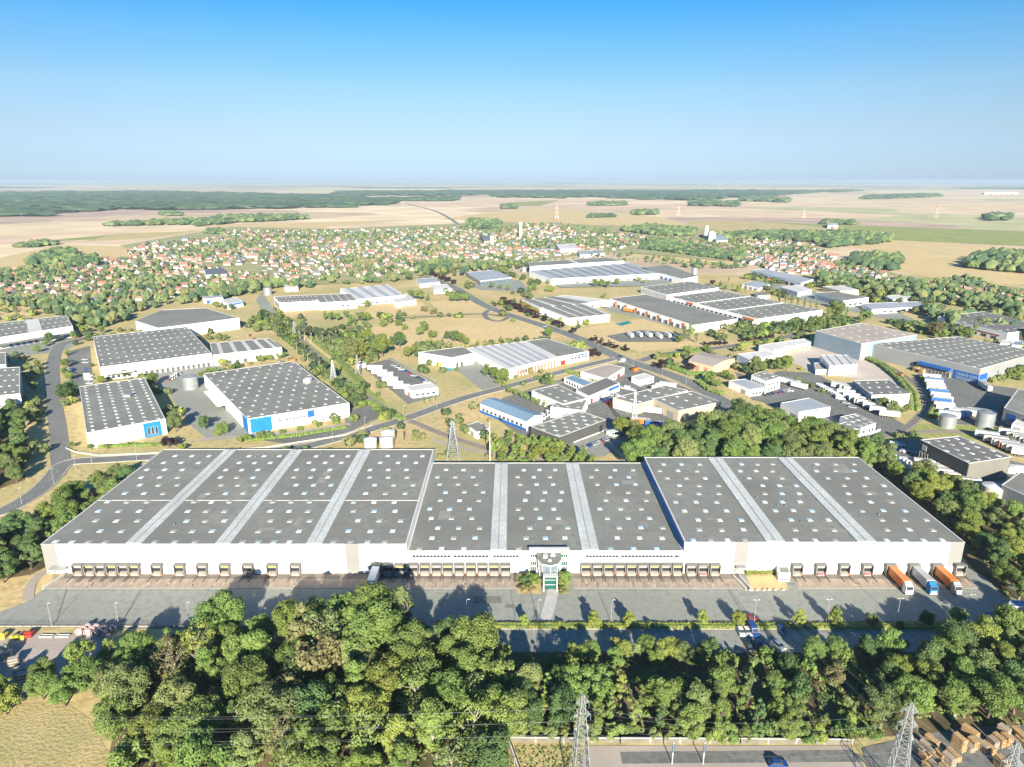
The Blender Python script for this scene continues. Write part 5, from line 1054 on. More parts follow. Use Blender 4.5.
hedge('scrub', [(300, 326), (330, 352), (362, 384)], 4, 2, 'low scrub down the green rail embankment', ('leaf_olive', 'leaf_mid'), 16, 2.5)
# ------------------------------------------------------------------ undergrowth beneath the big wood
def undergrowth(label, pts, step, h, seed):
    rng = random.Random(seed); P = [tuple(G(*p).xy) for p in pts]; mb = MB()
    x0, x1 = min(p[0] for p in P), max(p[0] for p in P); y0, y1 = min(p[1] for p in P), max(p[1] for p in P)
    for i in range(int((x1-x0)*(y1-y0)/step**2)):
        q = (rng.uniform(x0, x1), rng.uniform(y0, y1))
        if not inside(q, P): continue
        r = rng.uniform(.4, 1.1)*h; 
        for k in range(26):
            d = Vector((rng.gauss(0, 1), rng.gauss(0, 1), abs(rng.gauss(0, 1)))).normalized(); p = Vector((q[0], q[1], .1))+Vector((d.x*r, d.y*r, d.z*r*1.1))
            u = d.cross(Vector((rng.gauss(0, 1), rng.gauss(0, 1), rng.gauss(0, 1)))).normalized(); w = d.cross(u); s = rng.uniform(.2, .42)*min(1, h)
            mb.face([p+u*s, p+w*s, p-u*s, p-w*s], rng.choice((0, 0, 1, 2)))
    tag(mb.build('undergrowth', [M['leaf_mid'], M['leaf_olive'], M['leaf_brown']]), label, 'undergrowth', kind='stuff')
undergrowth('tangled low bushes filling the wood below the yard', [(110, 800), (130, 700), (160, 655), (280, 640), (430, 640), (500, 656), (930, 656), (1060, 640), (1060, 722), (862, 733), (507, 734), (490, 800)], 2.6, 1.7, 31)
undergrowth('ragged weeds inside the walled corner plot', [(515, 745), (588, 747), (575, 790), (505, 790)], .75, .26, 33)
undergrowth('ivy and brambles under the belt beside right hall', [(892, 478), (912, 476), (1050, 540), (1050, 606), (1005, 598), (975, 560)], 3.4, 1.6, 34)
# ------------------------------------------------------------------ village houses
HR = random.Random(5)
WALLS = (('house_wall', 'cream'), ('house_white', 'white')); ROOFS = (('tile_red', 'red'), ('tile_orange', 'orange'), ('tile_brown', 'brown'), ('slate', 'slate'))
HM = {}
for wk, wn_ in WALLS:
    for rk, rn in ROOFS:
        for v in range(2):
            w, d, hh_, gh = ((11, 8, 3.2, 2.8), (13, 9, 4.6, 3.2))[v]
            parts = {}
            mb = MB(); a, b = w/2, d/2
            mb.face([(-a, -b, 0), (a, -b, 0), (a, -b, hh_), (-a, -b, hh_)]); mb.face([(a, b, 0), (-a, b, 0), (-a, b, hh_), (a, b, hh_)])
            mb.face([(a, -b, 0), (a, b, 0), (a, b, hh_), (a, 0, hh_+gh), (a, -b, hh_)]); mb.face([(-a, b, 0), (-a, -b, 0), (-a, -b, hh_), (-a, 0, hh_+gh), (-a, b, hh_)])
            parts['wall'] = mb.mesh('wall', [M[wk]])
            mb = MB(); o = .5; dz = gh*o/b
            for s in (-1, 1):
                lo = [(-a-.4, s*(b+o), hh_-dz+.03), (a+.4, s*(b+o), hh_-dz+.03), (a+.4, 0, hh_+gh+.03), (-a-.4, 0, hh_+gh+.03)]
                if s > 0: lo = lo[::-1]
                mb.hexa(lo, [(x, y, z+.22) for x, y, z in lo])
            parts['roof'] = mb.mesh('roof', [M[rk]])
            mb = MB(); mb.box(a*.45, a*.45+.8, -.1+b*.2, .7+b*.2, hh_+gh*.5, hh_+gh+1.0); parts['chimney'] = mb.mesh('chimney', [M['brick']])
            mb = MB(); nwin = []
            for k, xx in enumerate((-a*.6, -a*.05, a*.55)):
                q = MB(); q.box(xx-.55, xx+.55, -b-.06, -b-.003, .9 if k != 1 else 0.02, 2.3, 0); q.box(xx-.65, xx+.65, -b-.1, -b-.004, 2.31, 2.42, 1); nwin.append(q.mesh('window' if k != 1 else 'door', [M['glass_dark' if k != 1 else 'tile_brown'], M['coping']]))
            parts['windows'] = nwin
            HM[(wn_, rn, v)] = parts
VR = [('old quarter', [(-20, 276), (70, 263), (160, 256), (170, 262), (262, 276), (262, 287), (180, 296), (130, 306), (100, 302), (-20, 300)]),
      ('field-side hamlet', [(128, 252), (150, 243), (215, 238), (300, 245), (300, 262), (230, 266), (160, 258), (130, 256)]),
      ('village middle', [(215, 238), (235, 231), (330, 231), (480, 228), (482, 246), (440, 262), (410, 272), (400, 276), (330, 280), (262, 286), (262, 262)]),
      ('water tower quarter', [(488, 232), (520, 224), (560, 224), (610, 232), (640, 243), (620, 250), (600, 252), (540, 258), (500, 261), (450, 258), (470, 242)]),
      ('sports hall quarter', [(600, 232), (640, 236), (700, 240), (740, 244), (735, 256), (700, 250), (640, 244), (620, 246), (598, 240)]),
      ('silo estate', [(640, 244), (716, 238), (760, 236), (812, 246), (835, 258), (820, 276), (780, 273), (748, 264), (700, 252)]),
      ('white depot estate', [(818, 272), (842, 262), (862, 262), (880, 272), (896, 281), (870, 281), (830, 278)]),
      ('brown field quarter', [(925, 284), (960, 279), (995, 288), (1040, 296), (1040, 312), (1000, 308), (950, 304), (925, 296)])]
places = []
for name, poly in VR:
    P = [tuple(G(*p).xy) for p in poly]; x0, x1 = min(p[0] for p in P), max(p[0] for p in P); y0, y1 = min(p[1] for p in P), max(p[1] for p in P)
    ang0 = HR.uniform(-.5, .3); S = []
    for t in range(16000):
        q = (HR.uniform(x0, x1), HR.uniform(y0, y1))
        if not inside(q, P): continue
        sp = 14.5 if q[1] < 1300 else 20
        if any(abs(q[0]-s[0]) < sp and abs(q[1]-s[1]) < sp*1.15 for s in S): continue
        S.append(q); places.append((q[0], q[1], name, ang0+HR.choice((0, 0, math.pi/2))+HR.uniform(-.15, .15)))
places.sort(key=lambda p: p[1])
print('houses', len(places))
indiv, rest = places[:300], places[300:]
bykey = {}
def pick(name):
    w = HR.choice((0, 1, 1)); r = HR.choice((0, 0, 1, 1, 2, 3, 3)) if 'white' not in name else HR.choice((3, 3, 2, 0))
    if 'old' in name: r = HR.choice((0, 0, 1, 1, 2, 3))
    return (WALLS[w][1], ROOFS[r][1], HR.randrange(2))
for p in indiv: bykey.setdefault((p[2],)+pick(p[2])[:2], []).append(p)
for (name, w, r), L_ in bykey.items():
    L_.sort(key=lambda p: PX(p[0], p[1])[0])
    for i, p in enumerate(L_):
        v = HR.randrange(2); parts = HM[(w, r, v)]
        rr_ = 'slate' if r == 'slate' else r+' tiled'
        o = empty('house', (p[0], p[1], 0), p[3], (HR.uniform(.52, .76),)*3)
        tag(o, '%s house, %s roof, %s such from left in %s' % (w, rr_, OW(i+1), name) if len(L_) > 1 else 'only %s house with %s roof in %s' % (w, rr_, name), 'house', 'houses of the village')
        inst('wall', parts['wall'], o); inst('roof', parts['roof'], o); inst('chimney', parts['chimney'], o)
        if p[1] < 1100:
            for q in parts['windows']: inst(q.name.split('.')[0], q, o)
mb = MB(); mk_ = ['house_wall', 'house_white', 'tile_red', 'tile_orange', 'tile_brown', 'slate']
for p in rest:
    w, r, v = pick(p[2]); parts = HM[(w, r, v)]; ca, sa = math.cos(p[3]), math.sin(p[3]); s = HR.uniform(.58, .88)
    for pn, mi in (('wall', 0 if w == 'cream' else 1), ('roof', 2+[x[1] for x in ROOFS].index(r))):
        me = parts[pn]; b = len(mb.v); mb.v += [(p[0]+(c.co.x*ca-c.co.y*sa)*s, p[1]+(c.co.x*sa+c.co.y*ca)*s, c.co.z*s) for c in me.vertices]
        for f in me.polygons: mb.f.append(tuple(b+i for i in f.vertices)); mb.m.append(mi)
tag(mb.build('far_houses', [M[k] for k in mk_]), 'mass of small roofs and pale walls in the farther village', 'houses', kind='stuff')
# garden trees of the village and odd trees on the estate edges
def garden_trees(name, label, poly, n, h, seed, mats=('canopy', 'canopy_far', 'leaf_yellow'), avoid=2):
    rng = random.Random(seed); P = [tuple(G(*p).xy) for p in poly]; x0, x1 = min(p[0] for p in P), max(p[0] for p in P); y0, y1 = min(p[1] for p in P), max(p[1] for p in P)
    mb = MB(); k = 0; t = 0
    near = [(p[0], p[1]) for p in places]
    while k < n and t < n*12:
        t += 1; q = (rng.uniform(x0, x1), rng.uniform(y0, y1))
        if not inside(q, P): continue
        cl = noise.noise(Vector((q[0]*.008, q[1]*.006, seed)))
        if cl < .02 and rng.random() < .7: continue
        if avoid and any(abs(a-q[0]) < avoid and abs(b-q[1]) < avoid for a, b in near): continue
        hh_ = h*rng.uniform(.6, 1.3)*(1.25 if cl > .2 else 1); r = hh_*rng.uniform(.4, .6); m = rng.choice((0, 0, 1, 1, 2))
        for j in range(3): lump(mb, q[0]+rng.uniform(-.5, .5)*r, q[1]+rng.uniform(-.5, .5)*r, hh_*.55+rng.uniform(-.1, .2)*hh_, r*.75, r*.75, hh_*.42, rng, m, .28)
        k += 1
    tag(mb.build(name, [M[m] for m in mats]), label, 'trees', kind='stuff')
dm('canopy_olive', (.15, .155, .06), .9, (.10, .12, .045), .01, 4, .5, .1)
MM = ('canopy', 'canopy_far', 'canopy_olive')
for i, (name, poly) in enumerate(VR): garden_trees('garden_trees', 'garden trees mixed among roofs, %s' % name, poly, (800, 480, 1750, 1250, 560, 600, 150, 220)[i], 5.2, 50+i, MM)
garden_trees('village_fringe_trees', 'leafy band between village and the white warehouses', [(-20, 300), (100, 300), (200, 294), (262, 286), (330, 282), (400, 277), (400, 282), (262, 292), (225, 299), (180, 305), (140, 312), (90, 318), (-20, 306)], 260, 7.5, 70, MM, 4)
garden_trees('rail_fringe_trees', 'green fringe of trees beyond the silver shed and cream depot', [(815, 279), (900, 284), (930, 290), (1040, 312), (1040, 326), (985, 312), (930, 303), (880, 297), (820, 284)], 230, 9, 71, MM, 4)
garden_trees('avenue_head_trees', 'trees massed at the village end of the avenue', [(395, 278), (440, 262), (480, 264), (520, 262), (460, 278), (440, 276), (412, 282)], 90, 9, 72, MM, 4)
garden_trees('town_edge_trees', 'tree line along the village side of the long factory', [(500, 265), (600, 254), (640, 254), (700, 264), (760, 268), (700, 270), (640, 262), (560, 262), (505, 270)], 140, 5, 73, MM, 4)
garden_trees('warehouse_lane_trees', 'mixed trees between the edge shed and the village', [(60, 316), (130, 308), (135, 320), (95, 330), (72, 326)], 50, 8, 74, MM, 3)
garden_trees('retail_trees', 'trees around the retail hall at the picture edge', [(940, 328), (1000, 334), (1040, 346), (1040, 338), (1000, 330), (970, 318), (1040, 318), (1040, 326), (920, 312)], 60, 8, 75, MM, 3)
def leafy(mb, x, y, h, r, rng, m):
    for k in range(64):
        d = Vector((rng.gauss(0, 1), rng.gauss(0, 1), rng.gauss(0, .8))); d.normalize(); rr = r*rng.uniform(.6, 1.08)
        p = Vector((x+d.x*rr, y+d.y*rr, h*.55+d.z*h*.45*rng.uniform(.75, 1.05)))
        nn = (d+Vector((rng.gauss(0, .4), rng.gauss(0, .4), .2))).normalized(); u = nn.cross(Vector((rng.gauss(0, 1), rng.gauss(0, 1), rng.gauss(0, 1)))).normalized(); w = nn.cross(u); s = r*rng.uniform(.22, .42)
        mb.face([p+u*s, p+w*s, p-u*s, p-w*s], m)
def scatter(name, label, poly, n, hr, seed, mats=('shrub_mid', 'shrub_dark', 'shrub_olive', 'shrub_mid', 'leaf_yellow'), thr=.05, sc_=.02):
    rng = random.Random(seed); P = [tuple(G(*p).xy) for p in poly]; x0, x1 = min(p[0] for p in P), max(p[0] for p in P); y0, y1 = min(p[1] for p in P), max(p[1] for p in P); mb = MB(); k = t = 0
    while k < n and t < n*30:
        t += 1; q = (rng.uniform(x0, x1), rng.uniform(y0, y1))
        if not inside(q, P) or noise.noise(Vector((q[0]*sc_, q[1]*sc_*.7, seed))) < thr*rng.uniform(0, 2): continue
        if any(min(a[0] for a in f) < q[0] < max(a[0] for a in f) and inside(q, f) for f in FOOT): continue
        if any(abs(a-q[0]) < w and abs(b-q[1]) < w for a, b, w in ROADP): continue
        h = rng.uniform(*hr); leafy(mb, q[0], q[1], h, h*rng.uniform(.42, .7), rng, rng.randrange(len(mats))); k += 1
    tag(mb.build(name, [M[m] for m in mats]), label, 'shrubs', kind='stuff')
scatter('scattered_shrubs', 'loose shrubs and young trees scattered over the estate grass', [(-20, 305), (100, 318), (260, 318), (430, 312), (470, 300), (620, 330), (700, 330), (830, 315), (1040, 330), (1040, 440), (880, 450), (640, 440), (490, 460), (-20, 470)], 620, (2.0, 5.5), 91)
scatter('scattered_shrubs', 'rough shrubs following the rail corridor', [(262, 300), (290, 322), (340, 372), (400, 412), (420, 424), (380, 424), (350, 405), (300, 355), (255, 315)], 170, (2.5, 6), 92, thr=-.2)
scatter('scattered_shrubs', 'bushy growth over the meadow before the sawtooth factory', [(318, 322), (430, 308), (480, 322), (470, 350), (420, 362), (350, 368), (310, 345)], 190, (2.5, 7), 93, thr=0)
scatter('scattered_shrubs', 'dense bushes between the estate road and warehouses', [(-20, 400), (50, 400), (50, 455), (-20, 470)], 60, (2, 5), 94, thr=-.2)
scatter('scattered_shrubs', 'green cover between the poplars and beige-roofed warehouse', [(690, 332), (800, 318), (880, 322), (1000, 335), (960, 340), (860, 326), (800, 336), (700, 352)], 230, (3, 7), 95, thr=-.1)
scatter('scattered_shrubs', 'bushes round the depots towards the far right estate', [(740, 275), (830, 285), (940, 300), (1040, 320), (1040, 335), (940, 315), (840, 312), (770, 295)], 260, (3, 8), 96, thr=-.2)
scatter('scattered_shrubs', 'bushes on lawns by the avenue head and glass office', [(400, 275), (520, 262), (545, 275), (530, 300), (560, 335), (480, 312), (430, 290)], 150, (2.5, 7), 97, thr=-.05)
# ------------------------------------------------------------------ lattice pylons and power lines
def pylon(x, y, h, w, label, rz=0, thick=.09, m='galv', arms=((.66, 1.6), (.79, 1.8), (.92, 1.4))):
    root = tag(empty('lattice_pylon', (x, y, 0), rz), label, 'pylon')
    def half(t): return w/2*(1-t)**1.0*.82+.26 if t < .62 else (w/2*.38*.82+.26)*(1-(t-.62)/.38*.75)
    lv = [0]; t = 0
    while t < .97: t += max(.05, half(t)*1.7/h); lv.append(min(1, t))
    lv[-1] = 1
    for sx, sy in ((-1, -1), (1, -1), (1, 1), (-1, 1)):
        mb = MB()
        for a, b in zip(lv, lv[1:]): mb.bar((sx*half(a), sy*half(a), a*h), (sx*half(b), sy*half(b), b*h), thick*1.25)
        mb.build('leg', M[m], root)
    mb = MB()
    for a, b in zip(lv, lv[1:]):
        A, B = half(a), half(b); c = [(-1, -1), (1, -1), (1, 1), (-1, 1)]
        for i in range(4):
            p, q = c[i], c[(i+1) % 4]
            mb.bar((p[0]*A, p[1]*A, a*h), (q[0]*B, q[1]*B, b*h), thick*.7); mb.bar((q[0]*A, q[1]*A, a*h), (p[0]*B, p[1]*B, b*h), thick*.7)
            mb.bar((p[0]*B, p[1]*B, b*h), (q[0]*B, q[1]*B, b*h), thick*.7)
    mb.build('lattice_bracing', M[m], root)
    for t, L_ in arms:
        for s in (-1, 1):
            mb = MB(); hb = half(t); z = t*h
            for sy in (-1, 1):
                mb.bar((s*hb, sy*hb, z), (s*L_, 0, z+.1), thick*.9); mb.bar((s*hb*.8, sy*hb*.8, z+1.5), (s*L_, 0, z+.1), thick*.8)
                for k in (.3, .55, .8): mb.bar((s*(hb+(L_-hb)*k), sy*hb*(1-k), z+.03), (s*(hb+(L_-hb)*k), 0, z+1.5*(1-k)), thick*.5)
            ar = mb.build('cross_arm', M[m], root)
            mb = MB(); mb.bar((s*L_, 0, z), (s*L_, 0, z-1.3), .09, n=6); mb.build('insulator', M['glass_pale'], ar)
    return root
def cable(pts, sag, label, r=.013, n=16):
    mb = MB()
    for a, b in zip(pts, pts[1:]):
        a, b = Vector(a), Vector(b); prev = a
        for i in range(1, n+1):
            t = i/n; p = a.lerp(b, t); p.z -= 4*sag*t*(1-t); mb.bar(prev, p, r, n=3); prev = p
    tag(mb.build('power_cable', M['galv']), label, 'power cable', 'overhead power cables')
PY = [pylon(14.4, 115, 24.7, 4.8, 'tall steel pylon rising from walled plot at the bottom edge', R(8), .075), pylon(79.9, 112.5, 24.9, 4.9, 'steel pylon in front of timber stacks', R(-20), .075), pylon(94.9, 103.5, 24.0, 4.9, 'pylon top cut by bottom corner beside timber', R(-20), .075)]
p = G(453.5, 462); pylon(p.x, p.y, zat(p.y, 421), 7, 'pylon standing in dry grass behind the largest hall', 0, .12)
p = G(633, 436); pylon(p.x, p.y, zat(p.y, 391), 4, 'slim telecom mast beside the yellow tree', 0, .12, 'steel', arms=())
p = G(334, 384); pylon(p.x, p.y, zat(p.y, 360), 4, 'greenish lattice mast among railway trees', 0, .14, 'steel', arms=())
p = G(358, 376); pylon(p.x, p.y, zat(p.y, 355), 3, 'thin lattice mast near white trailer hut', 0, .12, 'galv', arms=())
p = G(295, 338); pylon(p.x, p.y, zat(p.y, 321), 3, 'pale lattice mast at the pine clump corner', 0, .14, 'galv', arms=())
for k, (x, z) in enumerate(((-1.9, 15.0), (1.9, 15.0), (-2.2, 18.2), (2.2, 18.2), (-1.7, 21.4), (1.7, 21.4))):
    q = OW(k+1)
    cable([(-220, 118+x*.6, z-1), (14.4+x, 115, z), (79.9, 112.5+x, z)], 3.5, '%s thin cable from walled-plot pylon, counted from the lowest' % q)
    a = Vector((79.9+x*.9, 112.5-x*.35, z)); cable([(94.9+x*.9, 103.5-x*.3, z-1.3), a, (G(779, 560).x-60+x, 290+x, 22)], 2.5, '%s thin cable leaving timber-yard pylon over the wood' % q)
p = G(490, 462); mb = MB(); hq = zat(p.y, 421)
pl = tag(empty('utility_pole', (p.x, p.y, 0)), 'slender white pole next to the dry-grass pylon', 'pole'); mb.cyl(0, 0, 0, hq, .28, .16, 8); mb.build('shaft', M['coping'], pl)
mb = MB(); mb.box(-1.2, 1.2, -.08, .08, hq-1, hq-.8); mb.build('cross_bar', M['galv'], pl)
p = G(404, 440); pl = tag(empty('utility_pole', (p.x, p.y, 0)), 'short brown pole beside round tanks behind the hall', 'pole'); mb = MB(); mb.cyl(0, 0, 0, zat(p.y, 432), .35, .3, 8); mb.build('shaft', M['bark'], pl); mb = MB(); mb.box(-.7, .7, -.1, .1, 4.5, 4.7); mb.build('cross_bar', M['bark'], pl)
# ------------------------------------------------------------------ lamp posts
def lamp(px, py, hgt_, label, twin=False, rz=0):
    p = G(px, py); root = tag(empty('lamp_post', (p.x, p.y, 0), rz), label, 'lamp post', 'lamp posts')
    mb = MB(); mb.cyl(0, 0, 0, .5, .15, n=8); mb.cyl(0, 0, .5, hgt_, .085, .05, 8); mb.build('pole', M['panel_grey'], root)
    for s in ((-1, 1) if twin else (1,)):
        mb = MB(); mb.bar((0, 0, hgt_-.1), (s*.4, 0, hgt_+.1), .04); mb.box(min(s*.3, s*.9), max(s*.3, s*.9), -.13, .13, hgt_+.08, hgt_+.2); mb.build('lamp_head', M['coping'], root)
for i, (px, py, tw) in enumerate([(52, 626, 0), (119, 625.5, 0), (190, 625, 0), (397, 624, 0), (467, 622, 0), (538, 622.5, 0), (611, 622.5, 0), (754, 622.5, 1), (826, 622, 1), (896.5, 621, 1), (968, 617, 1)]):
    lamp(px, py, 7.6, '%s lamp post from left along the lorry yard kerb' % OW(i+1) + (', double headed' if tw else ''), bool(tw))
for i, (px, py) in enumerate([(92, 463), (76, 470), (54, 484), (22, 504), (137, 460), (365, 430), (333, 441), (404, 418), (437, 407)]): lamp(px, py, 7, '%s street lamp from left along the road behind the hall' % OW(sorted((92, 76, 54, 22, 137, 365, 333, 404, 437)).index(px)+1))
for i, (px, py) in enumerate([(560, 333), (598, 350), (633, 365), (662, 377), (686, 385), (640, 357)]): lamp(px, py, 8, '%s street lamp from left beside the avenue' % OW(sorted((560, 598, 633, 662, 686, 640)).index(px)+1))
# ------------------------------------------------------------------ tanks, towers, masts
def tank(px, py, rp, hp, label, m='tank', name='storage_tank', cone=.8):
    p = G(px, py); d = p.y*C_+H*S_; r = rp/F*d*.93; h = zat(p.y-r, py-hp+.001); root = tag(empty(name, (p.x, p.y+r*.3, 0)), label, 'tank')
    mb = MB(); mb.cyl(0, 0, 0, h, r, n=32); mb.build('shell', M[m], root); mb = MB(); mb.cyl(0, 0, h, h+cone, r*1.01, r*.1, 32); mb.build('roof', M['coping' if m != 'tank' else 'galv'], root)
    mb = MB()
    for k in range(1, 5): mb.cyl(0, 0, h*k/5, h*k/5+.12, r*1.012, n=32)
    mb.build('hoop', M['galv'], root)
    mb = MB()
    for s in (-.25, .25): mb.bar((r*.7+s, -r*.78, 0), (r*.7+s, -r*.78, h+.8), .05)
    for k in range(int(h/.5)): mb.bar((r*.7-.25, -r*.78, k*.5+.2), (r*.7+.25, -r*.78, k*.5+.2), .035)
    mb.build('ladder', M['steel'], root)
tank(190, 389, 7.8, 10, 'round galvanised tank in the yard of the dotted-roof hall')
tank(947.5, 427.5, 8, 9, 'metal silo nearest the railway junction')
tank(985, 427.5, 8.5, 12, 'taller metal silo by parked blue trailers')
tank(993.5, 500, 11, 8.5, 'cream round tank with stained lid beyond the belt trees', 'tank_cream')
tank(370.5, 450, 7.2, 8, 'left round white water tank behind the hall', 'tank_cream')
tank(386.5, 450, 7.6, 8.5, 'right round white water tank behind the hall', 'tank_cream')
tank(388, 443, 7.8, 8.5, 'rear white water tank standing behind two others', 'tank_cream')
tank(267.5, 295, 4.5, 6.5, 'pale blue-grey silo at the end of the louvred factory', 'tank')
tank(694.5, 276, 3.2, 7.5, 'slim silo on the teal-edged factory wing', 'tank')
tank(524, 272, 3, 4.5, 'small silo at the long factory end', 'tank')
p = G(520.7, 237); wt = tag(empty('water_tower', (p.x, p.y, 0)), 'slender white water tower above the village roofs', 'water tower'); hw = zat(p.y, 222.5)
mb = MB(); mb.cyl(0, 0, 0, hw, 3.0, 2.7, 16); mb.build('shaft', M['white_wall'], wt); mb = MB(); mb.cyl(0, 0, hw-5, hw, 4.6, 5.0, 20); mb.cyl(0, 0, hw, hw+1.2, 4.2, 1, 20); mb.build('tank', M['coping'], wt)
p = G(705.5, 241); gs = tag(empty('grain_silo', (p.x, p.y, 0)), 'tall round white grain silo beside the mill', 'silo'); hw = zat(p.y, 227.5)
mb = MB(); mb.cyl(0, 0, 0, hw, 4.5, n=20); mb.build('shell', M['coping'], gs); mb = MB(); mb.box(-3, 3, -3, 3, hw, hw+4); mb.build('head_house', M['concrete'], gs)
p = G(711, 242.5); gs = tag(empty('grain_silo', (p.x, p.y, 0)), 'boxy white grain silo next to the round one', 'silo'); hw = zat(p.y, 232.5)
mb = MB(); mb.box(-7, 7, -6, 6, 0, hw); mb.build('shell', M['coping'], gs); mb = MB(); mb.box(-4, 4, -3, 3, hw, hw+3); mb.build('head_house', M['concrete'], gs)
for i, (px, yb, yt, lb) in enumerate([(556.7, 220.5, 204.5, 'red and white radio mast farthest left on the plain'), (678, 216.5, 205.5, 'red and white radio mast beside the oval copse'), (803, 219, 208.5, 'red and white radio mast above the green plain'), (935.4, 219, 206, 'red and white radio mast farthest right on the plain')]):
    p = G(px, yb); h = zat(p.y, yt); root = tag(empty('radio_mast', (p.x, p.y, 0)), lb, 'mast', 'radio masts on the plain')
    for k in range(7):
        a = k/7; b = (k+1)/7; w0, w1 = 5*(1-a)+1, 5*(1-b)+1; mb = MB(); z0, z1 = a*h, b*h
        c = [(-1, -1), (1, -1), (1, 1), (-1, 1)]
        for j in range(4):
            q, r_ = c[j], c[(j+1) % 4]; mb.bar((q[0]*w0, q[1]*w0, z0), (q[0]*w1, q[1]*w1, z1), .42); mb.bar((q[0]*w0, q[1]*w0, z0), (r_[0]*w1, r_[1]*w1, z1), .22)
        mb.build('mast_section', M['mast_red' if k % 2 == 0 else 'coping'], root)
for i, (px, y) in enumerate(((719, 12500), (738, 14000), (754, 13000), (771, 15000), (912, 13500), (886, 14500))):
    x = (px-CX)/F*(y*C_+H*S_); root = tag(empty('wind_turbine', (x, y, 0)), '%s faint wind turbine from left at the horizon' % OW([719, 738, 754, 771, 886, 912].index(px)+1), 'wind turbine', 'wind turbines at the horizon')
    mb = MB(); mb.cyl(0, 0, 0, 85, 3.2, 2, 8); mb.build('tower', M['coping'], root); mb = MB(); mb.box(-2.5, 2.5, -6, 6, 84, 88.5); mb.build('nacelle', M['coping'], root)
    for k in range(3):
        a = i*.7+k*2*math.pi/3; mb = MB(); mb.bar((0, -6.5, 86), (38*math.sin(a), -6.5, 86+38*math.cos(a)), 1.6, .5); mb.build('blade', M['coping'], root)
# ------------------------------------------------------------------ vehicles
def wheels(root, xs, ys, r=.5, w=.28):
    for y in ys:
        for s in (-1, 1):
            mb = MB(); x = s*xs; mb.hcyl(x-w/2, x+w/2, y, r, r, 12); wh = mb.build('wheel', M['tyre'], root); mb = MB(); mb.hcyl(x+s*w/2, x+s*(w/2+.02), y, r, r*.5, 10); mb.build('rim', M['galv'], wh)
def trailer_parts(root, col, L_=13.2, y0=0, full=True, roofc=None):
    mb = MB(); mb.box(-1.25, 1.25, y0, y0+L_, 1.2, 3.9, 0); mb.box(-1.22, 1.22, y0+.03, y0+L_-.03, 3.902, 3.99, 1)
    for k in range(1, 12): mb.box(-1.29, 1.29, y0+L_*k/12-.05, y0+L_*k/12+.05, 1.25, 3.88, 0)
    mb.build('cargo_box', [M[col], M[roofc or col]], root)
    mb = MB(); mb.box(-.5, .5, y0+.2, y0+L_-.1, .85, 1.19); mb.box(-1.2, 1.2, y0+L_-.12, y0+L_, .5, .7); mb.build('chassis', M['dark_wall'], root)
    if full: wheels(root, 1.05, [y0+L_-1.8, y0+L_-3.1, y0+L_-4.4])
def lorry(x, y, rz, cabc, boxc, label, roofc=None, name='articulated_lorry'):
    """nose at -y in local space, tail at +y"""
    root = tag(empty(name, (x, y, 0), rz), label, 'lorry')
    trailer_parts(root, boxc, 9.4, 1.3, roofc=roofc)
    mb = MB(); mb.hexa([(-1.22, -1.1, .5), (1.22, -1.1, .5), (1.22, .9, .5), (-1.22, .9, .5)], [(-1.22, -1.15, 1.9), (1.22, -1.15, 1.9), (1.22, .9, 1.9), (-1.22, .9, 1.9)])
    mb.hexa([(-1.22, -1.15, 1.901), (1.22, -1.15, 1.901), (1.22, .9, 1.901), (-1.22, .9, 1.901)], [(-1.15, -.85, 3.2), (1.15, -.85, 3.2), (1.15, .9, 3.2), (-1.15, .9, 3.2)])
    mb.hexa([(-1.1, -.4, 3.2), (1.1, -.4, 3.2), (1.1, .9, 3.2), (-1.1, .9, 3.2)], [(-1.0, .4, 3.85), (1.0, .4, 3.85), (1.0, .9, 3.85), (-1.0, .9, 3.85)])
    mb.build('cab', M[cabc], root)
    mb = MB(); mb.hexa([(-1.05, -1.18, 1.95), (1.05, -1.18, 1.95), (1.05, -1.1, 1.95), (-1.05, -1.1, 1.95)], [(-1.0, -.95, 2.95), (1.0, -.95, 2.95), (1.0, -.88, 2.95), (-1.0, -.88, 2.95)]); mb.build('windscreen', M['glass_dark'], root)
    mb = MB(); mb.box(-1.24, 1.24, -1.25, -1.12, .45, .85); mb.box(-.9, .9, -1.19, -1.13, 1.0, 1.5); mb.build('bumper', M['grey_paint'], root)
    for s in (-1, 1):
        mb = MB(); mb.box(s*1.3-.08, s*1.3+.08, -1.1, -.95, 2.1, 2.8); mb.build('mirror', M['tyre'], root)
    mb = MB(); mb.box(-.45, .45, -.6, 3.5, .6, .84); mb.build('tractor_chassis', M['dark_wall'], root); wheels(root, 1.05, [-.3, 2.7])
    return root
for dx, cab, box, lb, rc in ((DX['R'][7], 'white_paint', 'orange', 'orange lorry with white cab docked at the right hall', None), (DX['R'][8], 'blue_light', 'grey_paint', 'grey-sided lorry with blue cab docked between two orange ones', 'panel_grey'), (DX['R'][9], 'panel_grey', 'orange', 'orange lorry with dark grey and white cab docked farthest right', None)):
    lorry(dx, 199-.1-11.4, 0, cab, box, lb, rc)
lorry(DX['L'][13]+.2, 199-11.8, 0, 'blue', 'white_paint', 'white lorry with blue cab docked at largest hall near its corner', 'light_white')
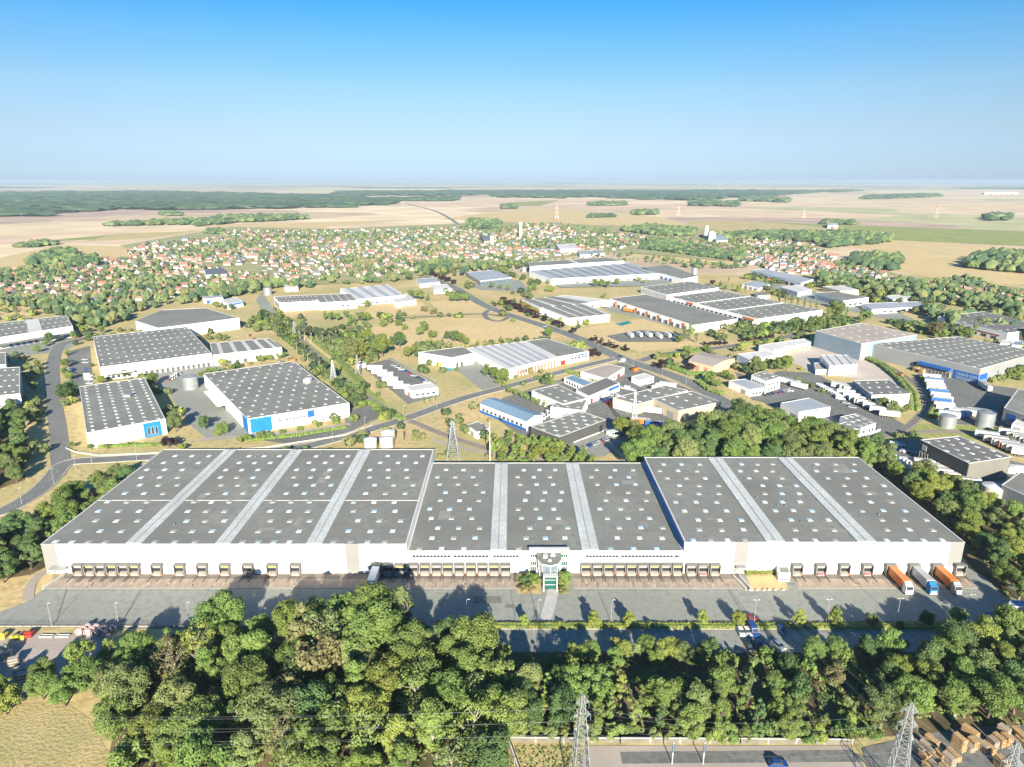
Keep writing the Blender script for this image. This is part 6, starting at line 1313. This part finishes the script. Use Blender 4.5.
# parked semi-trailers
TP = {}
def trailer_proto(col, roofc):
    root = empty('semi_trailer'); trailer_parts(root, col, 10.2, -5.1, True, roofc); return root
def copy_tree(o, parent=None):
    c = o.copy(); COL.objects.link(c)
    if parent: c.parent = parent
    for ch in list(o.children): copy_tree(ch, c)
    return c
USED = set()
def place(proto, key, loc, rz, label, cat, group):
    if key not in USED: USED.add(key); o = proto
    else: o = copy_tree(proto)
    o.location = loc; o.rotation_euler = (0, 0, rz); tag(o, label, cat, group); return o
def trailers(n, a, b, cols, where, rz, grp='parked semi-trailers', jit=1.2):
    rng = random.Random(int(a[0]*3+b[1])); A, B = G(*a), G(*b)
    for i in range(n):
        c = cols[i % len(cols)]
        if c not in TP: TP[c] = trailer_proto(*{'white': ('white_paint', 'coping'), 'blue': ('blue', 'panel_grey'), 'cream': ('tank_cream', 'coping'), 'red': ('orange', 'coping'), 'grey': ('grey_paint', 'coping')}[c])
        p = A.lerp(B, i/max(1, n-1)); name = {'blue': 'blue-sided, white-roofed', 'red': 'orange', 'white': 'white', 'cream': 'cream', 'grey': 'grey'}[c]
        place(TP[c], 't'+c, (p.x, p.y+rng.uniform(-jit, jit)*2, 0), rz+rng.uniform(-.03, .03), '%s trailer, %s of %d %s' % (name, OW(i+1), n, where), 'trailer', grp)
trailers(6, (375, 371.5), (402, 390), ['white'], 'in the row on the dark trailer park', R(82))
trailers(11, (931, 380), (946, 413), ['white', 'blue', 'white', 'grey', 'white', 'blue', 'cream'], 'down the row inside the railway curve', R(68))
trailers(7, (950, 419), (982, 415), ['white', 'blue', 'white', 'white', 'blue'], 'in the slanted row behind two silos', R(55))
trailers(9, (988, 440), (1026, 458), ['white', 'cream', 'white', 'white', 'white', 'red'], 'in the row behind the dark haulage hall', R(62))
trailers(8, (1010, 437), (1040, 450), ['white', 'cream', 'white'], 'in the back row behind the haulage hall', R(62))
trailers(8, (926, 468), (966, 486), ['white', 'cream', 'white', 'white'], 'in the row opposite the haulage hall', R(72))
trailers(3, (985, 478), (1020, 474), ['white'], 'in the shade below haulage hall', R(78))
trailers(9, (847, 397), (888, 417), ['grey', 'white', 'white', 'cream', 'white'], 'in the line before the dark-roofed warehouse', R(65))
trailers(5, (856, 394), (838, 388), ['white', 'grey', 'cream'], 'in the short line by the blue flank', R(50))
trailers(5, (630, 337), (668, 338), ['white', 'grey', 'white'], 'on the island lot near the avenue', R(10))
trailers(3, (787, 384), (799, 389), ['white', 'grey'], 'along the lane of white offices', R(35))
trailers(3, (660, 392), (668, 389), ['white'], 'behind the brown-roofed workshops', R(60))
trailers(3, (980, 387), (985, 390), ['white'], 'in front of the blue glazed corner', R(-15))
for px, py, c, lb in ((640, 425, 'red', 'orange container trailer beside the yellow tree'), (655, 428, 'blue', 'bright blue container trailer at wood edge'), (652, 414, 'white', 'white trailer behind the cream warehouses')):
    if c not in TP: TP[c] = trailer_proto('orange', 'coping')
    p = G(px, py); place(TP[c], 't'+c, (p.x, p.y, 0), R(70), lb, 'trailer', 'container trailers')
trailers(5, (585, 304), (678, 322), ['white', 'white', 'red'], 'backed against orange-posted dock building', R(50))
# cars
CM = {}
def car_proto(col, van=False):
    root = empty('parked_van' if van else 'parked_car'); a = .88
    if van:
        mb = MB(); mb.hexa([(-.98, -2.6, .35), (.98, -2.6, .35), (.98, 2.6, .35), (-.98, 2.6, .35)], [(-.98, -2.6, 1.25), (.98, -2.6, 1.25), (.98, 2.6, 1.25), (-.98, 2.6, 1.25)]); mb.hexa([(-.98, -1.9, 1.251), (.98, -1.9, 1.251), (.98, 2.6, 1.251), (-.98, 2.6, 1.251)], [(-.9, -1.2, 2.4), (.9, -1.2, 2.4), (.9, 2.55, 2.4), (-.9, 2.55, 2.4)])
        mb.build('body', M[col], root); mb = MB(); mb.hexa([(-.85, -1.93, 1.35), (.85, -1.93, 1.35), (.85, -1.8, 1.35), (-.85, -1.8, 1.35)], [(-.8, -1.32, 2.2), (.8, -1.32, 2.2), (.8, -1.2, 2.2), (-.8, -1.2, 2.2)]); mb.build('windscreen', M['glass_dark'], root)
        wheels(root, .88, [-1.7, 1.7], .36, .2); return root
    mb = MB()
    prof = [(-2.15, .5), (-2.1, .78), (-1.1, .95), (2.0, .95), (2.15, .7), (2.12, .4)]
    lo = [(-a, y, z) for y, z in prof]+[]; b = len(mb.v)
    mb.hexa([(-a, -2.1, .3), (a, -2.1, .3), (a, 2.1, .3), (-a, 2.1, .3)], [(-a, -2.15, .62), (a, -2.15, .62), (a, 2.15, .62), (-a, 2.15, .62)])
    mb.hexa([(-a, -2.15, .621), (a, -2.15, .621), (a, 2.15, .621), (-a, 2.15, .621)], [(-a*.94, -1.95, .9), (a*.94, -1.95, .9), (a*.94, 2.05, .95), (-a*.94, 2.05, .95)])
    mb.box(-a*.74, a*.74, -.35, 1.25, 1.4, 1.46); mb.build('body', M[col], root)
    mb = MB(); mb.hexa([(-a*.93, -1.05, .91), (a*.93, -1.05, .91), (a*.93, 1.9, .94), (-a*.93, 1.9, .94)], [(-a*.75, -.4, 1.4), (a*.75, -.4, 1.4), (a*.75, 1.3, 1.4), (-a*.75, 1.3, 1.4)]); mb.build('windows', M['glass_dark'], root)
    wheels(root, .78, [-1.35, 1.35], .32, .2)
    for s in (-1, 1):
        mb = MB(); mb.box(s*.65-.16, s*.65+.16, -2.17, -2.08, .6, .75); mb.build('headlight', M['light_white'], root)
    return root
CP = {}; CC = {'white': 'white_paint', 'silver': 'car_silver', 'blue': 'car_blue', 'black': 'car_black', 'red': 'car_red'}
def car(px, py, c, rz, label, van=False, grp='parked cars', fac=1):
    k = (c, van)
    if k not in CP: CP[k] = car_proto(CC[c], van)
    p = G(px, py); return place(CP[k], k, (p.x, p.y, 0), rz, label, 'van' if van else 'car', grp)
car(740.5, 633, 'white', 0, 'white car parked below verge next to another white one'); car(746.8, 633, 'white', 0.05, 'white car parked between white and blue cars'); car(752.8, 632.5, 'blue', 0.02, 'blue van parked beside two white cars', True)
car(781, 631, 'blue', .1, 'blue car parked alone in the shaded bays'); car(749, 648, 'black', .1, 'black car in lower bays near the thicket'); car(755, 647.5, 'black', .1, 'second dark car in lower bays near the thicket'); car(764, 648, 'blue', .3, 'dark blue car at the lower bay end'); car(778.5, 647, 'white', .4, 'white car turning at lower bays'); car(751, 619.5, 'red', 1.5, 'dark red car at kerb behind the round tree')
car(990, 618, 'blue', 1.5, 'bright blue car near the yard exit'); car(1012, 617, 'red', 1.4, 'red car near the yard exit')
def cars(n, a, b, rz, where, seed, vans=0, grp='parked cars'):
    rng = random.Random(seed); A, B = G(*a), G(*b)
    for i in range(n):
        if rng.random() < .1 and n > 5: continue
        p = A.lerp(B, i/max(1, n-1)); q = PX(p.x, p.y); c = rng.choice(('white', 'white', 'silver', 'black', 'blue', 'red', 'silver')); v = rng.random() < vans
        if v: c = 'white'
        car(q[0], q[1], c, rz+rng.uniform(-.06, .06), '%s %s, slot %d of the row %s' % (c, 'van' if v else 'car', i+1, where), v, grp)
cars(9, (394, 366), (427, 383), R(70), 'along trailer park fence', 1)
cars(8, (904, 452), (918, 456), R(75), 'nearest the haulage hall flank', 2)
cars(8, (884, 458), (910, 470), R(70), 'behind the belt trees, vans', 3, .9); cars(8, (890, 456), (916, 467), R(70), 'behind the belt trees, second file', 4, .8)
cars(6, (875, 448), (900, 446), R(70), 'by the railway fork', 5, .3)
cars(9, (584, 449), (606, 441), R(-50), 'on tarmac behind the hedge trees', 6); cars(5, (611, 436), (620, 434), R(40), 'near charcoal hall', 7, .4)
cars(8, (72, 362), (73, 392), R(90), 'in the strip car park', 8); cars(8, (85, 360), (90, 384), R(90), 'opposite the strip car park', 9, .2)
cars(7, (765, 396), (790, 391), R(30), 'in the white office car park', 10, .2); cars(10, (818, 386), (840, 398), R(40), 'beside the haulage lane', 11, .7)
cars(9, (830, 392), (852, 408), R(50), 'in the second haulage file', 12, .6)
cars(6, (170, 381), (180, 374), R(20), 'by the small dock doors', 13, .5); cars(7, (540, 420), (556, 410), R(10), 'beside blue-roofed shed', 14, .4)
cars(8, (600, 384), (640, 392), R(60), 'in the workshop yard', 15, .5); cars(6, (625, 402), (608, 394), R(10), 'by stacked pallets', 16, .3)
cars(8, (850, 345), (905, 372), R(60), 'along the blue-grey flank', 17, .2) if False else None
cars(9, (250, 336), (290, 372), R(35), 'down the lane by white extension', 18, .3)
cars(10, (560, 284), (600, 281), R(0), 'before the long factory', 19, .1); cars(8, (900, 310), (935, 318), R(30), 'north of the retail hall', 20, .2)
car(620, 357, 'black', R(-50), 'black car waiting at the crossroads', False, 'cars on the road'); car(622, 362, 'white', R(-50), 'white van crossing the junction', True, 'cars on the road'); car(545, 327, 'silver', R(-50), 'silver car on the avenue', False, 'cars on the road')
# ------------------------------------------------------------------ yard furniture, walls, stacks
def wallthing(name, label, pts, h, w, m, cat='wall', posts=0, cap=True):
    P = [G(*p) for p in pts]; root = tag(empty(name, tuple(P[0])), label, cat); mb = MB(); o = P[0]
    for a, b in zip(P, P[1:]):
        d = (b-a).normalized(); n = Vector((-d.y, d.x, 0))*w/2; a2, b2 = a-o, b-o
        r = [a2+n, a2-n, b2-n, b2+n]; mb.hexa([(p.x, p.y, 0) for p in r], [(p.x, p.y, h) for p in r])
    mb.build('panel', M[m], root)
    if cap:
        mb = MB()
        for a, b in zip(P, P[1:]):
            d = (b-a).normalized(); n = Vector((-d.y, d.x, 0))*(w/2+.06); a2, b2 = a-o, b-o; r = [a2+n, a2-n, b2-n, b2+n]
            mb.hexa([(p.x, p.y, h+.003) for p in r], [(p.x, p.y, h+.1) for p in r])
        mb.build('capping', M['coping'], root)
    if posts:
        for a, b in zip(P, P[1:]):
            k = max(1, int((b-a).length/posts))
            for i in range(k+1):
                q = a.lerp(b, i/k)-o; mb = MB(); mb.box(q.x-w*.8, q.x+w*.8, q.y-w*.8, q.y+w*.8, 0, h+.25); mb.build('post', M['concrete'], root)
    return root
wallthing('concrete_wall', 'pale concrete panel wall along the foot of the wood', [(507.5, 742), (620, 742.5), (740, 743), (852, 744)], 1.3, .18, 'old_concrete', posts=6)
wallthing('concrete_wall', 'side wall of the walled weedy plot', [(507, 742), (524, 790)], 1.9, .18, 'kerb', posts=6)
wallthing('fence', 'white boundary wall running beside the road behind the halls', [(66, 449), (76, 453), (100, 456.5), (160, 454), (262, 449), (345, 436), (372, 426), (383, 418)], .8, .2, 'kerb', 'fence')
wallthing('fence', 'grey boundary fence around dark trailer park', [(389, 358.5), (412, 371), (437, 385)], 1.6, .1, 'galv', 'fence')
wallthing('retaining_wall', 'low white wall before the haulage office', [(846, 439), (872, 434), (880, 431)], 1.2, .3, 'coping')
wallthing('retaining_wall', 'ramp kerb beside the grey side door', [(733, 577), (746, 591)], .7, .3, 'concrete'); wallthing('retaining_wall', 'ramp kerb next to the straw patch', [(739, 577), (752, 591.5)], .7, .3, 'concrete')
wallthing('retaining_wall', 'slanted ramp wall at the left hall corner', [(65, 575), (43, 590)], .7, .3, 'concrete'); wallthing('guard_rail', 'pale guard wall by the road at the yard exit', [(1006, 585), (1030, 600)], 1.0, .3, 'coping')
def pole_fence(label, a, b, h=1.3, step=2.6):
    A, B = G(*a), G(*b); root = tag(empty('wire_fence', tuple(A)), label, 'fence'); n = int((B-A).length/step)
    mb = MB()
    for i in range(n+1):
        q = A.lerp(B, i/n)-A; mb.bar((q.x, q.y, 0), (q.x, q.y, h), .05)
    mb.build('posts', M['bark'], root)
    mb = MB(); d = B-A
    for z in (.4, .8, 1.2): mb.bar((0, 0, z), (d.x, d.y, z), .025)
    mb.build('wire', M['rail'], root)
pole_fence('dark wire fence at the yard kerb on the left', (-40, 627), (425, 627)); pole_fence('wire fence between car park and thicket', (440, 654), (905, 655))
# benches and bollards by the yard
BR = random.Random(3)
for i, px in enumerate((750, 757, 764, 769, 775, 783)):
    p = G(px, 590.6); o = tag(empty('boulder', (p.x, p.y, 0)), '%s pale boulder from left edging the straw patch' % OW(i+1), 'boulder', 'boulders edging the straw patch'); mb = MB(); lump(mb, 0, 0, .25, .55, .4, .4, BR, 0, .2); mb.build('stone', M['pinkish'], o)
# precast rings
for i, (px, py) in enumerate([(79.5, 634.5), (88, 635), (96, 636), (105, 636)]):
    for j in range(3):
        p = G(px+j*1.1, py); o = tag(empty('concrete_ring', (p.x+j*.25, p.y+j*1.05, 0)), 'concrete pipe ring, %s deep in %s column from left' % (WORD[j], WORD[i]), 'pipe ring', 'concrete pipe rings at the storage yard'); mb = MB(); n = 20; r0, r1 = 1.0, .82
        for k in range(n):
            a, b = 2*math.pi*k/n, 2*math.pi*(k+1)/n
            q = [(r*math.cos(t), r*math.sin(t)+1.0) for r, t in ((r1, a), (r0, a), (r0, b), (r1, b))]
            mb.hexa([(x, -.35, z) for x, z in q], [(x, .5, z) for x, z in q])
        mb.build('ring', M['pinkish'], o); mb = MB(); mb.box(-.75, .75, .2, .28, .3, 1.7); mb.build('baffle', M['pinkish' if j else 'concrete'], o)
for i, (px, py, c, cn) in enumerate([(2.5, 638, 'yellow', 'yellow'), (29, 636.5, 'red', 'red')]):
    p = G(px, py); o = tag(empty('skip', (p.x, p.y, 0), .1), '%s heaped skip on the storage yard' % cn, 'skip')
    mb = MB(); mb.hexa([(-1.0, -.8, 0), (1.0, -.8, 0), (1.0, .8, 0), (-1.0, .8, 0)], [(-1.4, -1.0, 1.3), (1.4, -1.0, 1.3), (1.4, 1.0, 1.3), (-1.4, 1.0, 1.3)]); mb.build('bin', M[c], o); mb = MB(); lump(mb, 0, 0, 1.3, 1.1, .8, .5, BR, 0, .3); mb.build('load', M[c], o)
for i, px in enumerate((13, 18, 23.5)):
    p = G(px, 639); o = tag(empty('block_stack', (p.x, p.y, 0)), '%s pale yellow block stack between the coloured skips' % WORD[i], 'stack', 'pale yellow block stacks')
    mb = MB(); mb.box(-.6, .6, -.5, .5, .15, .9); mb.box(-.55, .5, -.45, .4, .901, 1.3); mb.build('blocks', M['yellow'], o); mb = MB(); mb.box(-.65, .65, -.52, .52, 0, .149); mb.build('pallet', M['wood'], o)
for i, (px0, px1, m, lb) in enumerate([(39, 54.5, 'canopy', 'green netted shallow bay in the storage yard'), (55, 71, 'blue_grey_wall', 'blue-grey shallow bay in the storage yard')]):
    a, b = G(px0, 638), G(px1, 635.5); o = tag(empty('material_bay', (a.x, a.y, 0)), lb, 'bay'); w, d = b.x-a.x, b.y-a.y; mb = MB()
    mb.box(0, w, 0, .15, 0, .5); mb.box(0, w, d-.15, d, 0, .5); mb.box(0, .15, .15, d-.15, 0, .5); mb.box(w-.15, w, .15, d-.15, 0, .5); mb.build('kerb', M['concrete'], o); mb = MB(); mb.box(.15, w-.15, .15, d-.15, 0, .3); mb.build('fill', M[m], o)
for i, (px, py) in enumerate([(4, 652), (8, 658), (14.5, 665), (21, 675), (0, 686), (24, 680)]):
    p = G(px, py); o = tag(empty('pallet_rack', (p.x, p.y, 0), .4), '%s slatted rack of materials on the pale storage yard' % WORD[i], 'rack', 'slatted racks on the storage yard')
    mb = MB()
    for x in (-1.2, 1.2):
        for y in (-.8, .8): mb.box(x-.06, x+.06, y-.06, y+.06, 0, 2.4)
    mb.build('frame', M['bark'], o); mb = MB()
    for z in (.3, 1.1, 1.9): mb.box(-1.25, 1.25, -.85, .85, z, z+.35)
    mb.build('stock', M['bark_pale'], o)
for i, px in enumerate((672, 703)):
    p = G(px, 764); hz = zat(p.y, 752 if i == 0 else 745); o = tag(empty('insulator_post', (p.x, p.y, 0)), 'white ribbed substation post, %s of a pair' % WORD[i], 'post', 'substation posts'); mb = MB(); mb.cyl(0, 0, 0, 6, .12, n=8); mb.build('column', M['coping'], o)
    mb = MB()
    for k in range(6): mb.cyl(0, 0, 3.4+k*.4, 3.6+k*.4, .28, n=10)
    mb.build('insulator', M['glass_pale'], o)
car(778, 766, 'blue', 1.5, 'blue car on concrete plot at the bottom edge')
# timber stacks
WR = random.Random(8); si = 0
WOODS = []
for px, py, n in ((958, 748, 0), (966, 748, 0), (972, 747, 0), (979, 748, 0), (986, 749, 0), (992, 746, 0), (998, 744, 0), (1005, 745, 0), (1012, 743, 0), (1018, 741, 0), (1002, 738, 0), (1010, 736, 0), (932, 742, 0), (928, 748, 0), (918, 752, 0), (924, 758, 0), (934, 760, 0), (940, 757, 0), (948, 763, 0), (953, 758, 0), (936, 768, 0), (927, 770, 0), (1000, 768, 0), (990, 752, 0), (945, 772, 0), (969, 738, 0), (1022, 748, 0)):
    WOODS.append((px, py))
WOODS.sort()
for i, (px, py) in enumerate(WOODS):
    p = G(px, py); o = tag(empty('timber_stack', (p.x, p.y, 0), WR.uniform(.1, .45)), '%s pale stack of sawn timber from left in the timber yard' % OW(i+1), 'timber stack', 'stacks of sawn timber')
    h = WR.uniform(1.2, 3.2) if px > 955 else WR.uniform(.8, 1.8); w = WR.uniform(.5, .8); L_ = WR.uniform(1.0, 1.9); z = 0; mb = MB(); mc = MB()
    while z < h:
        j = WR.uniform(-.08, .08); [mb.box(-w+j+q*w/2.5+.02, -w+j+(q+1)*w/2.5-.02, -L_+j+WR.uniform(-.12, .12), L_+j+WR.uniform(-.12, .12), z+.1, z+.55-WR.uniform(0, .06)) for q in range(5)]; mc.box(-w, w, -L_*.7, -L_*.7+.12, z, z+.099); mc.box(-w, w, L_*.7, L_*.7+.12, z, z+.099); z += .552
    mb.build('planks', M['wood' if i % 3 else 'wood_grey'], o); mc.build('bearer', M['bark'], o)
# coloured goods in the depots by the crossroads
for px, py, m, lb in ((571, 352, 'yellow', 'yellow container behind the ribbed works'), (566, 349, 'blue', 'blue skip behind the ribbed works'), (432, 363, 'blue', 'blue skip outside the loading court'), (440, 366, 'yellow', 'orange-yellow skip outside the loading court'), (437, 361, 'wood', 'rusty skip inside the loading court'), (610, 404, 'red', 'red stacked crates beside brown-roofed warehouse'), (606, 402, 'blue', 'blue stacked crates beside brown-roofed warehouse'), (614, 407, 'orange', 'orange stacked crates beside brown-roofed warehouse'), (635, 371, 'orange', 'orange skip by the crossroads depot'), (760, 277.5, 'red', 'red container roof near the silver shed'), (770, 280.5, 'orange', 'orange container near the silver shed'), (765, 292, 'yellow', 'yellow plant by the poplar row'), (900, 377, 'orange', 'orange digger heap on gravel yard'), (922, 373, 'wood', 'pile of pallets at the railway curve'), (916, 371, 'wood', 'second pile of pallets at the railway curve'), (1004, 413, 'yellow', 'yellow loader in front of the grey depot'), (955, 485, 'blue_light', 'turquoise tarpaulin load beyond the belt trees'), (292, 362, 'orange', 'orange barrier unit behind square hall')):
    p = G(px, py); o = tag(empty('container', (p.x, p.y, 0), .6), lb, 'container'); mb = MB(); s = 2.2 if py > 330 else 5
    mb.box(-s, s, -1.3, 1.3, .2, 2.6)
    for k in range(9): mb.box(-s+k*s/4.2, -s+k*s/4.2+.12, -1.36, 1.36, .25, 2.55)
    mb.build('body', M[m], o); mb = MB(); mb.box(-s-.05, s+.05, -1.38, 1.38, 0, .199); mb.box(-s-.05, s+.05, -1.38, 1.38, 2.601, 2.7); mb.build('frame', M['dark_wall' if m != 'wood' else 'wood'], o)
p = G(523, 333); 
sheet('pond', [(615, 324), (628, 321), (632, 323), (622, 326)], 'teal', 3)
sheet('pond', [(443, 367), (452, 366), (457, 370), (447, 372)], 'teal', 3)
print('objects', len(sc.objects))
